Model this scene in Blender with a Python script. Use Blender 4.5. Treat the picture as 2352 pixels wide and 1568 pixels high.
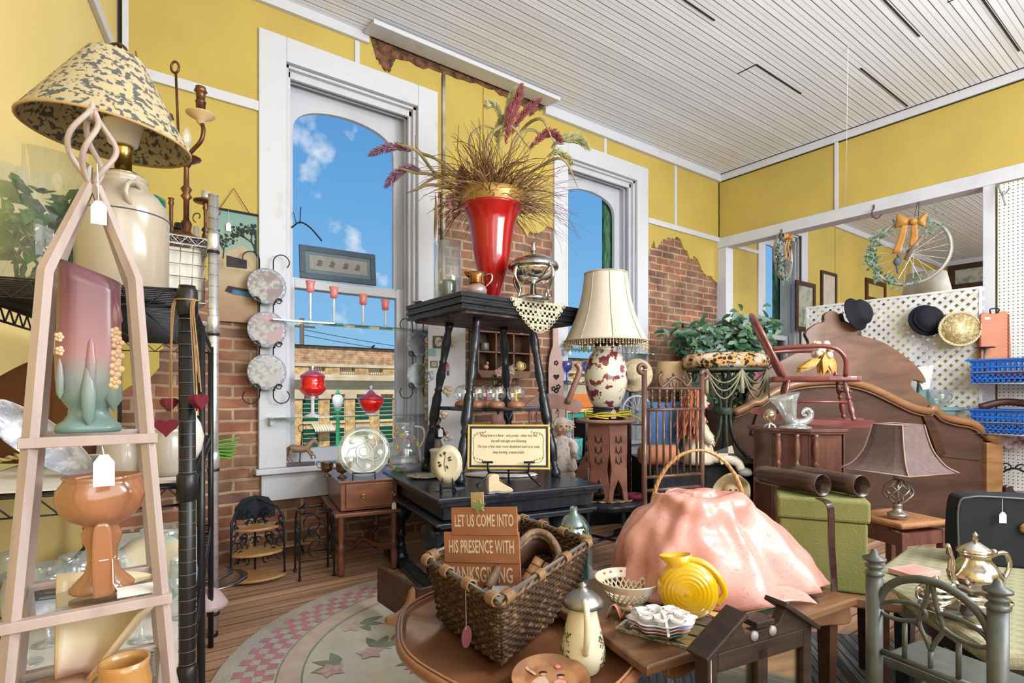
import bpy,math,random
from mathutils import Vector as V,Matrix
from math import sin,cos,pi,radians as rad
R=random.Random(11)
for o in list(bpy.data.objects): bpy.data.objects.remove(o)
SC=bpy.context.scene;COL=SC.collection

F=1272.0;HC=1.19
fw=V((.595,.804,0)).normalized();rt=V((fw.y,-fw.x,0));CR=math.atan2(rt.y,rt.x)
cd=bpy.data.cameras.new('camera');cam=bpy.data.objects.new('camera',cd);COL.objects.link(cam)
cd.sensor_width=36;cd.lens=36*F/2352;cd.shift_y=-0.0 + (900-784)/2352.0;cd.clip_start=.02;cd.clip_end=400
cam.location=(0,0,HC);cam.rotation_euler=(pi/2,0,CR);SC.camera=cam
vs=SC.view_settings;vs.view_transform='Standard';vs.look='None';vs.gamma=1;vs.exposure=0.42;vs.use_curve_mapping=False

W=bpy.data.worlds.new('sky');SC.world=W;W.use_nodes=True;wt=W.node_tree;wt.nodes.clear()
def wn(t,**k):
    n=wt.nodes.new(t)
    for a,b in k.items(): setattr(n,a,b)
    return n
tc=wn('ShaderNodeTexCoord');sep=wn('ShaderNodeSeparateXYZ');wt.links.new(tc.outputs['Generated'],sep.inputs[0])
cr=wn('ShaderNodeValToRGB');wt.links.new(sep.outputs['Z'],cr.inputs[0])
e=cr.color_ramp.elements;e[0].position=0.0;e[0].color=(.36,.60,.80,1);e[1].position=.55;e[1].color=(.085,.26,.62,1)
e2=e.new(.12);e2.color=(.24,.50,.80,1);e3=e.new(.3);e3.color=(.15,.40,.75,1)
nz=wn('ShaderNodeTexNoise');nz.inputs['Scale'].default_value=13;nz.inputs['Detail'].default_value=7;wt.links.new(tc.outputs['Generated'],nz.inputs['Vector'])
def blob(px,py,rad_):
    d=(fw + rt*((px-1176)/F) + V((0,0,(900-py)/F))).normalized()
    a=wn('ShaderNodeVectorMath',operation='DISTANCE');wt.links.new(tc.outputs['Generated'],a.inputs[0]);a.inputs[1].default_value=d
    b=wn('ShaderNodeMapRange');wt.links.new(a.outputs['Value'],b.inputs[0]);b.inputs[1].default_value=0;b.inputs[2].default_value=rad_;b.inputs[3].default_value=.24;b.inputs[4].default_value=0
    return b.outputs[0]
mx=None
for q in ((700,325,.085),(722,350,.075),(808,322,.045),(560,330,.10),(1950,700,.12)):
    b=blob(*q)
    if mx is None: mx=b
    else:
        a=wn('ShaderNodeMath',operation='MAXIMUM');wt.links.new(mx,a.inputs[0]);wt.links.new(b,a.inputs[1]);mx=a.outputs[0]
ad=wn('ShaderNodeMath',operation='ADD');wt.links.new(mx,ad.inputs[0]);wt.links.new(nz.outputs[0],ad.inputs[1])
mr=wn('ShaderNodeMapRange');wt.links.new(ad.outputs[0],mr.inputs[0]);mr.inputs[1].default_value=.62;mr.inputs[2].default_value=.76
mixw=wn('ShaderNodeMixRGB');wt.links.new(mr.outputs[0],mixw.inputs[0]);wt.links.new(cr.outputs[0],mixw.inputs[1]);mixw.inputs[2].default_value=(.82,.86,.92,1)
bg=wn('ShaderNodeBackground');wt.links.new(mixw.outputs[0],bg.inputs[0]);bg.inputs[1].default_value=.78
wo=wn('ShaderNodeOutputWorld');wt.links.new(bg.outputs[0],wo.inputs[0])

sd=bpy.data.lights.new('sun','SUN');sd.energy=3.6;sd.angle=.01;sd.color=(1,.93,.8)
so=bpy.data.objects.new('sun',sd);COL.objects.link(so);so.rotation_euler=V((.55,1.0,-1.05)).to_track_quat('-Z','Y').to_euler()
def area(n,loc,to,sx,sy,w,c=(1,.96,.9)):
    l=bpy.data.lights.new(n,'AREA');l.shape='RECTANGLE';l.size=sx;l.size_y=sy;l.energy=w;l.color=c
    o=bpy.data.objects.new(n,l);COL.objects.link(o);o.location=loc;o.rotation_euler=(V(to)-V(loc)).to_track_quat('-Z','Y').to_euler();return o
area('rear_fill_light',(1.2,-2.6,2.0),(2.2,3,1.3),4.4,2.6,100,(.93,.97,1))  # added soft fill behind the camera, in front of the solid back wall
area('overhead_fill_light',(3.4,-1.2,3.75),(3.4,.8,0),2.4,1.0,110,(1,.98,.95))  # invented overhead fill out of view; no ceiling lamp hangs there
area('upward_fill_light',(3.2,-1.9,2.2),(3.4,1.5,4.1),3.0,1.2,215,(.88,.94,1))  # added to brighten the ceiling from below; no real fixture
area('next_room_light',(10.5,-1.0,3.0),(10.5,3.5,2.2),4,2,190,(.97,.98,1))
area('left_fill_light',(-.55,-1.6,2.6),(.4,2.5,1.4),1.2,1.6,9,(1,.95,.87))  # unseen weak fill added for the near left goods, not a fitted lamp

def at(px,py,d): return V((0,0,HC)) + d*(fw + rt*((px-1176)/F) + V((0,0,(900-py)/F)))
def onz(px,py,z): return at(px,py,(HC-z)*F/(py-900))
def dirp(px): v=fw + rt*((px-1176)/F);return v
def ony(px,py,y): return at(px,py,y/dirp(px).y)
def onx(px,py,x): return at(px,py,x/dirp(px).x)
def dep(p): return V(p).dot(fw)
class B:
    def __init__(s): s.v=[];s.f=[];s.fl=set();s.m=None
    def add(s,vs,fs,flat=False):
        n=len(s.v)
        if s.m is not None: vs=[s.m @ V(v) for v in vs]
        s.v += [tuple(v) for v in vs]
        for f in fs:
            if flat: s.fl.add(len(s.f))
            s.f.append(tuple(i+n for i in f))
        return s
    def box(s,c,sz,rz=0,rx=0,ry=0):
        x,y,z=[a/2 for a in sz];m=Matrix.Translation(c) @ Matrix.Rotation(rz,4,'Z') @ Matrix.Rotation(ry,4,'Y') @ Matrix.Rotation(rx,4,'X')
        vs=[m @ V((a*x,b*y,c_*z)) for a in (-1,1) for b in (-1,1) for c_ in (-1,1)]
        return s.add(vs,[(0,1,3,2),(4,6,7,5),(0,4,5,1),(2,3,7,6),(0,2,6,4),(1,5,7,3)],True)
    def bb(s,a,b): return s.box([(p+q)/2 for p,q in zip(a,b)],[abs(p-q) for p,q in zip(a,b)])
    def tube(s,pts,r,n=8,closed=False,sq=1.0):
        pts=[V(p) for p in pts];k=len(pts);rs=r if isinstance(r,(list,tuple)) else [r]*k
        vs=[];fs=[];pn=None
        for i,p in enumerate(pts):
            if closed: t=pts[(i+1) % k]-pts[i-1]
            else: t=pts[min(i+1,k-1)]-pts[max(i-1,0)]
            if t.length < 1e-9: t=V((0,0,1))
            t.normalize()
            if pn is None:
                pn=t.cross(V((0,0,1)))
                if pn.length < 1e-3: pn=t.cross(V((0,1,0)))
            pn=(pn - t*pn.dot(t)).normalized();bn=t.cross(pn)
            for j in range(n):
                a=2*pi*(j+.5)/n;vs.append(p + (pn*cos(a) + bn*sin(a)*sq)*rs[i])
        for i in range(k if closed else k-1):
            for j in range(n):
                a=i*n+j;b=i*n+(j+1) % n;c=((i+1) % k)*n+(j+1) % n;d=((i+1) % k)*n+j;fs.append((a,b,c,d))
        if not closed: fs += [tuple(range(n-1,-1,-1)),tuple(range((k-1)*n,k*n))]
        return s.add(vs,fs,n <= 4)
    def lathe(s,pr,n=24,c=(0,0,0),sx=1,sy=1,fn=None,a0=0,a1=2*pi,cap=True):
        vs=[];fs=[];full=abs(a1-a0-2*pi) < 1e-6;m=n if full else n+1
        for (r,z) in pr:
            for j in range(m):
                a=a0+(a1-a0)*j/n;q=r*(fn(a,r,z) if fn else 1);vs.append((c[0]+q*cos(a)*sx,c[1]+q*sin(a)*sy,c[2]+z))
        for i in range(len(pr)-1):
            for j in range(n):
                k=(j+1) % m if full else j+1;fs.append((i*m+j,i*m+k,(i+1)*m+k,(i+1)*m+j))
        if cap and full and pr[0][0] > 1e-4: fs.append(tuple(range(m-1,-1,-1)))
        if cap and full and pr[-1][0] > 1e-4: fs.append(tuple(range((len(pr)-1)*m,len(pr)*m)))
        return s.add(vs,fs)
    def ball(s,c,r,n=10,sx=1,sy=1,sz=1):
        k=max(4,n//2+1);return s.lathe([(r*sin(pi*i/k),-r*cos(pi*i/k)*sz) for i in range(k+1)],n,c,sx,sy)
    def prism(s,poly,y0,y1,ax='y'):
        n=len(poly)
        f={'y': lambda p,y: (p[0],y,p[1]),'z': lambda p,y: (p[0],p[1],y),'x': lambda p,y: (y,p[0],p[1])}[ax]
        vs=[f(p,y0) for p in poly]+[f(p,y1) for p in poly]
        fs=[tuple(range(n)),tuple(range(2*n-1,n-1,-1))]+[(i,i+n,(i+1) % n+n,(i+1) % n) for i in range(n)]
        return s.add(vs,fs,True)
    def grid(s,fn,nu,nv,cu=False):
        vs=[fn(i/nu,j/nv) for j in range(nv+1) for i in range(nu+1)];w=nu+1
        return s.add(vs,[(j*w+i,j*w+i+1,(j+1)*w+i+1,(j+1)*w+i) for j in range(nv) for i in range(nu)])
    def leaf(s,p,d,up,l,w):
        p=V(p);d=V(d).normalized();sd=d.cross(V(up))
        if sd.length < 1e-3: sd=d.cross(V((1,0,0)))
        sd.normalize();u=sd.cross(d)
        return s.add([p,p+d*l*.35+sd*w*.5+u*w*.18,p+d*l*.75+sd*w*.35+u*w*.1,p+d*l-u*l*.12,p+d*l*.75-sd*w*.35+u*w*.1,p+d*l*.35-sd*w*.5+u*w*.18,p+d*l*.4,p+d*l*.75],
                     [(0,1,6),(1,2,7,6),(2,3,7),(0,6,5),(6,7,4,5),(7,3,4)])
    def build(s,name,m,parent=None,loc=None,rot=None,bev=0,solid=0,sub=0,label=None,kind=None,flat=False):
        me=bpy.data.meshes.new(name);me.from_pydata(s.v,[],s.f);me.update()
        me.polygons.foreach_set('use_smooth',[False if flat else (i not in s.fl) for i in range(len(s.f))])
        o=bpy.data.objects.new(name,me);COL.objects.link(o);me.materials.append(m)
        if parent is not None: o.parent=parent
        if loc is not None: o.location=loc
        if rot is not None: o.rotation_euler=rot
        if solid: q=o.modifiers.new('s','SOLIDIFY');q.thickness=solid;q.offset=0
        if sub: q=o.modifiers.new('u','SUBSURF');q.levels=sub;q.render_levels=sub
        if bev: q=o.modifiers.new('b','BEVEL');q.width=bev;q.segments=2;q.limit_method='ANGLE';q.angle_limit=.7
        if label: o['label']=label
        if kind: o['kind']=kind
        return o
def tag(o,label,cat,group=None,kind=None):
    o['label']=label;o['category']=cat
    if group: o['group']=group
    if kind: o['kind']=kind
    return o
def T(name,label,cat,loc,rz=0,group=None,tilt=None):
    o=bpy.data.objects.new(name,None);COL.objects.link(o);o.empty_display_size=.05;o.location=loc
    o.rotation_euler=(tilt[0] if tilt else 0,tilt[1] if tilt else 0,rz);return tag(o,label,cat,group)
def one(name,label,cat,b,m,loc=(0,0,0),rz=0,group=None,**k): return tag(b.build(name,m,None,loc,(0,0,rz),**k),label,cat,group)
def dup(root,loc,rz=None,label=None):
    r=root.copy();COL.objects.link(r);r.location=loc
    if rz is not None: r.rotation_euler=(root.rotation_euler[0],root.rotation_euler[1],rz)
    if label: r['label']=label
    for ch in list(root.children):
        c=ch.copy();COL.objects.link(c);c.parent=r
        for g in list(ch.children): d=g.copy();COL.objects.link(d);d.parent=c
    return r
def px(d,by,pts): return [(r*d/F,(by-y)*d/F) for r,y in pts]
def thick(pr,t=.003):
    inn=[(max(r-t,0),z) for r,z in pr[::-1]];inn[-1]=(0,pr[0][1]+t*1.5);return [(0,pr[0][1])]+pr+inn
def arc(c,r,a0,a1,n=12,ax='xz',r2=None):
    o=[];r2=r if r2 is None else r2
    for i in range(n+1):
        a=a0+(a1-a0)*i/n;p,q=(r+(r2-r)*i/n)*cos(a),(r+(r2-r)*i/n)*sin(a)
        o.append(V((c[0]+p,c[1],c[2]+q)) if ax == 'xz' else V((c[0]+p,c[1]+q,c[2])) if ax == 'xy' else V((c[0],c[1]+p,c[2]+q)))
    return o
def spline(pts,n=6):
    pts=[V(p) for p in pts];P=[pts[0]*2-pts[1]]+pts+[pts[-1]*2-pts[-2]];o=[]
    for i in range(1,len(P)-2):
        for j in range(n):
            t=j/n;a,b,c,d=P[i-1:i+3];o.append(.5*((2*b)+(c-a)*t+(2*a-5*b+4*c-d)*t*t+(3*b-a-3*c+d)*t**3))
    return o+[pts[-1]]
def spl2(pts,n=4): return [(p.x,p.z) for p in spline([(a,0,b) for a,b in pts],n)]
def turned(r,h,knobs=4,seed=0):
    q=random.Random(seed);pr=[(r*.9,0)];z=0
    for i in range(knobs):
        z0=h*i/knobs;s=h/knobs
        pr += [(r*.55,z0+s*.06),(r*1.05,z0+s*.12),(r*.6,z0+s*.18),(r*.62,z0+s*.25),(r*1.0,z0+s*.5),(r*.85,z0+s*.75),(r*.6,z0+s*.93)]
    return pr+[(r*.9,h)]

MC={}
def mat(n,c=(.5,.5,.5),r=.5,m=0,kind='noise',c2=None,ns=9,lo=.35,hi=.65,st=(1,1,1),bump=.0,bs=60,coat=0,tr=0,em=0,c3=None,sub=0,rot=(0,0,0)):
    if n in MC: return MC[n]
    M_=bpy.data.materials.new(n);M_.use_nodes=True;t=M_.node_tree;N=t.nodes;L=t.links.new;bs_=N['Principled BSDF'];MC[n]=M_
    bs_.inputs['Roughness'].default_value=r;bs_.inputs['Metallic'].default_value=m;bs_.inputs['Coat Weight'].default_value=coat;bs_.inputs['Transmission Weight'].default_value=tr
    if coat: bs_.inputs['Coat Roughness'].default_value=.08
    if sub: bs_.inputs['Subsurface Weight'].default_value=sub;bs_.inputs['Subsurface Scale'].default_value=.02
    if sum(c) < .2 and m < .2: bs_.inputs['Specular IOR Level'].default_value=.22
    if c2 is None: c2=tuple(min(1,x*.82) for x in c)
    co=N.new('ShaderNodeTexCoord');mp=N.new('ShaderNodeMapping');L(co.outputs['Object'],mp.inputs[0]);mp.inputs['Scale'].default_value=st;mp.inputs['Rotation'].default_value=rot
    mxx=N.new('ShaderNodeMixRGB');mxx.inputs[1].default_value=(*c,1);mxx.inputs[2].default_value=(*c2,1)
    ra=N.new('ShaderNodeMapRange');ra.inputs[1].default_value=lo;ra.inputs[2].default_value=hi
    if kind in ('noise','wood'):
        t1=N.new('ShaderNodeTexNoise');t1.inputs['Scale'].default_value=ns;t1.inputs['Detail'].default_value=6;t1.inputs['Distortion'].default_value=.6 if kind == 'wood' else .1
    elif kind == 'voro': t1=N.new('ShaderNodeTexVoronoi');t1.inputs['Scale'].default_value=ns
    elif kind == 'crack': t1=N.new('ShaderNodeTexVoronoi');t1.feature='DISTANCE_TO_EDGE';t1.inputs['Scale'].default_value=ns
    elif kind == 'wave': t1=N.new('ShaderNodeTexWave');t1.inputs['Scale'].default_value=ns;t1.inputs['Distortion'].default_value=1.0
    elif kind == 'check': t1=N.new('ShaderNodeTexChecker');t1.inputs['Scale'].default_value=ns
    L(mp.outputs[0],t1.inputs['Vector']);L(t1.outputs['Fac'] if 'Fac' in t1.outputs else t1.outputs['Distance'],ra.inputs[0]);L(ra.outputs[0],mxx.inputs[0]);out=mxx.outputs[0]
    if c3:
        t2=N.new('ShaderNodeTexNoise');t2.inputs['Scale'].default_value=ns*.35;t2.inputs['Detail'].default_value=4;L(co.outputs['Object'],t2.inputs['Vector'])
        r2=N.new('ShaderNodeMapRange');r2.inputs[1].default_value=.5;r2.inputs[2].default_value=.6;L(t2.outputs[0],r2.inputs[0])
        m2=N.new('ShaderNodeMixRGB');L(r2.outputs[0],m2.inputs[0]);L(out,m2.inputs[1]);m2.inputs[2].default_value=(*c3,1);out=m2.outputs[0]
    L(out,bs_.inputs['Base Color'])
    if em: L(out,bs_.inputs['Emission Color']);bs_.inputs['Emission Strength'].default_value=em
    if bump:
        tb=N.new('ShaderNodeTexNoise');tb.inputs['Scale'].default_value=bs;tb.inputs['Detail'].default_value=4;L(mp.outputs[0],tb.inputs['Vector'])
        bp=N.new('ShaderNodeBump');bp.inputs['Strength'].default_value=bump;bp.inputs['Distance'].default_value=.01;L(tb.outputs[0],bp.inputs['Height']);L(bp.outputs[0],bs_.inputs['Normal'])
    return M_
def glass(n,tint=(.95,.97,.97),gl=.1,r=.03,ref=(1,1,1),dif=0,dc=(1,1,1)):
    if n in MC: return MC[n]
    M_=bpy.data.materials.new(n);M_.use_nodes=True;t=M_.node_tree;N=t.nodes;L=t.links.new;N.clear();MC[n]=M_
    tr=N.new('ShaderNodeBsdfTransparent');tr.inputs[0].default_value=(*tint,1);g=N.new('ShaderNodeBsdfGlossy');g.inputs['Roughness'].default_value=r;g.inputs[0].default_value=(*ref,1)
    lw=N.new('ShaderNodeLayerWeight');lw.inputs[0].default_value=.5;a=N.new('ShaderNodeMath');a.operation='MULTIPLY_ADD';pw=N.new('ShaderNodeMath');pw.operation='POWER';L(lw.outputs['Facing'],pw.inputs[0]);pw.inputs[1].default_value=2.6;L(pw.outputs[0],a.inputs[0]);a.inputs[1].default_value=.7 if gl > .03 else .0;a.inputs[2].default_value=gl
    mi=N.new('ShaderNodeMixShader');L(a.outputs[0],mi.inputs[0]);L(tr.outputs[0],mi.inputs[1]);L(g.outputs[0],mi.inputs[2]);out=mi.outputs[0]
    if dif:
        df=N.new('ShaderNodeBsdfDiffuse');df.inputs[0].default_value=(*dc,1);m2=N.new('ShaderNodeMixShader');m2.inputs[0].default_value=dif;L(out,m2.inputs[1]);L(df.outputs[0],m2.inputs[2]);out=m2.outputs[0]
    o=N.new('ShaderNodeOutputMaterial');L(out,o.inputs[0]);return M_
def brickmat(n,c1,c2,mort,w,h,sz=.012,bump=.6,dirt=None):
    M_=bpy.data.materials.new(n);M_.use_nodes=True;t=M_.node_tree;N=t.nodes;L=t.links.new;P=N['Principled BSDF'];P.inputs['Roughness'].default_value=.9;MC[n]=M_
    co=N.new('ShaderNodeTexCoord');s=N.new('ShaderNodeSeparateXYZ');L(co.outputs['Object'],s.inputs[0]);ad=N.new('ShaderNodeMath');ad.operation='ADD';L(s.outputs[0],ad.inputs[0]);L(s.outputs[1],ad.inputs[1])
    cb=N.new('ShaderNodeCombineXYZ');L(ad.outputs[0],cb.inputs[0]);L(s.outputs[2],cb.inputs[1])
    nn=N.new('ShaderNodeTexNoise');nn.inputs['Scale'].default_value=9;L(co.outputs['Object'],nn.inputs[0])
    vm=N.new('ShaderNodeVectorMath');vm.operation='SCALE';L(nn.outputs['Color'],vm.inputs[0]);vm.inputs['Scale'].default_value=.022;va=N.new('ShaderNodeVectorMath');L(cb.outputs[0],va.inputs[0]);L(vm.outputs[0],va.inputs[1])
    br=N.new('ShaderNodeTexBrick');L(va.outputs[0],br.inputs['Vector']);br.inputs['Scale'].default_value=1;br.inputs['Brick Width'].default_value=w;br.inputs['Row Height'].default_value=h;br.inputs['Mortar Size'].default_value=sz;br.inputs['Mortar Smooth'].default_value=.3
    br.inputs['Color1'].default_value=(*c1,1);br.inputs['Color2'].default_value=(*c2,1);br.inputs['Mortar'].default_value=(*mort,1)
    n2=N.new('ShaderNodeTexNoise');n2.inputs['Scale'].default_value=5;n2.inputs['Detail'].default_value=8;L(co.outputs['Object'],n2.inputs[0]);r2=N.new('ShaderNodeMapRange');r2.inputs[1].default_value=.45;r2.inputs[2].default_value=.75;r2.inputs[4].default_value=.75;L(n2.outputs[0],r2.inputs[0])
    mx=N.new('ShaderNodeMixRGB');L(r2.outputs[0],mx.inputs[0]);L(br.outputs['Color'],mx.inputs[1]);mx.inputs[2].default_value=(*(dirt or mort),1)
    n3=N.new('ShaderNodeTexNoise');n3.inputs['Scale'].default_value=4;n3.inputs['Detail'].default_value=3;L(va.outputs[0],n3.inputs[0]);r3=N.new('ShaderNodeMapRange');r3.inputs[1].default_value=.35;r3.inputs[2].default_value=.65;r3.inputs[3].default_value=.6;r3.inputs[4].default_value=1.25;L(n3.outputs[0],r3.inputs[0])
    mu=N.new('ShaderNodeVectorMath');mu.operation='SCALE';L(mx.outputs[0],mu.inputs[0]);L(r3.outputs[0],mu.inputs['Scale']);L(mu.outputs[0],P.inputs['Base Color'])
    bp=N.new('ShaderNodeBump');bp.invert=True;bp.inputs['Strength'].default_value=bump;bp.inputs['Distance'].default_value=.02;L(br.outputs['Fac'],bp.inputs['Height']);L(bp.outputs[0],P.inputs['Normal'])
    return M_
def boards(n,ax,w,c,c2,gap,gw=.06,r=.5,grain=(1,12,1),lo=.3,hi=.7,bump=.5,bead=False,vary=.25):
    M_=bpy.data.materials.new(n);M_.use_nodes=True;t=M_.node_tree;N=t.nodes;L=t.links.new;P=N['Principled BSDF'];P.inputs['Roughness'].default_value=r;MC[n]=M_
    co=N.new('ShaderNodeTexCoord');s=N.new('ShaderNodeSeparateXYZ');L(co.outputs['Object'],s.inputs[0])
    def mth(op,a,b=None,c_=None):
        q=N.new('ShaderNodeMath');q.operation=op
        for i,x in enumerate((a,b,c_)):
            if x is None: continue
            if isinstance(x,(int,float)): q.inputs[i].default_value=x
            else: L(x,q.inputs[i])
        return q.outputs[0]
    u=mth('DIVIDE',s.outputs[ax],w);fl=mth('FLOOR',u);fr=mth('FRACT',u);lo_=mth('LESS_THAN',fr,gw)
    wnz=N.new('ShaderNodeTexWhiteNoise');wnz.noise_dimensions='1D';L(fl,wnz.inputs['W'])
    mp=N.new('ShaderNodeMapping');L(co.outputs['Object'],mp.inputs[0]);mp.inputs['Scale'].default_value=grain;av=N.new('ShaderNodeVectorMath');L(mp.outputs[0],av.inputs[0]);L(wnz.outputs['Color'],av.inputs[1])
    nn=N.new('ShaderNodeTexNoise');nn.inputs['Scale'].default_value=3;nn.inputs['Detail'].default_value=8;L(av.outputs[0],nn.inputs[0]);mr_=N.new('ShaderNodeMapRange');mr_.inputs[1].default_value=lo;mr_.inputs[2].default_value=hi;L(nn.outputs[0],mr_.inputs[0])
    mx=N.new('ShaderNodeMixRGB');L(mr_.outputs[0],mx.inputs[0]);mx.inputs[1].default_value=(*c,1);mx.inputs[2].default_value=(*c2,1)
    sc=mth('MULTIPLY_ADD',wnz.outputs['Value'],vary,1-vary/2);mu=N.new('ShaderNodeVectorMath');mu.operation='SCALE';L(mx.outputs[0],mu.inputs[0]);L(sc,mu.inputs['Scale'])
    m2=N.new('ShaderNodeMixRGB');L(lo_,m2.inputs[0]);L(mu.outputs[0],m2.inputs[1]);m2.inputs[2].default_value=(*gap,1);out=m2.outputs[0];hgt=lo_
    if bead:
        b2=mth('LESS_THAN',mth('ABSOLUTE',mth('SUBTRACT',fr,.5)),.035);m3=N.new('ShaderNodeMixRGB');L(mth('MULTIPLY',b2,.45),m3.inputs[0]);L(out,m3.inputs[1]);m3.inputs[2].default_value=(*gap,1);out=m3.outputs[0]
    L(out,P.inputs['Base Color']);bp=N.new('ShaderNodeBump');bp.invert=True;bp.inputs['Strength'].default_value=bump;bp.inputs['Distance'].default_value=.01;L(hgt,bp.inputs['Height']);L(bp.outputs[0],P.inputs['Normal'])
    return M_
YEL=mat('yellow_plaster',(.50,.372,.082),.75,c2=(.435,.32,.07),ns=1.6,bump=.15,bs=25)
YEL2=mat('yellow_paint_left',(.72,.56,.22),.6,c2=(.65,.50,.18),ns=1.6,bump=.15,bs=20)
WH=mat('white_paint',(.55,.56,.60),.45,c2=(.48,.48,.51),ns=4,lo=.5,hi=.8,bump=.1)
WH2=mat('worn_white_trim',(.55,.56,.60),.5,c2=(.4,.38,.36),ns=6,lo=.62,hi=.85,bump=.2)
DARK=mat('dark_gap',(.03,.025,.02),.9)
BRICK=brickmat('old_brick',(.31,.115,.062),(.16,.08,.058),(.40,.28,.175),.235,.083,.012,dirt=(.27,.175,.105))
CEIL=boards('white_beadboard',1,.085,(.83,.86,.92),(.73,.76,.82),(.09,.085,.08),.075,.6,(.4,3,1),bead=True,vary=.12)
FLOOR=boards('plank_floor',1,.092,(.46,.27,.165),(.22,.12,.075),(.02,.012,.01),.06,.42,(.35,9,1),.35,.75,vary=.5)
BLK=mat('black_paint',(.009,.011,.015),.28,c2=(.02,.023,.03),ns=20,coat=.15)
BLK.node_tree.nodes['Principled BSDF'].inputs['Specular IOR Level'].default_value=.25
BLKM=mat('black_metal',(.012,.012,.014),.35,m=.3)
CHR=mat('chrome',(.80,.80,.81),.28,m=.75,c2=(.55,.55,.56))
BRASS=mat('brass',(.55,.36,.1),.25,m=1)
SILV=mat('tarnished_silver',(.62,.60,.56),.16,m=1,c2=(.42,.36,.27),ns=14)
CLR=glass('clear_glass',(.95,.97,.97),.06,dif=.035,dc=(.8,.9,.9))
PANE=glass('window_pane',(.97,.985,.985),.0)
TAGM=mat('paper_tag',(.8,.78,.74),.8)
INK=mat('ink',(.03,.03,.03),.8)
def text(s,size,m,parent,loc,rot,ext=.0006,shear=0,name='lettering',xs=1,off=0,al='CENTER',sp=1):
    c=bpy.data.curves.new(name,'FONT');c.body=s;c.size=size;c.extrude=ext;c.shear=shear;c.align_x=al;c.align_y='CENTER';c.offset=off;c.space_character=sp;c.resolution_u=2
    t0=bpy.data.objects.new(name,c);COL.objects.link(t0);bpy.context.view_layer.update();me=bpy.data.meshes.new_from_object(t0.evaluated_get(bpy.context.evaluated_depsgraph_get()));bpy.data.objects.remove(t0);o=bpy.data.objects.new(name,me);c=me;me.materials.clear();COL.objects.link(o);c.materials.append(m);o.parent=parent;o.location=loc;o.rotation_euler=rot;o.scale=(xs,1,1);return o
def ptag(parent,p,size=.03,string=.05,rz=CR,m=None):
    "price tag hanging from a string, its face across local x"
    b=B();b.tube([p,(p[0]+.002,p[1],p[2]-string)],.0008,4);b.build('tag_string',TAGM,parent)
    w,h=size*.55,size;x,y,z=p[0]+.002,p[1]-.001,p[2]-string
    b=B();b.prism([(x-w/2,z-h),(x+w/2,z-h),(x+w/2,z-.25*h),(x+w*.2,z),(x-w*.2,z),(x-w/2,z-.25*h)],y,y-.0012);return b.build('price_tag',m or TAGM,parent)
# ================= SETTING =================
WY=4.3;XR=6.586;ZC=4.06;XF=15.0;YB=-2.9
WINS=[(1.625,1),(4.41,2),(8.25,3),(14.1,4)]
OH=.535
def S(o): o['kind']='structure';return o
b=B();b.bb((-2.2,YB,-.1),(XF+.2,WY,0));S(b.build('floor',FLOOR))
b=B();b.bb((-2.2,YB,ZC),(XF+.2,WY+.3,ZC+.1));cl=S(b.build('ceiling',CEIL))

b=B();x0=-.6
for (cx,i) in WINS:
    b.bb((x0,WY,-.1),(cx-OH,WY+.34,ZC));b.bb((cx-OH,WY,-.1),(cx+OH,WY+.34,.60));b.bb((cx-OH,WY,3.66),(cx+OH,WY+.34,ZC));x0=cx+OH
b.bb((x0,WY,-.1),(XF,WY+.34,ZC));wall=S(b.build('wall_window',BRICK))

def torn(pts,amp=.035,seed=0):
    q=random.Random(seed);o=[]
    for i in range(len(pts)-1):
        n=7
        for j in range(n):
            t=j/n;o.append((pts[i][0]*(1-t)+pts[i+1][0]*t+q.uniform(-amp,amp)*.4*(j > 0),pts[i][1]*(1-t)+pts[i+1][1]*t+q.uniform(-amp,amp)*(j > 0)))
    return o+[pts[-1]]
b=B();t_=.022
def sheet(lower,top=ZC): b.prism([(lower[0][0],top)]+lower+[(lower[-1][0],top)],WY-t_,WY-.0005)
sheet(torn([(-.15,1.05),(.3,1.35),(.35,1.9),(.62,1.96),(.70,1.72),(1.09,1.66)],seed=1))
sheet([(1.09,3.64),(2.16,3.64)])
sheet(torn([(2.16,2.9),(2.55,2.97),(2.9,2.84),(3.05,2.96),(3.35,2.72),(3.6,2.86),(3.875,2.8)],.04,2))
sheet([(3.875,3.64),(4.945,3.64)])
sheet(torn([(4.945,2.80),(5.16,2.82),(5.25,2.98),(5.3,2.9),(5.5,3.06),(5.75,3.09),(5.95,2.88),(6.1,2.9),(6.25,2.72),(6.4,2.70),(6.586,2.62)],.025,3))
sheet(torn([(6.7,1.0),(6.85,1.9),(7.0,2.05),(7.05,2.35),(7.1,2.1),(7.22,1.95),(7.24,1.1),(7.715,.8)],.02,4))
sheet([(7.715,3.64),(8.785,3.64)])
sheet(torn([(8.785,1.7),(9.3,2.25),(9.6,2.62),(10.6,2.7),(11.4,2.62),(12.3,2.45),(12.6,1.7),(13.565,1.5)],.05,5))
sheet([(13.565,3.64),(14.635,3.64)]);sheet([(14.635,1.2),(15,1.2)])
b.build('plaster',YEL,wall)
b=B()
for (x,z0,z1) in ((2.6,2.95,3.05),(3.3,2.75,2.95),(.45,1.75,1.85)): b.box((x,WY-.015,z0),(.12,.02,.08),rx=.1)

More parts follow.
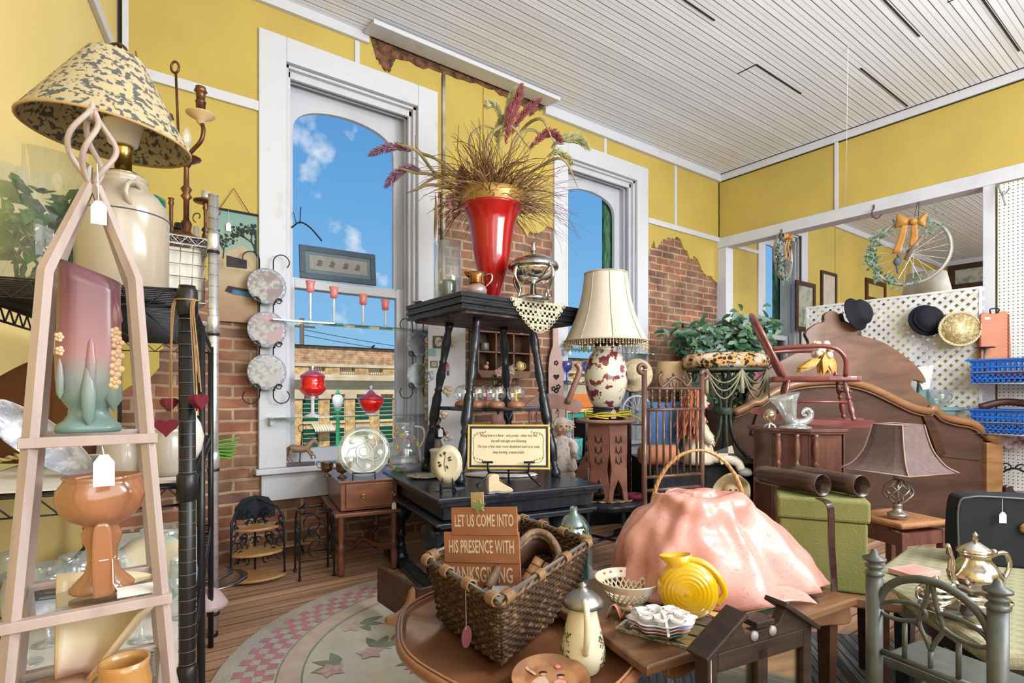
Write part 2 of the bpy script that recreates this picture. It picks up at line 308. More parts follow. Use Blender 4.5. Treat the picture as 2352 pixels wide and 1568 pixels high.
nt=0
def trim(bb_,m=WH2,name='trim_1',bev=.004): return S(bb_.build(name,m,bev=bev))
b=B();b.bb((.08,WY-.045,3.20),(.90,WY-.021,3.27));trim(b,name='trim_1')
b=B();b.bb((5.14,WY-.045,3.17),(XR,WY-.021,3.235));trim(b,name='trim_2')
for i,(x,z0) in enumerate(((1.63,3.8),(4.43,3.8),(5.66,3.23))):
    b=B();b.bb((x-.02,WY-.035,z0),(x+.02,WY-.021,ZC-.08));trim(b,name='trim_%d' % (3+i),bev=.002)
b=B();b.bb((.1,WY-.06,ZC-.075),(1.72,WY-.02,ZC));trim(b,name='trim_6')
b=B();b.bb((3.55,WY-.07,ZC-.095),(XR,WY-.02,ZC));trim(b,name='trim_7')
b=B();b.box((2.62,WY-.17,ZC-.02),(1.9,.2,.035),rx=.12);trim(b,WH2,'trim_8')
b=B();b.prism(torn([(1.75,ZC-.03),(1.82,ZC-.2),(1.9,ZC-.24),(1.96,ZC-.1),(2.4,ZC-.07),(2.9,ZC-.05),(3.3,ZC-.09),(3.38,ZC-.16),(3.5,ZC-.06),(3.55,ZC-.03)],.02,7)+[(3.55,ZC),(1.75,ZC)],WY-.030,WY-.018)
S(b.build('trim_9',mat('torn_lath',(.05,.03,.02),.95,c2=(.22,.1,.05),ns=18),))
b=B();b.bb((2.40,WY-.04,2.05),(2.425,WY-.02,ZC-.06));b.bb((2.395,WY-.045,2.1),(2.402,WY-.02,ZC-.1));trim(b,mat('stained_batten',(.42,.38,.3),.7,c2=(.1,.07,.05),ns=5),'trim_10',0)
b=B();b.bb((2.83,WY-.035,3.0),(2.85,WY-.02,ZC-.06));trim(b,YEL,'trim_11',0)

b=B();b.bb((XR-.012,WY-.03,0),(XR,WY-.01,ZC));b.bb((.07,WY-.03,1.0),(.10,WY-.015,ZC));S(b.build('trim_12',DARK))
b=B();b.bb((.10,WY-.05,3.2),(.135,WY-.021,ZC));trim(b,name='trim_13',bev=.002)

def window(cx,i):
    root=bpy.data.objects.new('window_%d' % i,None);COL.objects.link(root);root.location=(cx,WY,0);S(root)
    b=B();o,n_=.725,OH;y0,y1=-.045,-.0
    b.bb((-o,y0,.64),(-n_,y1,3.8));b.bb((n_,y0,.64),(o,y1,3.8));b.bb((-n_,y0,3.62),(n_,y1,3.8))
    b.build('casing',WH2,root,bev=.006)
    b=B();b.bb((-o-.03,-.10,.60),(o+.03,.30,.64));b.build('window_sill',WH,root,bev=.006)
    b=B();b.bb((-o+.02,-.035,.40),(o-.02,0,.60));b.build('apron',WH,root,bev=.004)
    b=B();b.bb((-n_,0,.64),(-n_+.025,.34,3.62));b.bb((n_-.025,0,.64),(n_,.34,3.62));b.bb((-n_,0,3.6),(n_,.34,3.62));b.build('jamb',WH,root)

    b=B()
    for s in (-1,1): b.bb((s*n_,.04,.64),(s*(n_-.05),.07,3.6));b.bb((s*n_,.12,.64),(s*(n_-.045),.14,3.6))
    b.bb((-n_,.04,3.55),(n_,.07,3.62));b.bb((-n_,.12,3.56),(n_,.14,3.62));b.build('stop_bead',WH,root,bev=.004)

    gx=.425;top=3.5
    arch=[(gx*cos(a)*1.0,3.22+.24*max(sin(a),0)**.7) for a in [pi*k/20 for k in range(21)]]
    b=B();b.bb((-n_+.025,.21,2.0),(-gx,.25,3.6));b.bb((gx,.21,2.0),(n_-.025,.25,3.6));b.bb((-gx,.21,2.0),(gx,.25,2.09))
    for k in range(20): b.prism([arch[k],arch[k+1],(arch[k+1][0],3.6),(arch[k][0],3.6)],.21,.25)
    b.build('upper_sash',WH,root)
    b=B()
    for s in (-1,1): b.bb((s*(n_-.025),.15,.64),(s*gx,.20,2.08))
    b.bb((-gx,.15,2.0),(gx,.20,2.07));b.bb((-gx,.15,.64),(gx,.20,.75));b.build('lower_sash',WH,root,bev=.004)
    b=B();b.bb((-gx,.23,2.0),(gx,.234,3.5));b.build('upper_pane',PANE,root)
    b=B();b.bb((-gx,.175,.72),(gx,.179,2.02));b.build('lower_pane',PANE,root)
    if i in (2,3):
        b=B();b.bb((gx-.085,.29,.6),(gx+.14,.33,3.5));b.build('shutter',mat('green_shutter',(.09,.24,.12),.8,c2=(.02,.06,.03),ns=14,st=(3,3,.6),bump=.5),root)
    return root
for cx,i in WINS: window(cx,i)

Lc=V((.0827,WY,0));Ld=V((-.195,-.981,0)).normalized();Ln=V((Ld.y,-Ld.x,0));LA=math.atan2(Ld.y,Ld.x)
def LW(s,off,z): return Lc + Ld*s - Ln*off*-1*(-1) + V((0,0,z)) if False else Lc + Ld*s + V((-Ld.y,Ld.x,0))*off + V((0,0,z))
b=B();p,q=LW(0,0,0),LW(7.4,0,0);n=V((-Ld.y,Ld.x,0))
sgn=1 if (V((3,1,0))-p).dot(n) > 0 else -1
NL=n*sgn
def LP(s,off,z): return Lc+Ld*s+NL*off+V((0,0,z))
def lbox(b,s0,s1,o0,o1,z0,z1):
    vs=[LP(s,o,z) for s in (s0,s1) for o in (o0,o1) for z in (z0,z1)]
    return b.add(vs,[(0,1,3,2),(4,6,7,5),(0,4,5,1),(2,3,7,6),(0,2,6,4),(1,5,7,3)],True)
b=B();lbox(b,-.1,7.4,-.12,0,0,ZC);S(b.build('wall_left',YEL2))
b=B();lbox(b,0,7.2,0,.03,3.2,3.27);trim(b,WH,'trim_14')
b=B();lbox(b,0,7.2,0,.04,ZC-.09,ZC);trim(b,WH,'trim_15')


b=B();b.bb((XR,1.46,3.1),(XR+.12,WY,ZC));b.bb((XR,YB,0),(XR+.12,1.46,ZC));wr=S(b.build('wall_right',YEL))
b=B();b.bb((XR-.035,YB,3.09),(XR+.15,WY-.02,3.22));trim(b,WH,'trim_16')
b=B();b.bb((XR-.02,4.16,0),(XR+.14,WY,3.09));trim(b,WH,'trim_17')
b=B();b.bb((XR-.03,1.44,0),(XR+.14,1.53,3.09));trim(b,WH,'trim_18')
b=B();b.bb((XR-.03,YB,ZC-.09),(XR,WY-.05,ZC));trim(b,WH,'trim_19')
b=B();b.bb((XR-.015,2.79,3.22),(XR,2.83,ZC-.08));trim(b,WH,'trim_20',.002)
b=B();b.bb((XR-.012,YB,ZC-.10),(XR-.001,WY-.05,ZC-.088));b.bb((XR-.04,YB,ZC-.006),(XR-.028,WY-.05,ZC-.0005));S(b.build('trim_21',DARK))

b=B();b.bb((XF,YB,0),(XF+.15,WY+.3,ZC));S(b.build('wall_far',YEL))
b=B();b.bb((XF-.04,YB,ZC-.1),(XF,WY,ZC));b.bb((XR+.12,WY-.06,ZC-.09),(XF,WY-.021,ZC));trim(b,WH,'trim_22')
for i,x in enumerate((9.95,11.6)):
    b=B();b.bb((x,WY-.026,2.3),(x+.012,WY-.021,ZC-.1));S(b.build('trim_%d' % (23+i),mat('seam',(.3,.2,.04),.8)))
b=B();b.bb((6.7,WY-.04,3.16),(7.55,WY-.021,3.21));trim(b,WH,'trim_25')
b=B();b.bb((-2.2,YB-.1,0),(XF+.2,YB,ZC));S(b.build('wall_back',YEL))

b=B()
for (xa,ya,l) in ((3.0,1.63,2.3),(5.0,1.2,1.2),(2.9,2.5,.9),(4.6,2.62,.8),(5.4,2.1,1.1),(4.2,.9,2.0),(5.6,.75,.9)):
    b.bb((xa,ya,ZC-.006),(xa+l,ya+.012,ZC-.0005))
b.bb((5.0,1.2,ZC-.005),(5.008,1.37,ZC-.0005));b.bb((4.6,2.62,ZC-.005),(4.61,2.8,ZC-.0005));b.bb((5.6,.75,ZC-.005),(5.61,.95,ZC-.0005))
b.build('open_joint',DARK,cl)

GZ=-4.2
FB=brickmat('tan_facade',(.62,.38,.15),(.52,.29,.11),(.55,.38,.2),.25,.09,.008,.15)
PB=brickmat('parapet_brick',(.42,.2,.1),(.52,.3,.16),(.5,.38,.26),.5,.1,.012,.3,dirt=(.6,.42,.2))
STN=mat('pale_stone',(.62,.52,.36),.8,c2=(.5,.4,.26),ns=2)
GG=mat('dark_green_glass',(.01,.05,.035),.15,c2=(.01,.09,.05),ns=3)
YF=22.;GZ=-1.4
fb=T('street_building','tan brick building across the street, seen through the windows','building',(0,YF,GZ))
b=B();b.bb((-14,0,0),(60,8,3.2));b.build('facade_wall',FB,fb)
b=B();b.bb((-14,.4,3.2),(60,8,4.4));b.build('parapet_wall',PB,fb)
b=B();b.bb((-14.1,.3,4.4),(60,8,4.45));b.build('roof_coping',DARK,fb)
b=B();b.bb((-14,-.45,3.05),(60,.1,3.2));b.bb((-14,-.25,2.85),(60,.1,3.05));b.bb((-14,-.1,2.6),(60,.1,2.85));b.bb((-14,-.2,2.5),(60,.1,2.6));b.build('cornice',STN,fb)
b=B();b.bb((-14,-.3,3.58),(60,.1,3.7));b.bb((-14,-.3,3.2),(60,.1,3.28));b.build('balustrade_rail',STN,fb)
colx=[ony(p_,930,YF).x for p_ in (712,778,885)];stp=(colx[2]-colx[0])/3
x=colx[0]-stp*6.4
while x < 40:
    b=B();b.bb((x,-.25,3.26),(x+stp*.55,.1,3.6));b.build('balustrade_pier',FB,fb)
    b=B()
    for k in range(7): b.lathe([(.03,0),(.05,.1),(.03,.2),(.04,.32)],8,(x+stp*.55+.08+k*.09,-.1,3.26))
    b.bb((x+stp*.56,-.04,3.25),(x+stp*1.1,.0,3.28));b.build('baluster_row',STN,fb)
    x += stp*1.15
for k in range(-5,22):
    x=colx[0]+k*stp
    for (z0,z1) in ((1.45,2.3),(.25,1.15)):
        b=B();b.bb((x-.40,-.06,z0-.1),(x+.40,.02,z0));b.bb((x-.37,-.03,z0),(x-.31,.02,z1));b.bb((x+.31,-.03,z0),(x+.37,.02,z1));b.bb((x-.37,-.03,z1),(x+.37,.02,z1+.06));f=b.build('window_frame',STN,fb)
        b=B();b.bb((x-.31,-.02,z0),(x+.31,.01,z1));b.build('pane',GG,f)
        b=B()
        for q in range(1,5): b.bb((x-.31,-.035,z0+(z1-z0)*q/5-.012),(x+.31,-.015,z0+(z1-z0)*q/5+.012))
        b.build('muntin',STN,f)
    b=B();xm=x+stp/2;b.bb((xm-.2,-.14,0),(xm+.2,.02,2.4));b.build('pilaster',FB,fb)
    b=B();b.bb((xm-.24,-.2,2.33),(xm+.24,.02,2.5));b.build('pilaster_capital',STN,fb)
ax=ony(738,980,YF).x
for nm_,o_,mm in (('awning_stripe',0,mat('awning_white',(.8,.78,.7),.8)),('awning',.05,mat('awning_tan',(.6,.45,.22),.8))):
    b=B()
    for k in range(8):
        xa=ax-.4+k*.1+o_;b.add([(xa,0,1.38),(xa+.05,0,1.38),(xa+.05,-.5,1.15),(xa,-.5,1.15),(xa,-.5,1.05),(xa+.05,-.5,1.05)],[(0,1,2,3),(3,2,5,4)])
    b.build(nm_,mm,fb,solid=.02)
b=B();b.bb((-30,WY+.5,GZ-.1),(80,40,GZ));g=S(b.build('ground',mat('street',(.42,.38,.33),.9,ns=.6)))
p=ony(1290,900,18)
sf=T('storefront','low orange and green storefront seen through the second window','building',(p.x,18,GZ))
b=B();b.bb((0,0,0),(4.0,2,2.9));b.build('shop_wall',mat('cream_siding',(.5,.42,.26),.8,ns=3),sf)
b=B();b.bb((-.05,-.1,1.9),(4.05,0,2.5));b.build('sign_band',mat('orange_band',(.75,.2,.04),.6),sf)
b=B();b.bb((-.05,-.12,1.7),(4.05,0,1.86));b.build('ledge',mat('orange_ledge',(.85,.5,.12),.6),sf)
b=B();b.bb((0,-.06,0),(4.0,0,1.7));b.build('green_front',mat('green_front',(.03,.3,.2),.5),sf)
p=ony(776,930,15)
lp=T('street_lamp','green street lamp with a white glass globe seen through the first window','street lamp',(p.x,15,GZ))
b=B();b.lathe([(.16,0),(.16,.5),(.07,.6),(.045,2.0),(.08,2.05),(.09,2.12)],12);b.build('lamp_post',mat('green_iron',(.02,.3,.12),.5),lp)
b=B();b.lathe([(.09,2.12),(.15,2.32),(.145,2.45),(.08,2.52),(0,2.55)],12);b.build('lamp_globe',mat('lamp_globe',(.75,.72,.68),.4),lp)
b=B();b.lathe([(.08,2.52),(.04,2.58),(.015,2.68),(0,2.7)],10);b.build('lamp_finial',MC['green_iron'],lp)
p=ony(706,760,30)
up=T('utility_pole','brown wooden utility pole with drooping wires behind the building','utility pole',(p.x,31,GZ))
b=B();b.tube([(0,0,0),(0,0,6.6)],.12,8);b.bb((-.7,-.06,6.1),(.7,.06,6.2));b.build('pole',mat('pole_wood',(.16,.11,.08),.9),up)
for k,z in enumerate((6.0,5.7)):
    b=B();b.tube([(x_*30,0,z-.9*(1-(2*x_-1)**2)-x_*.6) for x_ in [q/16 for q in range(17)]],.02,4);b.build('wire',DARK,up)
p=ony(895,800,27);b=B();rr=random.Random(3)
for k in range(500):
    d=V((rr.gauss(0,1),rr.gauss(0,1),rr.gauss(0,.8)));d=d.normalized()*rr.uniform(.8,1.7);b.leaf(V((p.x+1,32,2.2))+d,V((rr.gauss(0,1),rr.gauss(0,1),rr.gauss(0,1))),(0,0,1),.4,.25)
tr0=B();tr0.tube([(p.x+1,32,GZ),(p.x+1,32,1.8)],.15,8)
to_=one('tree','green tree crown just above the roof across the street','tree',b,mat('tree_leaf',(.06,.14,.03),.8));tr0.build('trunk',MC['pole_wood'],to_)
# ================= LEFT: STANDS, SHELVES, THEIR GOODS =================
def cosf(cx): return 1/math.sqrt(1+((cx-1176)/F)**2)
def FR(cx): return CR-math.atan((cx-1176)/F)
def vessel(name,label,cat,cx,by,d,pts,m,n=28,group=None,fn=None,t=.003,hollow=True,z=None,parent=None,sx=1,sy=1,rz=CR):
    p=at(cx,by,d)
    if z is not None: p.z=z
    pr=[(q*cosf(cx),w) for q,w in px(d,by,pts)];b=B();b.lathe(thick(pr,t) if hollow else pr,n,fn=fn,sx=sx,sy=sy)
    if parent is not None: return b.build(name,m,parent)
    return one(name,label,cat,b,m,p,rz,group=group)
PINKW=mat('limewashed_pink_wood',(.40,.32,.29),.55,c2=(.27,.21,.19),ns=7,st=(4,4,.5),lo=.4,hi=.8)

P1=at(430,900,1.2);u1=V((.167,.986,0)).normalized();u2=V((u1.y,-u1.x,0))
P1.z=0
sh=T('wire_shelving','black wire shelving unit with round posts standing along the left yellow wall','shelving',P1)
def shelfpt(a,c_,z=0): v=u1*a - u2*c_;return V((v.x,v.y,z))
def post(b,p,r,z0,z1,ring=.055):
    b.tube([(p[0],p[1],z0),(p[0],p[1],z1)],r,14)
for (a,c_,h) in ((0,0,1.42),(.62,-.0,1.40),(1.55,.44,1.46),(1.55,0,1.40),(0,.44,1.46)):
    p=shelfpt(a,c_);b=B();post(b,p,.0165 if (a,c_) == (0,0) else .012,0,h);o=b.build('post',BLKM,sh)
    if (a,c_) == (0,0):
        b=B()
        for k in range(1,52): b.tube(arc((p.x,p.y,k*.0275),.0168,0,2*pi,12,'xy'),.0008,4)
        b.build('groove',mat('groove',(.12,.12,.13),.4),o)
        for z in (1.385,.985,.57):
            b=B();b.lathe([(.018,0),(.0215,.004),(.0205,.055),(.017,.06)],16,(p.x,p.y,z-.03));b.build('collar',BLKM,o)
def wire_shelf(z,L=1.55,D=.44,name='wire_shelf',m=BLKM,fr=None,gap=.028,parent=None,pt=None):
    b=B();pt=pt or shelfpt
    for zz in (z,z-.038):
        b.tube([pt(0,0,zz),pt(L,0,zz),pt(L,D,zz),pt(0,D,zz)],.0035,6,closed=True)
    for (q0,q1) in (((0,0),(L,0)),((0,D),(L,D)),((0,0),(0,D)),((L,0),(L,D))):
        l=max(abs(q1[0]-q0[0]),abs(q1[1]-q0[1]));n=int(l/.035);ps=[]
        for i in range(n+1): t=i/n;ps.append(pt(q0[0]+(q1[0]-q0[0])*t,q0[1]+(q1[1]-q0[1])*t,z if i % 2 else z-.038))
        b.tube(ps,.0025,5)
    k=gap
    while k < L: b.tube([pt(k,0,z),pt(k,D,z)],.0022,5);k += gap
    for c_ in (.12,.26,.38): b.tube([pt(0,c_,z-.006),pt(L,c_,z-.006)],.003,5)
    return b.build(name,m,parent)
for z in (1.41,.985): wire_shelf(z,parent=sh)
wire_shelf(.57,parent=sh,gap=.05)
b=B();b.prism([tuple(shelfpt(a,c_)[:2]) for a,c_ in ((.03,.02),(1.5,.02),(1.5,.42),(.03,.42))],.991,.995,'z');b.build('shelf_liner',mat('cloth_liner',(.62,.58,.52),.8),sh)
b=B();b.prism([tuple(shelfpt(a,c_)[:2]) for a,c_ in ((.03,.02),(1.5,.02),(1.5,.42),(.03,.42))],.576,.58,'z');b.build('shelf_liner',MC['cloth_liner'],sh)

SX,SY=-.012,1.062
st=T('display_stand','tapering four-legged pink-washed wooden display stand with openwork finial, nearest at the left','stand',(SX,SY,0))
lv=[(.150,0),(.084,.882),(.067,1.121),(.052,1.36),(.004,1.505)]
for sx_ in (-1,1):
    for sy_ in (-1,1):
        b=B();b.tube([(sx_*h,sy_*h,z) for h,z in lv],[.0095,.0095,.0095,.0095,.0075],4);b.build('leg',PINKW,st)
for h,z in ((.067,1.121),(.084,.882),(.0946,.74)):
    b=B();w=h+.012
    for s in (-1,1): b.box((0,s*(w-.008),z),(2*w,.016,.014));b.box((s*(w-.008),0,z),(.016,2*w-.032,.014))
    f=b.build('shelf_frame',PINKW,st,bev=.001)
    b=B();b.box((0,0,z),(2*w-.03,2*w-.03,.003));b.build('glass_shelf',glass('shelf_glass',(.75,.78,.8),.25),st)
b=B()
for k in range(4):
    pts=[]
    for i in range(15):
        t=i/14;r_=.003+.027*sin(pi*t)**1.2;a=k*pi/2+.5+t*1.9;pts.append((r_*cos(a),r_*sin(a),1.505+.115*t))
    b.tube(pts,.0042,5)
b.lathe([(.006,0),(.007,.01),(.004,.022),(0,.034)],10,(0,0,1.605));b.build('finial',PINKW,st)
ptag(st,(.006,-.03,1.53),.035,.055)

def ombre(n,stops,r=.3,bump=0,rough=.3,nz=.02,coat=.2):
    M_=bpy.data.materials.new(n);M_.use_nodes=True;t=M_.node_tree;P=t.nodes['Principled BSDF'];P.inputs['Roughness'].default_value=r;P.inputs['Coat Weight'].default_value=coat;MC[n]=M_
    co=t.nodes.new('ShaderNodeTexCoord');s=t.nodes.new('ShaderNodeSeparateXYZ');t.links.new(co.outputs['Object'],s.inputs[0]);no=t.nodes.new('ShaderNodeTexNoise');no.inputs['Scale'].default_value=12;t.links.new(co.outputs['Object'],no.inputs[0])
    a=t.nodes.new('ShaderNodeMath');a.operation='MULTIPLY_ADD';t.links.new(no.outputs[0],a.inputs[0]);a.inputs[1].default_value=nz;t.links.new(s.outputs[2],a.inputs[2])
    c=t.nodes.new('ShaderNodeValToRGB');mr_=t.nodes.new('ShaderNodeMapRange');mr_.inputs[2].default_value=stops[-1][0];t.links.new(a.outputs[0],mr_.inputs[0]);t.links.new(mr_.outputs[0],c.inputs[0]);el=c.color_ramp.elements
    z1=stops[-1][0];el[0].position=0;el[0].color=(*stops[0][1],1);el[1].position=1;el[1].color=(*stops[-1][1],1)
    for z,cc in stops[1:-1]: q=el.new(z/z1);q.color=(*cc,1)
    t.links.new(c.outputs[0],P.inputs['Base Color']);return M_
PV=ombre('pink_teal_glaze',[(0,(.10,.185,.165)),(.06,(.145,.215,.195)),(.095,(.18,.18,.165)),(.125,(.26,.115,.11)),(.2,(.17,.062,.072)),(.26,(.11,.04,.052))],coat=.08)
d=.80;pb=at(250,997,d);pb.z=1.1295
vz=T('pottery_vase','tall pottery vase shading from plum pink to teal on the pyramid stand','vase',(SX-.004,SY-.002,1.1295),FR(250))
def sq(a,r,z): return 1/(abs(cos(a))**3.2+abs(sin(a))**3.2)**(1/3.2)*(1+.0*z)
pr=px(d,997,[(76,997),(80,990),(78,980),(60,968),(50,955),(48,940),(60,925),(72,905),(78,870),(79,820),(77,760),(75,700),(74,650),(76,612)])
b=B();b.lathe(thick(pr,.004),40,fn=lambda a,r,z: sq(a,r,z)*(1+(.03*cos(a)*z/.24 if z > .12 else 0)),sy=.72,sx=.82)
b.v=[(x,y,z+(-.018*max(0,(z-.14)/.1)*(x/.05) if z > .14 else 0)) for x,y,z in b.v];b.v=[(x,y*.9,z) for x,y,z in b.v];b.build('vessel_body',PV,vz)
rr=random.Random(4);b=B()
for (x,z,s) in ((.031,.075,.009),(.033,.095,.011),(.034,.115,.010),(.035,.135,.009),(.032,.15,.008),(-.033,.12,.006),(-.034,.14,.006)):
    for k in range(5):
        a=k*2*pi/5;b.ball((x+.55*s*cos(a),-.027,z+.75*s*sin(a)),s*.5,8,sy=.6)
    b.ball((x,-.029,z),s*.35,8)
b.build('flower_relief',mat('cream_yellow_glaze',(.62,.48,.25),.35,c2=(.55,.35,.25),ns=20),vz)
b=B()
for (x,z0,w,h) in ((0,.008,.013,.10),(.003,.06,.010,.085),(-.033,.05,.007,.06)):
    b.lathe([(0,0),(w*.6,h*.15),(w*.75,h*.5),(w*.45,h*.85),(0,h)],12,(x,-.031,z0),sy=.5)
b.lathe([(0,0),(.012,.02),(.009,.06),(0,.075)],10,(.030,-.022,.03),sy=.6);b.lathe([(0,0),(.010,.02),(.007,.04),(0,.05)],10,(.032,-.022,.15),sy=.6)
b.build('leaf_relief',PV,vz)

PEACH=mat('peach_glaze',(.34,.15,.07),.22,c2=(.28,.115,.05),ns=5,coat=.6)
pl=T('pottery_planter','peach glazed pottery planter with a wide bowl on the pyramid stand','planter',(SX+.012,SY-.01,.8895),FR(235))
d=.78;by=1388
pr=px(d,by,[(76,1388),(78,1378),(62,1362),(44,1345),(36,1320),(36,1290),(46,1262),(48,1245),(40,1232),(44,1226),(72,1212),(97,1190),(108,1160),(106,1138),(94,1122),(90,1114),(98,1104)])
b=B();b.lathe(thick(pr,.004),48,fn=lambda a,r,z: 1+.035*sin(5*a+z*40),sx=.86,sy=.62);b.build('vessel_body',PEACH,pl)
b=B();b.prism(spl2([(-.011,0),(-.012,.05),(-.010,.10),(0,.108),(.010,.10),(.014,.05),(.016,0)]),-.047,-.02);b.build('buttress',PEACH,pl,bev=.003)
b=B();b.tube(arc((.002,-.034,.055),.014,0,2*pi,10,'xy'),.0008,4);b.tube([(.012,-.048,.055),(.013,-.05,.02),(.02,-.054,.006)],.0008,4);b.build('tag_string',TAGM,pl)
b=B();b.box((.040,-.056,.006),(.045,.028,.001),rx=.25);b.build('price_tag',TAGM,pl)
b=B();b.tube([(SX+.0,SY-.08,1.112),(SX+.001,SY-.084,1.095)],.0008,4)

o=ptag(st,(.012,-.082,1.113),.045,.012)

d=.80
b=B()
def wing(u,v):
    a=-1.0+2.6*u;r_=.035+.062*v+.02*u*v;return (r_*cos(a)*1.15+.02*v,r_*sin(a)*.6,.0+.09*v+.055*v*u)
b.grid(wing,20,10);o=one('pottery_vase','cream and mauve pottery vase with slanting mouth at the bottom left','vase',b,ombre('cream_mauve_glaze',[(0,(.35,.17,.13)),(.05,(.55,.42,.24)),(.15,(.62,.52,.33))]),at(140,1590,.80),FR(140)+.3,solid=.005)
o.location.z=.765
b=B();b.lathe([(.0,-.016),(.036,-.016),(.034,-.008),(.034,.004)],18)
b.build('foot',MC['cream_mauve_glaze'],o)
mg=T('stoneware_mug','small golden brown glazed mug at the bottom edge beside the stand leg','mug',at(286,1600,.78),CR);mg.location.z=.7475
MUG=mat('golden_brown_glaze',(.42,.19,.045),.25,c2=(.33,.2,.08),ns=8,coat=.5)
b=B();b.lathe(thick([(.026,0),(.032,.01),(.033,.035),(.029,.055),(.031,.066)],.003),28);b.build('vessel_body',MUG,mg)
b=B();b.tube(arc((-.032,0,.03),.016,pi/2,3*pi/2,10),.004,8);b.build('handle',MUG,mg)

d=1.34;p=at(283,668,d);p.z=1.4135
la=T('table_lamp','stoneware jug lamp with a wide cream toile-printed shade','lamp',p,CR)
JUG=mat('stoneware_jug',(.34,.29,.22),.22,c2=(.35,.30,.23),ns=4,coat=.5)
s_=d/F
b=B();b.lathe([(0,0)]+[(r*s_,z*s_) for r,z in ((86,0),(90,6),(91,190),(85,215),(70,238),(50,256),(46,270),(50,274),(44,282),(20,284))],40);j=b.build('jug',JUG,la)
b=B();b.lathe([(91.4*s_,0),(91.4*s_,.003)],40,(0,0,.195));b.lathe([(81*s_,0),(81*s_,.003)],40,(0,0,.228));b.build('blue_band',mat('band_dark',(.06,.06,.07),.3),j)
b=B();b.tube(arc((.062,-.05,.235),.03,0,2*pi,12,'yz'),.006,8);b.build('lug',JUG,j)
b=B();b.lathe([(r*s_,z*s_) for r,z in ((30,284),(30,290),(17,295),(17,345),(20,350),(12,352),(12,360))],20);b.build('socket',BRASS,la)
b=B();b.lathe([(r*s_,z*s_) for r,z in ((14,352),(28,356),(38,400),(40,402))],24,cap=False);b.build('reflector',mat('white_porcelain',(.75,.73,.68),.2),la,solid=.002)
TOI=mat('toile_print',(.40,.33,.19),.7,c2=(.07,.075,.075),ns=65,lo=.515,hi=.55,st=(1,1,1.3))
shd=B();tl=Matrix.Translation((-.035,0,.395)) @ Matrix.Rotation(.09,4,'Y')
shd.m=tl;shd.lathe([(.172,-.005),(.168,.005),(.058,.19),(.056,.192)],48,cap=False);shade=shd.build('lamp_shade',TOI,la,solid=.002)
b=B();b.m=tl;b.tube(arc((0,0,-.004),.172,0,2*pi,40,'xy')[:-1],.0035,6,True);b.build('rim_binding',mat('rim_tan',(.45,.30,.12),.7),shade)
b=B();b.m=tl;b.tube([(cos(a)*.03,0,.19+.035*sin(a)) for a in [pi*k/12 for k in range(13)]],.0035,6);b.tube([(-.055,0,.188),(.055,0,.188)],.002,5);b.build('lifting_loop',mat('bronze',(.12,.065,.03),.35,m=.8),la)
b=B();b.tube([(-.03,0,.39),(-.05,0,.48),(-.03,0,.60)],.0025,6);b.tube([(.015,0,.39),(.05,0,.48),(.03,0,.60)],.0025,6);b.build('harp',BRASS,la)

p=at(98,655,1.36);p.z=1.4135
b=B();b.lathe(thick([(.094,0),(.1,.004),(.1,.345)],.004),40);one('glass_cylinder','tall clear glass cylinder holding green ivy beside the toile lamp','vase',b,CLR,p)
IV=mat('ivy_leaf',(.03,.15,.02),.45,c2=(.2,.34,.09),ns=30,lo=.55,hi=.7)
iv=T('ivy','green variegated ivy leaves and stems inside the glass cylinder','plant',p+V((0,0,.01)))
rr=random.Random(8);b=B()
for k in range(85):
    a=rr.uniform(0,2*pi);q=rr.uniform(0,.072);z=rr.uniform(.12,.27)-q*.5;b.leaf((q*cos(a),q*sin(a),z),(cos(a),sin(a),rr.uniform(-.9,.5)),(rr.uniform(-.5,.5),-1,.6),rr.uniform(.05,.085),rr.uniform(.035,.055))
b.v=[(x*min(1,.092/max(.001,math.hypot(x,y))),y*min(1,.092/max(.001,math.hypot(x,y))),z) for x,y,z in b.v]
b.build('foliage',IV,iv)
b=B()
for k in range(12): a=k*.52;b.tube(spline([(.07*cos(a),.07*sin(a),.005),(.05*cos(a+1),.05*sin(a+1),.06),(.06*cos(a+.3),.06*sin(a+.3),.12),(.02*cos(a),.02*sin(a),.2)],4),.004,5)
b.build('stem',mat('ivy_stem',(.05,.11,.02),.5),iv)

Y2=2.02
pf=T('framed_picture','light wood framed grey print hanging on the left wall at the upper corner','picture',LP(2.62,.012,2.05),LA)
b=B();b.prism([(0,0),(.42,0),(.42,.62),(0,.62)],.0,.0);
def rect_frame(b,w,h,t,d0,d1,ax='y'):
    for (x0,x1,z0,z1) in ((0,w,0,t),(0,w,h-t,h),(0,t,t,h-t),(w-t,w,t,h-t)): b.bb((x0,d0,z0),(x1,d1,z1))
b=B();rect_frame(b,.60,.62,.045,0,.03*(1 if sgn > 0 else 1));b.build('frame',mat('oak_frame',(.42,.28,.11),.5,kind='wood',c2=(.3,.18,.06),ns=4,st=(1,1,8)),pf,bev=.002)
b=B();b.bb((.04,.008,.04),(.56,.014,.58));b.build('print',mat('grey_print',(.45,.47,.46),.15,c2=(.25,.28,.3),ns=4,lo=.45,hi=.7,coat=.6),pf)
ptag(pf,(.40,.045,.05),.08,.015)
b=B()

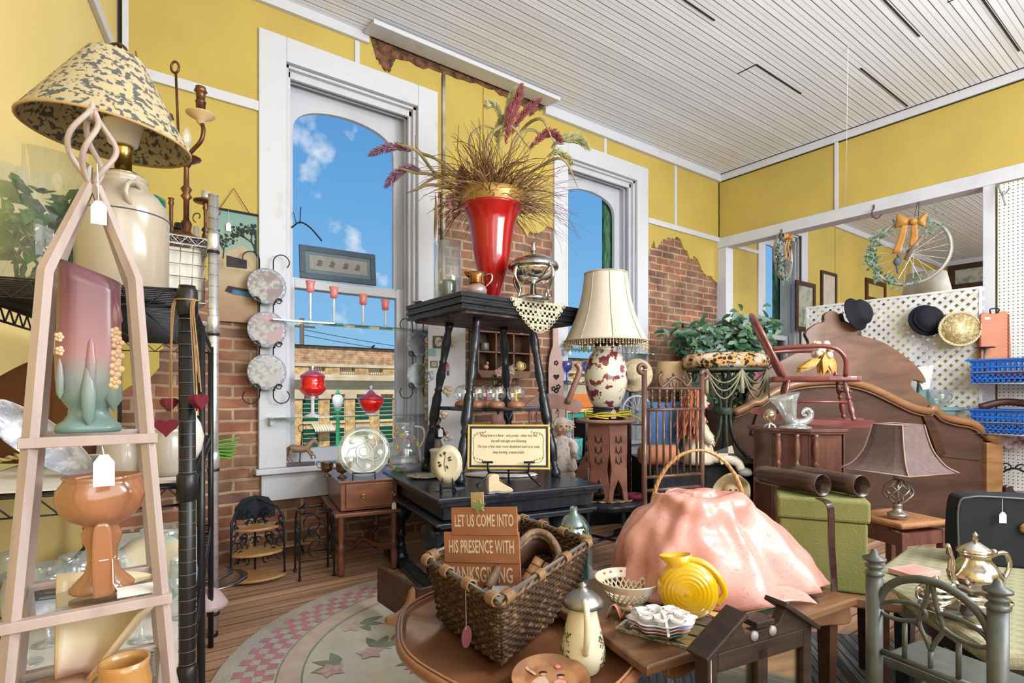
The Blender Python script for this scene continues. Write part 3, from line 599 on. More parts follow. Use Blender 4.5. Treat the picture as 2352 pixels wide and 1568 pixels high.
SAD=mat('brown_leather',(.075,.022,.008),.4,c2=(.12,.045,.015),ns=5,coat=.2,bump=.1)
bg_=T('leather_bag','brown smooth leather bag with peaked top and gold rope, on the middle wire shelf','bag',at(80,1035,1.50),CR);bg_.location.z=.998
b=B();b.prism(spl2([(-.16,0),(-.17,.10),(-.12,.20),(-.04,.255),(.02,.275),(.035,.23),(.055,.19),(.05,.10),(.03,0)],5),-.03,.05);b.build('front_flap',SAD,bg_,bev=.012)
b=B();b.prism(spl2([(-.02,0),(-.0,.12),(.045,.28),(.06,.285),(.075,.25),(.105,.21),(.11,.12),(.085,.03),(.09,0)],5),-.015,.07);b.build('back_flap',SAD,bg_,bev=.012)
b=B();b.prism(spl2([(.08,0),(.082,.08),(.11,.13),(.135,.08),(.13,0)],5),-.01,.05);b.build('toe_flap',SAD,bg_,bev=.01)
b=B()
pts=spline([(-.16,-.05,.12),(-.11,-.09,.06),(-.07,-.10,.015),(-.02,-.12,.015),(.06,-.11,.03),(.10,-.14,-.0+.012),(.16,-.13,.02)],14);
for s in (0,pi):
    b.tube([p_+V((0,.004*cos(i*.9+s),.004*sin(i*.9+s))) for i,p_ in enumerate(pts)],.0038,5)
b.build('gold_rope',mat('gold_rope',(.42,.30,.08),.5,c2=(.6,.5,.3),ns=60),bg_)
b=B();b.lathe([(0,0),(.092,.004),(.104,.022),(.099,.022),(.088,.010),(0,.006)],40,fn=lambda a,r,z: 1+.02*(r > .1)*cos(30*a),sx=1.25,sy=.42)
CRY=mat('cut_crystal',(.62,.64,.72),.08,c2=(.3,.32,.4),ns=28,lo=.4,hi=.6,bump=1,bs=45,coat=1)
cd_=one('crystal_dish','oval cut crystal dish with a sawtooth rim leaning on its side','dish',b,CRY,at(95,1010,1.27),CR);cd_.rotation_euler=(1.35,.72,CR+.4)

ST_=mat('grey_stoneware',(.40,.36,.31),.3,c2=(.34,.3,.25),ns=9,coat=.3)
JP=[(36,1108),(46,1100),(50,1070),(44,1040),(36,1025),(42,1012)]
vessel('stoneware_jar','grey stoneware jar with handwritten price tag, behind the pyramid stand','jar',278,1108,1.27,JP,ST_,z=.9965)
vessel('stoneware_jar','grey stoneware jar beside the black shelf post','jar',385,1108,1.30,[(42,1108),(50,1095),(52,1060),(46,1025),(42,1010),(46,1002)],ST_,z=.9965)
vessel('teal_tumbler','pale teal cup between the two grey stoneware jars','cup',333,1080,1.40,[(14,1080),(22,1060),(30,1015)],mat('pale_teal',(.3,.5,.48),.3),z=.9965)
DKP=mat('dark_plum_glaze',(.018,.008,.012),.12,coat=.8)
lp_=T('lidded_pot','dark plum glazed lidded pot behind the pink and teal vase','pot',at(332,1032,1.55),CR);lp_.location.z=.9965
b=B();b.lathe([(0,0),(.055,0),(.062,.01),(.064,.08)],28);b.build('vessel_body',DKP,lp_)
b=B();b.lathe([(.067,.08),(.067,.088),(.045,.098),(.022,.10),(.018,.13),(0,.135)],28);b.build('pot_lid',DKP,lp_)
vessel('white_vase','white pottery vase seen between the black posts','vase',440,1040,1.62,[(14,1040),(24,1020),(30,990),(22,960),(12,945),(20,925)],mat('white_glaze',(.62,.6,.56),.2,coat=.5),z=.9965)
vessel('champagne_glass','clear champagne glass with gold rim on the middle wire shelf','glass',402,1000,1.5,[(14,1000),(3,996),(3,960),(16,935),(22,905)],CLR,z=.9965,t=.0015)
b=B()
def dr(u,v): return (-.1+.34*u,.0+.03*sin(u*9),.004+.035*(1-v)+.012*sin(u*11+v*4))
b.lathe([(0,.004),(.11,.006),(.16,.03),(.163,.035),(.11,.012),(0,.01)],36,sx=1.1,sy=.75);one('white_platter','cream oval platter lying behind the crystal dish','platter',b,MC['white_glaze'],at(205,1060,1.52)*V((1,1,0)).x if False else V((at(205,1060,1.52).x,at(205,1060,1.52).y,.9965)),CR)

hr=T('heart_garland','three burgundy wooden hearts hanging by raffia from the black post','garland',P1+V((0,0,1.39)),CR)
HM=mat('burgundy_wood',(.13,.012,.025),.4)
def heart(b,c,s,th,ry=0):
    pts=[]
    for k in range(28):
        t=2*pi*k/28;pts.append((16*sin(t)**3*s/17,(13*cos(t)-5*cos(2*t)-2*cos(3*t)-cos(4*t))*s/17))
    b.m=Matrix.Translation(c) @ Matrix.Rotation(ry,4,'Z');b.prism(pts,-th/2,th/2);b.m=None
b=B()
for (x0,x1,z) in ((-.020,-.03,-.22),(-.017,-.028,-.20),(.020,.034,-.18),(.023,.032,-.25),(.019,.026,-.24),(.026,.038,-.2),(-.022,-.024,-.27)): b.tube(spline([(x0*.9,-.01,.0),(x0,-.02,-.03),((x0+x1)/2,-.018,z*.5),(x1,-.014,z)],5),.0014,4)
b.tube(arc((0,0,-.002),.0228,0,2*pi,14,'xy'),.0018,4)
b.build('raffia',mat('raffia',(.36,.22,.1),.8),hr)
for (x,y,z,s,ry) in ((-.032,-.012,-.225,.017,1.2),(-.024,-.034,-.273,.022,.35),(.032,-.012,-.22,.021,1.35)):
    b=B();heart(b,(x,y,z),s,.016,ry);b.build('wooden_heart',HM,hr,bev=.002)

ZL=.5815
GOB=[(26,0),(24,3),(5,6),(4,60),(22,72),(34,95),(36,125),(30,160)]
def goblet(cx,by,d,s,label,first=None,z=ZL,g='clear stemmed glasses on the lower wire shelf',prof=GOB):
    p=at(cx,by,d);p.z=z
    pr=[(r*s,h*s) for r,h in prof];b=B();b.lathe([(0,0)]+pr+[(r-.0015,h) for r,h in pr[:3:-1]]+[(0,pr[4][1]+.002)],24)
    return one('wine_glass',label,'glass',b,glass('goblet_glass',(.9,.94,.95),.14,dif=.09,dc=(.8,.85,.88)),p,group=g)
goblet(325,1470,1.36,.00105,'large clear balloon wine glass nearest the right leg of the pyramid stand')
goblet(420,1300,1.5,.0010,'clear wine glass standing beside the inner black post')
goblet(255,1440,1.52,.0011,'clear wine glass behind the slanted cream pottery vase')
goblet(175,1455,1.42,.0012,'clear wine glass with a wide bowl, centre of the row under the peach planter')
goblet(110,1462,1.34,.0012,'clear wine glass standing just right of the far left leg of the stand')
goblet(60,1500,1.24,.00125,'clear wine glass at the left edge near the bottom of the shelf',)
goblet(30,1430,1.5,.0011,'small clear wine glass at the extreme left, behind the nearest glasses')
TUM=[(30,0),(31,3),(31,4),(32,6),(33,30),(36,60),(38,90),(40,110)]
for (cx,by,d,s,l) in ((300,1270,1.72,.0010,'clear glass sundae dish under the peach planter bowl'),(335,1260,1.85,.0009,'smaller clear glass dish next to the sundae dish'),(375,1215,1.9,.0011,'wide clear glass compote near the black shelf post')):
    goblet(cx,by,d,s,l,prof=[(30,0),(28,3),(6,8),(6,50),(20,60),(50,80),(60,110),(62,130)])
bw=T('glass_bowl','clear glass bowl covered with a net of purple glass loops','bowl',at(92,1322,1.5),CR);bw.location.z=ZL
b=B();b.lathe(thick([(.05,0),(.07,.006),(.083,.06),(.088,.125)],.003),36);b.build('vessel_body',CLR,bw)
b=B();PUR=mat('purple_glass',(.055,.02,.035),.1,coat=.8)
for k in range(9):
    for (h,w) in ((.03,.036),(.072,.04)):
        a0=k*2*pi/9+(h > .05)*.35;rr_=.075+.1*h
        b.tube([((rr_+.006)*cos(a0+.35*cos(t)*1.1),(rr_+.006)*sin(a0+.35*cos(t)*1.1),h+w*.55*sin(t)) for t in [2*pi*i/16 for i in range(16)]],.0045,6,True)
b.build('purple_net',PUR,bw)
vessel('amber_dish','round amber glass dish with a knob lid under the peach planter','dish',322,1306,1.58,[(28,1306),(50,1298),(46,1290),(16,1282),(8,1276),(10,1268),(0,1264)],glass('amber_glass',(.75,.45,.12),.2,dif=.25,dc=(.4,.22,.05)),hollow=False,z=ZL)
b=B();b.lathe([(0,.004),(.07,.006),(.10,.022),(.102,.026),(.07,.012),(0,.01)],36,sy=1);pp=one('pottery_platter','cream pottery platter with a soft teal ring leaning behind the wine glasses','platter',b,mat('cream_teal_glaze',(.55,.48,.34),.25,c2=(.2,.36,.34),ns=7,lo=.5,hi=.65,coat=.5),at(350,1400,1.55),CR)
pp.rotation_euler=(1.2,0,CR+.3);pp.location.z=ZL+.105

CB=at(490,900,2.7);CB.z=0
cs=T('chrome_shelving','chrome wire shelving unit with a slim round post left of the first window','shelving',CB)
def cpt(a,c_,z=0): return V((-a*.985,a*.0+c_,z)) if True else 0
for (a,c_,h) in ((0,0,2.15),(.46,0,2.15),(.5,.45,2.1),(.02,.45,2.1)):
    p=cpt(a,c_);b=B();post(b,p,.0225 if a == 0 else .016,.03,h);o=b.build('post',CHR,cs)
    b=B();b.lathe([(.02,0),(.022,.005),(.020,.03)],12,(p.x,p.y,0));b.build('foot',BLKM,o)
    if a == 0:
        b=B()
        for k in range(2,40): b.tube(arc((p.x,p.y,k*.055),.0228,0,2*pi,12,'xy'),.0012,4)
        b.build('groove',mat('chrome_groove',(.25,.25,.25),.4,m=.8),o)
        for z in (1.92,1.52,.86,.16):
            b=B();b.lathe([(.024,0),(.0275,.004),(.027,.075),(.024,.08)],16,(p.x,p.y,z-.04));b.build('collar',CHR,o)
            b=B();b.lathe([(.0282,0),(.0282,.012)],16,(p.x,p.y,z-.055));b.build('rubber_ring',BLKM,o)
for z in (1.93,1.53,.87,.17): wire_shelf(z,.47,.44,'wire_shelf',CHR,parent=cs,gap=.03,pt=lambda a,c_,zz: cpt(a,c_,zz))
ZT=1.937

wb=T('wire_basket','white cloth-lined chrome wire basket on the top of the chrome shelving','basket',CB+V((-.24,.02,1.60)))
b=B();b.box((0,.20,.16),(.40,.34,.26));b.build('basket_liner',mat('white_liner',(.68,.66,.6),.9),wb,bev=.02)
b=B();w_,h_=.44,.32
for k in range(9): x=-.21+k*.0525;b.tube([(x*.94,-.0,0.02),(x,-.01,h_)],.0022,5)
for k in range(6): z=.02+k*.06;b.tube([(-.21,-.005,z),(.21,-.005,z),(.21,.38,z),(-.21,.38,z)],.0022,5,True)
b.tube([(-.215+.43*(i/24),-.008,h_-.015+.015*(i % 2)) for i in range(25)],.0022,5)
for k in range(8): y=.04+k*.045;b.tube([(.21,y,.02),(.21,y,h_)],.0022,5)
b.build('basket_wires',mat('grey_wire',(.35,.34,.33),.3,m=.8),wb)

BR2=mat('aged_bronze',(.07,.03,.015),.32,m=.6,c2=(.2,.085,.035),ns=16)
d=2.75;s_=d/F;cbp=at(428,512,d);cbp.z=ZT
ca=T('candelabra_lamp','aged bronze candelabra lamp with ring-topped rod and candle sockets on the chrome shelving','lamp',cbp,CR)
def Q(x,y): return V(((x-428)*s_,0,(512-y)*s_))
b=B();b.lathe([(0,0),(36*s_,0),(34*s_,8*s_),(14*s_,16*s_),(9*s_,24*s_),(12*s_,40*s_),(7*s_,50*s_)],20);b.build('base',BR2,ca)
b=B();b.lathe([(r*s_,z*s_) for r,z in [(6,50),(6,95),(12,103),(7,110),(12,120),(6,128),(5,175),(9,182),(13,186)]],14);b.tube([Q(424,330),Q(411,300),Q(404,128)],.006,8);b.build('column',BR2,ca)
b=B();b.tube([Q(402,112)+V((9*s_*cos(t),0,13*s_*sin(t))) for t in [2*pi*i/18 for i in range(18)]],.006,8,True);b.build('ring_handle',BR2,ca)
PCM=mat('painted_porcelain',(.55,.38,.2),.25,c2=(.4,.2,.1),ns=20,lo=.6,hi=.7)
def candle(x,y,sc,bulb=False,depth=0,arm=None):
    if arm: b=B();b.tube(spline([V((v.x,depth*(i/(len(arm)-1)),v.z)) for i,v in enumerate([Q(*a) for a in arm])],6),.010*sc,8);b.build('arm',BR2,ca)
    b=B();c=Q(x,y);c.y=depth;b.lathe([(r*s_*sc,z*s_*sc) for r,z in [(4,-22),(8,-18),(10,-12),(30,0),(31,2),(28,3),(10,3)]],20,c);q=b.build('drip_pan',PCM if not bulb else BR2,ca)
    b=B();b.lathe([(r*s_*sc,z*s_*sc) for r,z in [(10,3),(10,28),(12,30),(9,33),(10,52),(14,54),(11,60),(11,64),(0,66)]] if not bulb else [(r*s_*sc,z*s_*sc) for r,z in [(10,3),(9,24),(0,26)]],14,c);b.build('candle_socket',BR2 if not bulb else mat('cream_sleeve',(.62,.6,.5),.4),q)
    if bulb: b=B();b.lathe([(r*s_*sc,z*s_*sc) for r,z in [(5,24),(11,40),(10,55),(4,68),(0,74)]],14,c);b.build('bulb',glass('bulb_glass',(.9,.9,.85),.15,dif=.35,dc=(.8,.78,.7)),q)
candle(461,222,1,arm=[(428,318),(445,300),(462,280),(467,255),(462,235)])
candle(372,266,.9,depth=.05,arm=[(424,320),(400,318),(380,300),(372,284)])
candle(428,322,1,True)
b=B();b.tube(arc(Q(400,284),8*s_,pi*.2,2.2*pi,16,r2=3*s_),.003,5);b.build('scroll',BR2,ca)
for (x,y0,y1,l) in ((393,388,500,'bronze candlestick behind the toile lampshade, its top hidden'),(472,400,520,'bronze candlestick with glass candle cup and curled handle beside the chrome post')):
    p=at(x,512,d+.12);p.z=ZT;t_k=T('candlestick',l,'candlestick',p,CR);H=(512-y0)*s_
    b=B();b.lathe([(.0,0),(.045,0),(.04,.01),(.014,.03),(.018,.06),(.010,.08),(.020,.09),(.009,.11),(.009,H-.05),(.014,H-.04),(.010,H-.02),(.016,H-.012)],14);b.build('stem',BR2,t_k)
    if x > 450:
        b=B();b.lathe([(.016,H-.012),(.055,H-.008),(.057,H),(.02,H-.002)],20);b.build('drip_pan',BR2,t_k)
        b=B();b.lathe([(.018,H),(.02,H+.05)],14);b.build('candle_cup',glass('frosted',(.8,.8,.75),.15,dif=.3,dc=(.7,.7,.65)),t_k,solid=.002)
        b=B();b.tube(arc((.055,0,H-.05),.03,-pi*.7,pi*1.2,18,r2=.008),.003,5);b.tube(arc((-.04,0,.16),.03,pi*1.4,-pi*.3,18,r2=.008),.003,5);b.build('scroll',BR2,t_k)
vessel('teal_glass_bowl','emerald green footed glass bowl beside the stoneware jug lamp','bowl',335,512,2.7,[(18,512),(8,505),(7,480),(14,466),(34,455),(48,430),(46,418)],glass('emerald_glass',(.02,.55,.38),.15,dif=.3,dc=(.01,.25,.17)),hollow=False,z=ZT)
fg=T('figurine','brown ceramic figurine with a dark hat behind the bronze candlestick','figurine',at(412,512,2.95),CR);fg.location.z=ZT
b=B();b.lathe([(0,0),(.05,0),(.055,.03),(.048,.07),(.03,.095),(.026,.11),(.02,.12)],16);b.build('body',mat('brown_glaze',(.2,.09,.06),.3,coat=.4),fg)
b=B();b.lathe([(.045,.112),(.05,.118),(.028,.125),(.024,.15),(0,.155)],16);b.build('hat',BLK,fg)

b=B()
for k in range(7): b.lathe([(0,.004+k*.016),(.09,.006+k*.016),(.15,.028+k*.016),(.152,.032+k*.016),(.09,.010+k*.016)],32)
one('plate_stack','stack of white ribbed bowls under the wire basket','plates',b,mat('white_china',(.68,.68,.65),.25,coat=.4),CB+V((-.22,.2,1.537)),kind=None)
for (dx,dy,z,r,l) in ((-.06,.12,.875,.16,'round silver tray on the chrome shelf above the hardwood floor'),):
    pass
SV2=mat('grey_silver',(.5,.5,.5),.18,m=1,c2=(.2,.2,.22),ns=10)
for k,(cx,cy,d,r,z,l) in enumerate(((445,1290,2.72,.10,.30,'small silver bowl at the back of the pile of silverware'),(490,1340,2.7,.19,.205,'wide oval silver tray at the bottom of the pile'),(475,1325,2.7,.15,.235,'smaller silver tray lying on the wide oval one'),(455,1230,2.75,.07,.36,'silver bowl on top of the pile of silverware'))):
    p=at(cx-12,cy,d+.22);p.z=z-.03;b=B();b.lathe([(0,0),(r*.6,.003),(r*.85,.018),(r,.022),(r*.98,.028),(r*.8,.022),(r*.55,.008),(0,.006)],30,fn=lambda a,q,w: 1+.02*cos(16*a));one('silver_tray',l,'tray',b,SV2,p,group=None)
gb=T('napkin_bundle','bright green napkins bundled with a pink and navy band','napkins',at(455,1036,2.78),CR+.15);gb.location.z=.878
b=B()
for k in range(6): b.box((.06,-.0+.004*k,.02+.013*(k-2)*1),(.2+.01*k,.06,.006),ry=-.06*(k-2.5))
b.build('napkin',mat('lime_cloth',(.12,.5,.04),.7),gb,bev=.002)
b=B();b.box((.0,-.002,.022),(.05,.08,.062));b.build('band',mat('pink_band',(.6,.05,.2),.6),gb);b=B();b.box((-.035,-.002,.022),(.03,.078,.06));b.build('navy_band',mat('navy_band',(.01,.015,.06),.6),gb)
ssd=T('shell_lampshade','small dusty pink fluted shade with price tag below the silver trays','lampshade',at(478,1462,2.62),CR);ssd.location.z=.177
b=B();b.lathe([(.085,0),(.08,.015),(.045,.07),(.015,.09)],40,fn=lambda a,r,z: 1+.05*cos(20*a));b.build('shade',mat('dusty_pink',(.5,.36,.36),.5),ssd)
ptag(ssd,(.01,-.09,.03),.05,.05)
# ================= CENTRE: WINDOW DISPLAY, TABLES =================
def rot2(x,y,a): return x*cos(a)-y*sin(a),x*sin(a)+y*cos(a)
WALN=mat('red_walnut',(.22,.085,.04),.35,kind='wood',c2=(.13,.045,.02),ns=3,st=(1,6,6),coat=.3)
WALD=mat('dark_walnut',(.075,.032,.018),.4,kind='wood',c2=(.04,.017,.01),ns=4,st=(1,5,5),coat=.2)
OAK=mat('honey_wood',(.42,.24,.09),.45,kind='wood',c2=(.3,.15,.05),ns=3,st=(1,8,1))

pa,pb_=ony(497,480,WY-.04),ony(590,500,WY-.04)
pw=pb_.x-pa.x;zt=ony(497,482,WY).z;zb=ony(497,738,WY).z
pt_=T('canvas_painting','unframed painting of a covered bridge and bare tree hung by a cord','painting',(pa.x,WY-.05,zb))
H_=zt-zb
b=B();b.bb((0,0,0),(pw,.02,H_));
def bandmat(n,stops,ax=2):
    M_=ombre(n,stops,r=.7,nz=.06,coat=0);return M_
cv=b.build('canvas',bandmat('bridge_scene',[(0,(.30,.17,.09)),(.25*H_,(.36,.24,.14)),(.45*H_,(.42,.33,.2)),(.55*H_,(.30,.22,.13)),(.62*H_,(.40,.33,.2)),(.68*H_,(.24,.34,.26)),(H_,(.17,.30,.27))]),pt_)
b=B();b.bb((-.005,-.006,H_-.012),(pw+.005,.022,H_+.004));b.build('top_rail',DARK,pt_)
b=B();b.prism([(.04,.60*H_),(.04,.47*H_),(.26,.47*H_),(.26,.60*H_),(.16,.70*H_)],-.002,0);b.build('painted_bridge',mat('paint_tan',(.45,.36,.22),.8),cv)
b=B();b.prism([(.06,.49*H_),(.19,.49*H_),(.19,.57*H_),(.06,.59*H_)],-.004,-.002);b.build('painted_doorway',mat('paint_dark',(.05,.045,.05),.8),cv);b=B();b.prism([(.05,.27*H_),(.1,.25*H_),(.2,.24*H_),(.24,.3*H_),(.07,.32*H_)],-.004,-.002);q=b.build('painted_horse',mat('paint_dark',(.05,.045,.05),.8),cv)
b=B();b.prism([(.09,.25*H_),(.24,.235*H_),(.25,.275*H_),(.10,.29*H_)],-.006,-.004);b.build('painted_buggy',mat('paint_blue',(.05,.16,.26),.8),cv)
b=B();rr=random.Random(5)
def twig(p,a,l,r_,n):
    e_=(p[0]+l*cos(a),p[1]+l*sin(a));b.tube([(p[0],-.003,p[1]),(e_[0],-.003,e_[1])],[r_,r_*.65],4)
    if n:
        for k in range(3): twig((p[0]+(e_[0]-p[0])*rr.uniform(.6,1),p[1]+(e_[1]-p[1])*rr.uniform(.6,1)),a+rr.uniform(-.8,.8),l*rr.uniform(.55,.8),r_*.6,n-1)
    else:
        for k in range(4): b.ball((min(pw-.01,max(.01,e_[0]+rr.gauss(0,.02))),-.002,min(H_-.02,e_[1]+rr.gauss(0,.015))),rr.uniform(.005,.012),5,sy=.2)
twig((.265,.40*H_),pi/2-.0,.28*H_,.012,0);twig((.265,.6*H_),1.9,.13*H_,.008,3);twig((.265,.62*H_),1.25,.1*H_,.006,1)
twig((.04,.56*H_),1.5,.1*H_,.005,2);b.v=[(min(max(x,.004),pw-.004),y,z) for x,y,z in b.v];b.build('painted_tree',mat('paint_tree',(.04,.05,.04),.8),cv)
b=B();b.tube([(.02,0,H_),(pw*.42,.01,H_+.16),(pw-.05,0,H_)],.003,4);b.build('hanging_cord',DARK,pt_)
ptag(pt_,(.07,-.01,H_),.06,.09)

def scroll(b,c,r,s,up=1): b.tube(arc(c,r,-pi*.1 if s > 0 else pi*1.1,(pi*1.15 if s > 0 else -pi*.15),18,r2=r*.75),.004,6)
def plate_mat(n,c,c2,c3): return mat(n,tuple(x*.72 for x in c),.4,c2=tuple(x*.55 for x in c2),ns=38,lo=.45,hi=.58,c3=tuple(x*.7 for x in c3),coat=.1)
def plate_rack(cx,d,ys,r,label,mats,labels,w0=.045):
    p0=at(cx,ys[-1]+60,d);rk=T('plate_rack',label,'plate rack',(p0.x,p0.y,p0.z),FR(cx)*.35)
    zz=[at(cx,y,d).z-p0.z for y in ys];b=B();zt_=zz[0]+r*1.45;zb_=zz[-1]-r*1.3
    for s in (-1,1): b.tube([(s*w0,0,zb_),(s*w0,0,zt_)],.0042,6)
    b.build('upright',BLKM,rk)
    b=B()
    for s in (-1,1):
        b.tube(arc((s*(w0+.06),0,zt_),.06,pi if s > 0 else 0,-pi*.25 if s > 0 else pi*1.25,18,r2=.045),.0042,6)
        b.tube(arc((s*(w0+.06),0,zb_),.06,-pi if s > 0 else 0,pi*.25 if s > 0 else -pi*1.25,18,r2=.045),.0042,6)
    b.build('scroll',BLKM,rk)
    for z in zz:
        b=B()
        for s in (-1,1):
            b.tube([(s*w0,0,z-r*.9),(s*w0,-.05,z-r*1.0),(s*w0*1.1,-.055,z-r*.78)],.004,6);b.tube(arc((s*(w0+.03),-.05,z-r*.8),.022,0,2.5*pi,16,r2=.012),.0038,6)
        b.build('plate_hook',BLKM,rk)
    for z,m_,l in zip(zz,mats,labels):
        q=T('collector_plate',l,'plate',p0+V((0,0,z)),FR(cx)*.35,group=None,tilt=(pi/2-.08,0))
        b=B();b.lathe([(0,0),(r*.6,.002),(r*.72,.010),(r,.018),(r,.022),(r*.7,.015),(r*.58,.006),(0,.005)],40);b.build('plate',mat('blue_rim',(.30,.31,.40),.25,c2=(.6,.58,.58),ns=60,lo=.5,hi=.6,coat=.1),q,loc=(0,0,.012))
        b=B();b.lathe([(0,.0075),(r*.56,.0085),(r*.70,.0165),(r*.84,.0205)],40);b.build('printed_scene',m_,q,loc=(0,0,.012),flat=True)
        q.rotation_euler=(pi/2-.05,0,FR(cx)*.35)
plate_rack(612,3.93,(659,758,855),.128,'black wrought iron rack holding three round plates on the left casing of the first window',
    [plate_mat('pl_a',(.52,.50,.44),(.34,.34,.30),(.30,.2,.2)),plate_mat('pl_b',(.55,.48,.44),(.32,.36,.32),(.55,.3,.3)),plate_mat('pl_c',(.55,.51,.44),(.38,.38,.34),(.5,.47,.45))],
    ['topmost of the three plates on the iron rack, dark bouquet and bird scene','middle of the three plates on the iron rack, pink roses','lowest of the three plates on the iron rack, basket and kitten scene'])
plate_rack(960,4.62,(790,862),.105,'black wire rack holding two painted plates on the right casing of the first window',
    [plate_mat('pl_d',(.2,.26,.33),(.42,.4,.38),(.14,.22,.42)),plate_mat('pl_e',(.25,.33,.42),(.14,.24,.09),(.2,.28,.1))],
    ['upper plate of the pair right of the first window, figure in a blue robe','lower plate of the pair right of the first window, cottage and lawn under blue sky'])

SG=glass('green_shelf_glass',(.55,.8,.75),.25,dif=.1,dc=(.3,.6,.55))
for z,l in ((1.70,'upper glass shelf across the first window holding four pink goblets'),(1.005,'lower glass shelf across the first window holding two red candy dishes')):
    g_=T('glass_shelf',l,'shelf',(1.64,WY-.12,z))
    b=B();b.box((0,0,0),(1.36,.15,.008));b.build('pane',SG,g_)
    b=B();b.box((-.66,.05,-.03),(.03,.05,.05));b.build('bracket',WH,g_);b=B();b.box((.66,.05,-.03),(.03,.05,.05));b.build('bracket',WH,g_)
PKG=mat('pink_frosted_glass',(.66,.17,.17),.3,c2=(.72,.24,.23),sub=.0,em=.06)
for k,(cx,h) in enumerate(((713,.305),(767,.28),(834,.25),(885,.225))):
    p=ony(cx,700,WY-.12);g_=T('pink_goblet',['tallest, leftmost pink goblet with twisted clear stem on the upper glass shelf','second pink goblet from the left on the upper glass shelf','third pink goblet from the left on the upper glass shelf','smallest, rightmost pink goblet on the upper glass shelf'][k],'goblet',(p.x,WY-.12,1.7045),group='pink goblets in the window')
    b=B();b.lathe([(0,0),(.034,.001),(.03,.005),(.008,.014),(.006,.02)],20);b.lathe([(.0075,.02),(.0085,h-.09),(.012,h-.08)],12,fn=lambda a,r,z: 1+.25*cos(3*a+z*220));q_=B()
    b2=B();n_=24;b2.lathe([(.0075,.02+i*(h-.105)/n_) if i % 2 else (.010,.02+i*(h-.105)/n_) for i in range(n_+1)],10);
    b.build('foot',mat('crystal',(.8,.82,.85),.1,coat=1),g_);b2.build('stem',MC['crystal'],g_)
    b=B();b.lathe(thick([(.012,h-.085),(.027,h-.078),(.029,h-.05),(.028,h-.03),(.036,h)],.003),24);b.build('cup',PKG,g_)
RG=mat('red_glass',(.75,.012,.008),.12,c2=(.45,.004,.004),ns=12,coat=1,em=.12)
def candy(cx,h,prof,label,lid,st_):
    p=ony(cx,900,WY-.12);o=T('candy_dish',label,'candy dish',(p.x,WY-.12,1.0095));b=B();b.lathe(prof,28);b.build('dish',RG,o);b=B();b.lathe(lid,28);b.build('dish_lid',mat('red_glass_lid',(.5,.02,.05),.1,c2=(.3,.1,.2),ns=10,coat=1),o)
    b=B();b.lathe(st_,16);b.build('stem',MC['crystal'],o);z=lid[-1][1];b=B();b.lathe([(0,z-.004),(.008,z),(.006,z+.012),(.014,z+.03),(.01,z+.034),(0,z+.03)],14);b.build('knob',MC['crystal'],o)
s_=4.12/F
candy(718,.35,[(r*s_,z*s_) for r,z in [(6,45),(20,50),(31,62),(31,66),(26,70),(27,76),(26,82),(27,90)]],'tall red covered candy dish on a clear stem in the first window',[(r*s_,z*s_) for r,z in [(28,90),(27,94),(12,103),(4,106)]],[(r*s_,z*s_) for r,z in [(20,0),(16,3),(4,8),(4,40),(8,47)]])
s_=4.4/F
candy(852,.2,[(r*s_,z*s_) for r,z in [(10,5),(20,14),(27,26),(28,36)]],'low red covered candy dish at the right of the first window',[(r*s_,z*s_) for r,z in [(29,36),(28,39),(12,47),(3,57)]],[(r*s_,z*s_) for r,z in [(15,0),(14,3),(6,5)]])

p=ony(786,648,WY+.12);fp=T('framed_picture','small blue-grey matted picture leaning on the sash rail of the first window','picture',(p.x,WY+.185,2.092),-.05,tilt=(-.13,0))
b=B();rect_frame(b,.62,.27,.045,-.012,.012);b.v=[(x-.31,y,z) for x,y,z in b.v];b.build('frame',mat('slate_frame',(.05,.08,.11),.4),fp,bev=.003)
b=B();b.bb((-.27,-.004,.04),(.27,.002,.23));b.build('mount',mat('slate_mount',(.12,.18,.22),.5),fp)
b=B();b.bb((-.235,-.008,.075),(.235,-.004,.195));b.build('print',mat('shoe_print',(.30,.29,.26),.6),fp)
b=B()
for k,x in enumerate((-.15,-.05,.06,.16)): b.ball((x,-.010,.145),.018,8,sy=.2);b.ball((x-.01,-.010,.12),.022,8,sy=.2,sz=.5)
b.build('painted_shoe',mat('shoe_paint',(.15,.14,.17),.7),fp)
b=B();p=ony(690,520,WY+.2);b.tube(spline([(1.19,WY+.2,p.z-.02),(1.25,WY+.19,p.z+.03),(1.33,WY+.19,p.z+.0),(1.42,WY+.19,p.z-.09)],5),[.006]*16);b.tube([(1.25,WY+.19,p.z+.02),(1.255,WY+.19,p.z+.15)],.004,5);b.tube([(1.22,WY+.19,p.z+.02),(1.20,WY+.19,p.z+.10)],.003,5)
one('bare_twig','dark bare twig stuck at the left edge of the first window pane','twig',b,DARK)

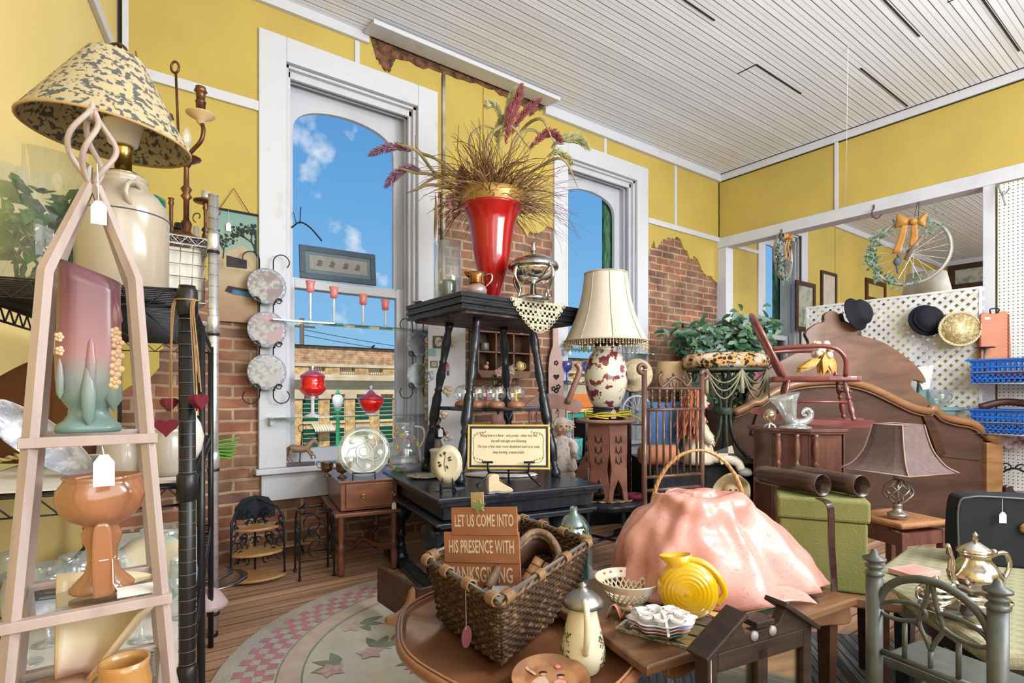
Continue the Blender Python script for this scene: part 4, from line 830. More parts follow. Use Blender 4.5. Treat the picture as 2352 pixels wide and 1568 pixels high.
ho=T('carousel_horse','small tan carousel horse figurine on a pole on the window sill','figurine',(ony(690,1055,WY-.03).x,WY-.03,.641),-.25)
HT=mat('tan_resin',(.34,.21,.12),.4,c2=(.24,.14,.08),ns=30);s_=4.1/F
b=B();b.box((0,0,.012),(.20,.07,.024));b.build('base',mat('horse_base',(.11,.085,.08),.4),ho,bev=.004)
b=B();b.tube(spline([(-.075,0,.125),(-.05,0,.13),(0,0,.122),(.04,0,.128),(.07,0,.165),(.095,0,.185)],4),[.018,.024,.027,.029,.029,.029,.028,.027,.027,.027,.027,.028,.028,.027,.025,.023,.021,.019,.017,.016,.014],12)
b.tube([(.075,0,.188),(.10,0,.18),(.125,0,.155)],[.014,.017,.009],10);b.tube([(.085,.008,.195),(.083,.01,.215)],[.006,.002],6)
hb=b.build('body',HT,ho)
for pts in ([(.05,.014,.115),(.085,.014,.09),(.075,.014,.055),(.085,.014,.045)],[(.05,-.014,.115),(.07,-.014,.08),(.10,-.014,.075),(.105,-.014,.05)],[(-.065,.014,.115),(-.085,.014,.08),(-.07,.014,.055),(-.055,.014,.035)],[(-.065,-.014,.115),(-.075,-.014,.085),(-.09,-.014,.06),(-.08,-.014,.035)]):
    b=B();b.tube(pts,[.014,.010,.006,.007],8);b.build('leg',HT,ho)
b=B();b.tube([(-.075,0,.14),(-.10,0,.12),(-.10,0,.07)],[.008,.014,.004],8);b.tube([(.06,0,.17),(.075,0,.19),(.085,0,.2)],[.012,.012,.005],6);b.build('mane',mat('horse_mane',(.12,.07,.04),.6),ho)
b=B();b.tube([(-.005,0,.02),(.0,0,.10)],.004,6);b.tube([(.005,0,.15),(.012,0,.25)],.004,6);b.tube(arc((.012,0,.278),.028,0,2*pi,20)[:-1],.0025,6,True);b.build('pole',BLKM,ho)

SR=-.19;sp=onz(790,1322,0)
se=T('sewing_table','reddish brown side table with one drawer below the first window','side table',(sp.x-.02,sp.y,0),SR)
w,dd=.365,.66
b=B();b.bb((-.02,-.02,.60),(w+.02,dd,.615));b.build('tabletop',WALN,se,bev=.004)
b=B();b.bb((0,0,.42),(w,dd-.02,.60));b.build('case',WALN,se,bev=.002)
b=B();b.bb((-.045,-.045,.385),(w+.02,dd,.41));b.build('lower_board',WALN,se,bev=.006)
b=B();b.bb((.03,-.012,.435),(w-.03,0,.59));q=b.build('drawer',WALN,se,bev=.003)
for x in (.14,.335):
    b=B();b.tube(arc((x,-.016,.51),.012,0,2*pi,14)[:-1],.003,6,True);b.ball((x,-.014,.51),.007,8);b.build('ring_pull',BRASS,q)
ptag(se,(.335,-.03,.505),.055,.05)
for (x,y) in ((.0,.0),(w-.02,.0),(.0,dd-.1),(w-.02,dd-.1)):
    b=B();b.lathe([(.018,0),(.022,.02),(.024,.12),(.016,.15),(.026,.17),(.026,.19),(.016,.21),(.024,.27),(.018,.33),(.024,.37),(.024,.39)],14,(x,y,0));b.build('leg',mat('brown_leg',(.15,.05,.025),.35,coat=.3),se)
b=B();b.tube(spline([(0,.0,.17),(.08,.12,.14),(w/2,.25,.16),(w-.1,.12,.14),(w-.02,0,.17)],5),.017,8);b.tube(spline([(0,dd-.1,.17),(.08,.40,.14),(w/2,.25,.16),(w-.1,.40,.14),(w-.02,dd-.1,.17)],5),.017,8);b.build('stretcher',MC['brown_leg'],se)

def onS(x,y,z): a,c_=rot2(x,y,SR);return (sp.x-.02+a,sp.y+c_,z)
d=3.62;p=at(836,1022,d)
q=T('glass_platter','large round clear glass platter with swirled fruit relief on a wire stand','platter',(p.x,p.y,.6225),FR(836))
RX=58*d/F
G2=glass('relief_glass',(.9,.93,.9),.14,r=.1,dif=.12,dc=(.85,.88,.8))
tm=Matrix.Translation((0,.03,RX+.012)) @ Matrix.Rotation(pi/2-.2,4,'X')
b=B();b.m=tm;b.lathe([(0,0),(RX*.55,0),(RX*.8,.012),(RX,.02),(RX,.026),(RX*.8,.02),(RX*.55,.006),(0,.006)],48);b.build('plate',G2,q)
b=B();b.m=tm
for r_ in (RX*.99,RX*.84,RX*.30,RX*.18): b.tube(arc((0,0,.012),r_,0,2*pi,48,'xy')[:-1],.003,6,True)
for k in range(5):
    a=k*2*pi/5;b.tube(spline([(RX*.30*cos(a),RX*.30*sin(a),.012),(RX*.55*cos(a+.5),RX*.55*sin(a+.5),.012),(RX*.75*cos(a+1.1),RX*.75*sin(a+1.1),.014),(RX*.84*cos(a+1.7),RX*.84*sin(a+1.7),.014)],5),.003,6)
    b.ball((RX*.62*cos(a-.1),RX*.62*sin(a-.1),.012),RX*.13,12,sz=.2)
b.build('relief',mat('glass_relief',(.55,.6,.58),.1,coat=1),q)
b=B()
for s in (-1,1): b.tube([(s*.07,.09,0),(s*.07,.05,.17),(s*.07,.02,.005),(s*.07,-.045,.0),(s*.07,-.045,.05)],.0035,6)
b.tube([(-.07,-.045,.045),(.07,-.045,.045)],.0035,6);b.build('wire_stand',BLKM,q)
ptag(q,(-.09,-.03,.15),.04,.03,m=mat('brown_tag',(.3,.2,.1),.8))
CUP=mat('aged_brass_cup',(.32,.2,.12),.3,m=.9,c2=(.2,.12,.08),ns=20)
for k,(cx,d,l) in enumerate(((751,3.78,'aged brass footed cup with two thin handles, nearer the window sill horse'),(786,3.72,'smaller aged brass footed cup half behind the round glass platter'))):
    p=at(cx,1065,d);g_=T('brass_cup',l,'cup',(p.x,p.y,.6165),CR,group='two brass cups on the side table')
    b=B();b.lathe([(0,0),(.032,0),(.03,.006),(.008,.02),(.008,.026),(.034,.04),(.042,.06),(.040,.09),(.044,.095),(.041,.095),(.037,.06),(0,.045)],24);b.build('vessel_body',CUP,g_)
    for s in (-1,1): b=B();b.tube(arc((s*.048,0,.08),.02,-pi/2*s-pi/2+pi/2,0,2),.002,4) if False else b.tube(spline([(s*.04,0,.055),(s*.062,0,.06),(s*.07,0,.085),(s*.055,0,.1),(s*.042,0,.09)],4),.003,6);b.build('handle',CUP,g_)

p=onz(728,1330,0)
ir=T('iron_plant_stand','black wrought iron plant stand with scrolled sides beside the sewing table','plant stand',(p.x+.02,p.y+.12,0),CR+.5)
b=B();w=.105
for (x,y) in ((-w,-w),(w,-w),(-w,w),(w,w)):
    b=B();b.tube(spline([(x,y,0),(x*.98,y*.98,.3),(x*.9,y*.9,.40),(x*.65,y*.65,.43),(x*.45,y*.45,.46)],4),.0065,8);b.ball((x,y,.008),.012,8);b.build('leg',BLKM,ir)
b=B()
for (x0,y0,x1,y1) in ((-w,-w,w,-w),(w,-w,w,w),(w,w,-w,w),(-w,w,-w,-w)):
    b.tube([(x0,y0,.12),(x1,y1,.12)],.004,6);b.tube([(x0*.92,y0*.92,.42),(x1*.92,y1*.92,.42)],.0055,6)
    for (c_,r_) in ((.19,.055),(.31,.055)):
        b.tube([((x0+x1)/2+(x1-x0)/2*(r_/w)*cos(t)*(.95),(y0+y1)/2+(y1-y0)/2*(r_/w)*cos(t)*.95,c_+r_*sin(t)) for t in [i*2*pi/18*(.8) for i in range(19)]],.0045,6)
b.build('scroll',BLKM,ir)
p=onz(600,1342,0)
cs_=T('corner_shelf','black lacy iron corner shelf with three honey wood shelves on the floor','corner shelf',(p.x+.01,p.y+.22,0),FR(600)+.12)
BI=mat('black_iron_lace',(.012,.016,.022),.4)
for s in (-1,1):
    b=B();bs0=[(0,0,.02),(s*.155,-.165,.02),(s*.15,-.16,.38),(s*.12,-.12,.45),(0,0,.50)];b.tube(bs0,.007,6,True)
    rr=random.Random(2)
    for k in range(26):
        t=rr.uniform(.1,.9);z=rr.uniform(.06,.44-.05*t);r_=rr.uniform(.015,.03)
        b.tube([(s*(.155*t+r_*cos(a)*.7),-.165*t-r_*cos(a)*.7,z+r_*sin(a)) for a in [i*2*pi/10 for i in range(9)]],.0045,5)
    b.build('side_panel',BI,cs_)
b=B();b.prism([(-.12,.37),(-.12,.44),(-.08,.50),(0,.52),(.08,.50),(.12,.44),(.12,.37)],-.012,0);b.build('back_panel',BI,cs_)
for z,r_ in ((.02,.24),(.17,.215),(.32,.18)):
    b=B();b.prism([(0,0)]+[(r_*cos(a),r_*sin(a)) for a in [-pi/2-.78+1.56*i/12 for i in range(13)]],z,z+.016,'z');b.build('shelf_board',OAK,cs_,bev=.004)
b=B();p=onz(655,1300,0);b.box((0,0,.11),(.5,.12,.018));b.tube([(-.2,0,0),(-.2,0,.1)],.008,6);b.tube([(.2,0,0),(.2,0,.1)],.008,6)
lo=T('low_bench','low narrow board on black iron legs behind the iron corner shelf','bench',(onz(625,1292,0).x+.02,onz(625,1292,0).y+.1,0),-.05)
b=B();b.box((0,0,.085),(.55,.10,.014));b.build('top_board',OAK,lo,bev=.003);b=B();b.tube([(-.22,0,0),(-.2,0,.08)],.008,6);b.build('leg',BLKM,lo);b=B();b.tube([(.22,0,0),(.2,0,.08)],.008,6);b.build('leg',BLKM,lo)

TA=-.17;TO=V((1.41,2.56,0));ux=V((cos(TA),sin(TA),0));uy=V((-sin(TA),cos(TA),0))
def onT(x,y,z=.6305): v=TO+ux*x+uy*y;return V((v.x,v.y,z))
tb=T('black_table','large black painted trestle table with bulbous turned legs and stepped edge, in the centre','table',TO,TA)
TW,TD=1.06,1.2
b=B();b.bb((0,0,.60),(TW,TD,.63));b.build('tabletop',BLK,tb,bev=.008)
b=B();b.bb((.02,.02,.575),(TW-.02,TD-.02,.60));b.bb((.05,.05,.50),(TW-.05,TD-.05,.575));b.bb((.0,.02,.47),(TW-.03,TD-.02,.49));b.bb((.03,.035,.455),(TW-.05,TD-.035,.47));b.build('apron',BLK,tb,bev=.006)
lg=[(.055,0),(.055,.012),(.036,.03),(.042,.05),(.03,.07),(.036,.085),(.038,.09),(.030,.10),(.030,.17),(.038,.175),(.038,.185),(.030,.19),(.031,.26),(.037,.265),(.031,.275),(.06,.30),(.078,.345),(.079,.37),(.068,.41),(.042,.44),(.05,.455)]
for (x,y) in ((.08,.30),(TW-.12,.30),(.08,TD-.2),(TW-.12,TD-.2)):
    b=B();b.lathe([(r_,z+.055*(1-z/.46)) for r_,z in lg],28,(x,y,0));b.build('leg',BLK,tb)
for x,e_ in ((.08,0),(TW-.12,.5)):
    b=B();b.prism([(-.55+e_,0),(TD+.1,0),(TD+.1,.03),(TD-.0,.055),(-.45+e_,.055),(-.55+e_,.03)],x-.045,x+.045,'x');b.build('trestle_foot',BLK,tb,bev=.006)
b=B();b.bb((.12,.5,.07),(TW-.16,.56,.13));b.build('stretcher',BLK,tb,bev=.004)
tr_=T('trunk','black storage trunk in the shadow beneath the black table','trunk',onT(.28,.55,0),TA)
b=B();b.bb((0,0,0),(.66,.45,.34));b.build('box',mat('black_cloth',(.012,.013,.02),.7),tr_,bev=.01);b=B();b.bb((.01,-.002,.34),(.65,.44,.37));b.build('trunk_lid',MC['black_cloth'],tr_,bev=.008)

so_=T('small_black_table','tall narrow black table with turned splayed legs on the big black table','table',(0,0,0))
Pf,Pl,Pr=V((1.69,2.78,0)),V((1.69,3.52,0)),V((2.77,2.88,0));Pk=Pl+Pr-Pf
def topq(t,z0,z1,b):
    c=(Pl+Pr)/2;q=[c+(p_-c)*t for p_ in (Pf,Pr,Pk,Pl)];b.prism([(v.x,v.y) for v in q],z0,z1,'z')
b=B()
for t,z0,z1 in ((1.0,1.755,1.785),(.985,1.735,1.755),(1.0,1.715,1.735),(.975,1.70,1.715),(.99,1.68,1.70)): topq(t,z0,z1,b)
b.build('tabletop',BLK,so_,bev=.004)
b=B();topq(.9,1.665,1.68,b);b.build('underside_board',mat('worn_black_wood',(.05,.04,.04),.6,c2=(.25,.19,.17),ns=5,lo=.5,hi=.7,st=(1,4,1)),so_)
LG=[((2.36,2.97),(2.43,2.79)),((1.93,2.98),(1.75,2.90)),((1.93,3.33),(1.86,3.56)),((2.36,3.30),(2.52,3.42))]
for (a_,c_) in LG:
    A=V((a_[0],a_[1],1.67));C_=V((c_[0],c_[1],.6315));L_=(A-C_).length;pr=[(.03,0),(.034,.02),(.028,.045),(.018,.06),(.026,.07),(.018,.08)];pr += [(r_,.08+z*(L_-.08)) for r_,z in ((.026,.03),(.036,.10),(.030,.18),(.022,.22),(.028,.235),(.028,.25),(.022,.26),(.036,.30),(.036,.34),(.032,.42),(.034,.45),(.022,.50),(.030,.515),(.022,.53),(.026,.56),(.034,.62),(.024,.70),(.030,.715),(.022,.73),(.030,.80),(.034,.86),(.022,.93),(.028,.96),(.030,1))]
    b=B();b.m=Matrix.Translation(C_) @ (A-C_).to_track_quat('Z','Y').to_matrix().to_4x4();b.lathe(pr,20);b.build('leg',BLK,so_)
b=B();q=[]
for i in range(4):
    A,C_=[(V(LG[j][0])*.45+V(LG[j][1])*.55) for j in (i,(i+1) % 4)]
    for k in range(8):
        t=k/8;m_=A*(1-t)+C_*t;cen=V((2.13,3.15));q.append(m_+(cen-m_)*(.16*sin(pi*t)*(1 if k not in (3,4,5) else .55)))
b.prism([(v.x,v.y) for v in q],1.065,1.09,'z');b.build('lower_shelf',BLK,so_,bev=.006)
ZZ=1.786

d=3.75;vp=at(1130,696,d);vp.z=ZZ
RV=mat('ruby_glaze',(.33,.001,.003),.16,c2=(.09,.001,.002),ns=3.2,lo=.5,hi=.66,coat=.25,st=(1,1,.35))
rv=T('red_vase','large ruby red trumpet vase with a gold rim on the small black table','vase',vp,CR)
s_=d/F;PRR=[(14,0),(18,20),(34,74),(42,110),(47,146),(53,183),(61,205),(70,222)]
b=B();b.lathe([(0,0)]+[(r*s_,z*s_) for r,z in spl2(PRR,4)],48);b.lathe([(52*s_,183*s_),(0,188*s_)],24);b.build('vessel_body',RV,rv)
b=B();b.lathe([(70*s_,222*s_),(75*s_,236*s_),(78*s_,250*s_),(76*s_,251*s_),(70*s_,232*s_),(60*s_,210*s_)],48,cap=False);b.build('gold_rim',mat('gold_band',(.42,.26,.07),.4,c2=(.3,.17,.04),ns=18,m=.4),rv)

gr=T('dried_grass_bouquet','bouquet of dried brown grasses with burgundy and green seed plumes in the red vase','bouquet',vp+V((0,0,250*s_-.09)),CR)
rr=random.Random(12);zr=.09
BRN=[mat('dry_brown_%s' % n,c,.7) for n,c in (('dark',(.11,.045,.02)),('mid',(.22,.10,.035)),('straw',(.34,.21,.07)),('mauve',(.12,.06,.06)))]
def blade(b,a,el,L_,droop,r0=.0028,x0=None,kink=0):
    p=V((rr.uniform(-.10,.10),rr.uniform(-.1,.1),-.02));dr_=V((cos(a)*cos(el),sin(a)*cos(el),sin(el)));pts=[];n=9
    if p.xy.length > .1: p *= .6
    for i in range(n):
        pts.append(p.copy());p=p+dr_*L_/n;dr_.z -= droop/n;dr_ += V((rr.gauss(0,kink),rr.gauss(0,kink),rr.gauss(0,kink)));dr_.normalize()
    b.tube(pts,[r0*(1-.75*i/n) for i in range(n)],4);return pts
for nm,mi,n_,fn_ in (('brown_grass',1,260,0),('dark_grass',0,190,0),('straw_grass',2,90,0)):
    b=B()
    for k in range(n_): blade(b,rr.uniform(0,2*pi),rr.uniform(.45,1.45),rr.uniform(.32,.66),rr.uniform(.2,2.2),.0046,kink=.13)
    b.build(nm,BRN[mi],gr,kind='stuff')
b=B()
for k in range(60): blade(b,rr.uniform(-.5,.35),rr.uniform(.2,.7),rr.uniform(.55,.85),rr.uniform(.6,2.2),.0022,kink=.18)
b.build('curly_tendrils',BRN[3],gr,kind='stuff')
GRL=mat('dry_green_blade',(.15,.14,.04),.6,c2=(.3,.2,.09),ns=6)
def ribbon(b,pts,w):
    vs=[];fs=[]
    for i,p in enumerate(pts):
        t=(pts[min(i+1,len(pts)-1)]-pts[max(i-1,0)]).normalized();s=t.cross(V((0,1,.2))).normalized()*w*sin(pi*(i+.4)/(len(pts)+.4))*.5;vs += [p-s,p+s]
    b.add(vs,[(2*i,2*i+1,2*i+3,2*i+2) for i in range(len(pts)-1)])
def G(x,y,dy=0): return V(((x-1130)*s_,dy,(446-y)*s_+zr))
b=B()
for L_ in ([(1090,440),(1040,400),(990,400),(945,445)],[(1085,440),(1030,425),(985,425),(935,445)],[(1100,440),(1010,370),(960,340),(950,300)],[(1110,440),(1120,330),(1170,290),(1215,330)],[(1140,440),(1190,300),(1240,280),(1270,330)],[(1150,440),(1180,320),(1225,285),(1250,310)],[(1120,440),(1080,340),(1110,290),(1150,300)],[(1070,440),(1000,390),(960,350),(910,335)],[(1070,450),(1000,395),(950,390),(920,390)],[(1150,440),(1230,380),(1290,370),(1330,420)],[(1000,440),(1003,480),(997,520),(995,545)]):
    ribbon(b,spline([G(x,y,rr.uniform(-.08,.08)) for x,y in L_],5),.022)
b.build('broad_blades',GRL,gr,solid=.0012)
def plume(pts,r_,m_,nm='seed_plume',n=240):
    pts=spline([G(x,y,dy) for x,y,dy in pts],8);b=B();N_=len(pts)
    for k in range(n):
        t=k/n;i=min(int(t*(N_-1)),N_-2);p=pts[i].lerp(pts[i+1],t*(N_-1)-i);ax_=(pts[i+1]-pts[i]).normalized();a=rr.uniform(0,2*pi);s=ax_.cross(V((0,1,.1))).normalized();u_=s.cross(ax_);rad_=(s*cos(a)+u_*sin(a));q=r_*(sin(pi*(.08+.9*t))**.6)
        b.tube([p,p+rad_*q*.6+ax_*q*.6,p+rad_*q*1.15+ax_*q*1.3],[q*.10,q*.16,.0006],4)
    b.build(nm,m_,gr)
BUR=mat('burgundy_plume',(.17,.03,.035),.8,c2=(.30,.09,.09),ns=40);PUR2=mat('purple_plume',(.13,.06,.11),.8,c2=(.3,.12,.16),ns=40);GRP=mat('green_plume',(.30,.31,.12),.8,c2=(.5,.48,.28),ns=40)
plume([(1160,330,0),(1175,270,0),(1190,225,0),(1200,190,0)],.032,BUR);plume([(1175,300,.05),(1195,260,.05),(1220,235,.05),(1245,215,.05)],.028,BUR);plume([(1165,320,-.05),(1168,290,-.05),(1172,262,-.05),(1180,240,-.05)],.03,BUR)
plume([(1215,345,-.03),(1245,315,-.03),(1270,310,-.03),(1290,330,-.03)],.03,BUR)
plume([(945,345,0),(915,335,0),(880,340,0),(845,355,0)],.03,PUR2);plume([(965,385,.03),(935,380,.03),(905,398,.03),(882,425,.03)],.032,PUR2)
plume([(1150,300,.08),(1165,250,.08),(1175,210,.08),(1190,182,.08)],.03,GRP);plume([(1150,270,.02),(1140,240,.02),(1125,235,.02),(1115,232,.02)],.028,GRP)
plume([(1265,330,.05),(1300,310,.05),(1330,310,.05),(1357,335,.05)],.036,GRP);plume([(1255,360,-.02),(1280,350,-.02),(1300,362,-.02),(1315,380,-.02)],.028,GRP);plume([(1150,330,.1),(1140,290,.1),(1150,260,.1),(1160,250,.1)],.025,GRP)
b=B();b.lathe([(0,0),(.02,.02),(.028,.08),(.02,.15),(0,.18)],12,G(1060,440),fn=lambda a,r,z: 1+.2*cos(6*a+z*80));b.build('seed_pod',BRN[0],gr)
b=B()
for k in range(16): b.ball(G(rr.uniform(1030,1052),rr.uniform(438,480),rr.uniform(-.02,.06)),.018,6,sz=.7)
b.build('pink_blossom',mat('dusty_pink_flower',(.5,.26,.27),.7),gr)

hp=at(1028,690,3.6);hp.z=ZZ
hu=T('hurricane_glass','clear glass hurricane cylinder with a dark green pillar candle left of the red vase','candle holder',hp,CR)
b=B();b.lathe(thick([(.088,0),(.09,.004),(.09,.37)],.004),32);b.build('glass_cylinder',CLR,hu)
b=B();b.lathe([(0,.008),(.046,.008),(.046,.125),(.04,.13),(0,.127)],24,(.01,0,0));cn=b.build('candle',mat('green_wax',(.035,.07,.04),.5,c2=(.05,.1,.06),ns=8),hu)
b=B();b.lathe([(0,0),(.08,.002),(.082,.008),(0,.007)],24);b.build('saucer',CHR,hu)
sv=T('silver_creamer','small copper and silver cream pitcher in front of the red vase','pitcher',at(1095,676,3.42),CR);sv.location.z=ZZ
b=B();b.lathe([(.045,0),(.06,.012),(.064,.035),(.045,.065)],24);b.build('lower_band',mat('blush_silver',(.42,.30,.27),.3,m=.4),sv)
b=B();b.lathe([(.045,.065),(.05,.075),(.047,.115),(.058,.14),(.055,.14),(.044,.11),(0,.075)],24);b.tube([(-.04,0,.12),(-.075,0,.145)],[.018,.008],8);b.build('vessel_body',mat('copper_lustre',(.5,.22,.06),.15,m=.9,c2=(.2,.1,.05),ns=25),sv)
b=B();b.tube(spline([(.05,0,.125),(.09,0,.13),(.09,0,.09),(.052,0,.05)],5),.007,8);b.build('handle',SV2,sv)
SVC=mat('bright_silver',(.62,.62,.62),.16,m=1,c2=(.3,.29,.28),ns=16)
ch=T('chafing_dish','silver chafing dish with domed lid at the right of the small black table','serving dish',at(1225,694,3.62),CR);ch.location.z=ZZ;s_=3.62/F
b=B();b.lathe([(r*s_,z*s_) for r,z in [(0,36),(24,40),(44,54),(50,70),(50,74),(46,72)]],36);b.build('glass_bowl',CLR if False else mat('mirror_silver',(.8,.8,.8),.05,m=1),ch)
b=B();b.lathe([(r*s_,z*s_) for r,z in [(56,72),(58,78),(56,84),(46,92),(28,102),(10,108),(6,112)]],36,fn=lambda a,r,z: 1+.015*cos(24*a));lid=b.build('dish_lid',SVC,ch)
b=B();b.lathe([(r*s_,z*s_) for r,z in [(5,110),(7,118),(4,124),(6,132),(0,138)]],12);b.build('knob',SVC,lid)
for k in range(4):
    a=pi/4+k*pi/2;b=B();b.tube(spline([(54*s_*cos(a),54*s_*sin(a),74*s_),(60*s_*cos(a),60*s_*sin(a),50*s_),(44*s_*cos(a),44*s_*sin(a),22*s_),(50*s_*cos(a),50*s_*sin(a),2*s_)],4),[.012]*9+[.009]*4,8);b.build('leg',SVC,ch)
b=B();b.lathe([(r*s_,z*s_) for r,z in [(0,0),(36,0),(36,6),(26,12),(8,16),(6,36)]],24);b.build('burner',SVC,ch)

LACE=mat('cream_lace',(.56,.50,.36),.9)
e0=Pf.lerp(Pr,.36);e1=Pf.lerp(Pr,.80);b=B();N_=22;
def lz(i,j): t=i/N_;return j
wd=(e1-e0).length;eu=(e1-e0).normalized();en=V((eu.y,-eu.x,0))
def LQ(u,v): return e0+eu*(u*wd)+en*.007+V((0,0,1.788-v*.20))
def inside(u,v): return v < (1-abs(2*u-1)**1.6)*.95+.03
for i in range(22):
    for j in range(12):
        u,v=(i+.5)/22,(j+.5)/12
        if inside(u,v) and not ((i+j) % 2 and (j % 3) and 2 < i < 19): b.add([LQ(u-.024,v-.045),LQ(u+.024,v-.045),LQ(u+.024,v+.045),LQ(u-.024,v+.045)],[(0,1,2,3)])
for j in range(20):
    u=j/19;v=(1-abs(2*u-1)**1.6)*.95+.05;b.tube([LQ(u,v)+V((0,0,.012*sin(t)))+eu*(.014*cos(t)) for t in [q*2*pi/8 for q in range(8)]],.0025,4,True)
for k in range(8): a=k*pi/4;b.tube([LQ(.5,.42),LQ(.5+.12*cos(a),.42+.3*sin(a))],.003,4)
b.add([LQ(-.02,0),LQ(1.02,0),LQ(1.02,0)-en*.25+V((0,0,.001)),LQ(-.02,0)-en*.25+V((0,0,.001))],[(0,1,2,3)])
one('lace_doily','cream crocheted doily hanging over the front edge under the chafing dish','doily',b,LACE,solid=.0015)
b=B();b.lathe([(0,0),(.05,.003),(.062,.012),(.058,.015),(0,.008)],24,fn=lambda a,r,z: 1+.06*cos(12*a));one('trinket_dish','small scalloped silver dish left of the hurricane glass','dish',b,SVC,V((*at(968,694,3.75).xy,ZZ)))

GL=glass('globe_glass',(.93,.96,.98),.16)
for k,(cx,d,l,fc) in enumerate(((1063,3.75,'farthest left snow globe, half behind the black leg',(.5,.4,.5)),(1094,3.56,'snow globe directly behind the turned leg, second from the left',(.4,.35,.3)),(1120,3.78,'snow globe behind the others with a pink flower figure',(.55,.12,.3)),(1141,3.50,'front middle snow globe with a pale grey figure',(.55,.52,.48)),(1185,3.48,'rightmost snow globe with a yellow and blue figure',(.65,.45,.05)))):
    p=at(cx,938,d);g_=T('snow_globe',l,'snow globe',V((p.x,p.y,1.0905)),CR,group='snow globes on the shelf of the small black table')
    b=B();b.lathe([(0,0),(.055,0),(.054,.02),(.046,.034),(.036,.04),(0,.04)],24);b.build('base',mat('globe_base',(.28,.12,.06),.4),g_)
    b=B();b.ball((0,0,.092),.058,24);b.build('glass_ball',GL,g_)
    b=B();b.lathe([(0,.042),(.02,.042),(.008,.06),(.010,.085),(.004,.098)],10);b.ball((0,0,.105),.009,8);b.build('figure',mat('globe_fig_%d' % k,fc,.5),g_)

ZB=.6305
pp_=at(930,1078,3.98);pg=T('glass_pitcher','clear glass pitcher painted with yellow and pink flowers on the black table','pitcher',(pp_.x,pp_.y,ZB),CR);s_=3.98/F
pr=[(r*s_,z*s_) for r,z in [(24,0),(34,8),(37,30),(32,58),(22,78),(18,92),(22,110)]]
b=B();b.lathe(thick([(x,y) for x,y in spl2(pr,3)],.004),32);b.build('vessel_body',CLR,pg)
b=B();b.tube(spline([(.068,0,100*s_),(.13,0,95*s_),(.14,0,70*s_),(.10,0,50*s_)],5),.009,8);b.build('handle',mat('clear_handle',(.5,.53,.56),.1,coat=1),pg)
fl=B();f2=B();f3=B();rr=random.Random(9)
for k in range(26):
    t=rr.uniform(.08,.95);i=t*(len(pr)-1);i0=int(i);r_=pr[i0][0]*(1-(i-i0))+pr[min(i0+1,6)][0]*(i-i0)+.003;z=pr[i0][1]*(1-(i-i0))+pr[min(i0+1,6)][1]*(i-i0);a=rr.uniform(pi,2*pi);q=(fl,f2,f3)[k % 3]
    for m_ in range(5): c_=m_*2*pi/5;s2=.010;q.ball((r_*cos(a+s2*cos(c_)/r_),r_*sin(a+s2*cos(c_)/r_),z+s2*sin(c_)),.007,6)
fl.build('yellow_flower',mat('yel_fl',(.65,.4,.02),.5),pg);f2.build('pink_flower',mat('pink_fl',(.45,.2,.2),.5),pg);f3.build('green_leaf',mat('grn_fl',(.12,.3,.08),.5),pg)
def plate_on(name,label,p,r,m_,rim=None,rz=0):
    b=B();b.lathe([(0,0),(r*.6,.001),(r,.016),(r,.019),(r*.6,.006),(0,.005)],36);return one(name,label,'plate',b,m_,p,rz)
CRM=mat('cream_china',(.56,.49,.34),.25,c2=(.50,.42,.28),ns=6,coat=.5)
p=at(975,1092,3.62);plate_on('china_plate','cream patterned plate lying beside the painted glass pitcher',V((p.x,p.y,ZB)),.115,plate_mat('pl_p',(.55,.5,.4),(.3,.22,.12),(.5,.42,.3)))
p=at(1018,1085,3.78);cn_=T('canister','cream ceramic canister behind the plate on the black easel','canister',(p.x,p.y,ZB),CR);b=B();b.lathe(thick([(.08,0),(.085,.01),(.088,.15),(.094,.16),(.094,.17)],.004),32);b.build('vessel_body',mat('pale_china',(.6,.57,.48),.25,coat=.4),cn_)
b=B();b.prism([(-.02,-.05),(.02,.0),(.13,-.02),(.17,-.07),(.1,-.1),(0,-.09)],0,.004,'z');one('grey_card','flat grey card with a yellow sticker on the left edge of the black table','card',b,mat('grey_card_m',(.13,.14,.15),.6),V((*onT(.07,.28).xy,ZB)),TA+.2)
d=3.08;p=at(1028,1128,d);pe=T('display_plate','oval cream plate with a dark flower sprig standing on a small black easel','plate',(p.x,p.y,ZB),CR)
tm=Matrix.Translation((0,.02,.155)) @ Matrix.Rotation(pi/2-.16,4,'X');b=B();b.m=tm;r_=.096
b.lathe([(0,0),(r_*.6,0),(r_*.95,.008),(r_,.013),(r_*.6,.006),(0,.006)],40,sx=.86,sy=1.12);pq=b.build('plate',CRM,pe)
b=B();b.m=tm;rr=random.Random(3)
for k in range(9): a=rr.uniform(0,6.28);b.leaf((-.02+.02*cos(a),.02+.03*sin(a),.0085),(cos(a),sin(a),0),(0,0,1),.024,.012)
b.tube([(-.01,-.04,.008),(-.02,.0,.009),(-.015,.05,.008)],.0015,4);b.build('painted_sprig',mat('sprig',(.04,.06,.03),.6),pe)
b=B()
for s in (-1,1): b.tube([(s*.035,-.03,0),(s*.035,-.025,.05),(s*.033,-.03,.058)],.0065,6);b.tube([(s*.035,-.025,.04),(s*.04,.06,.0)],.006,6);b.tube([(s*.034,-.02,.045),(s*.01,.055,.16)],.005,6)
b.box((0,-.022,.03),(.08,.012,.014));b.build('easel',BLK,pe)

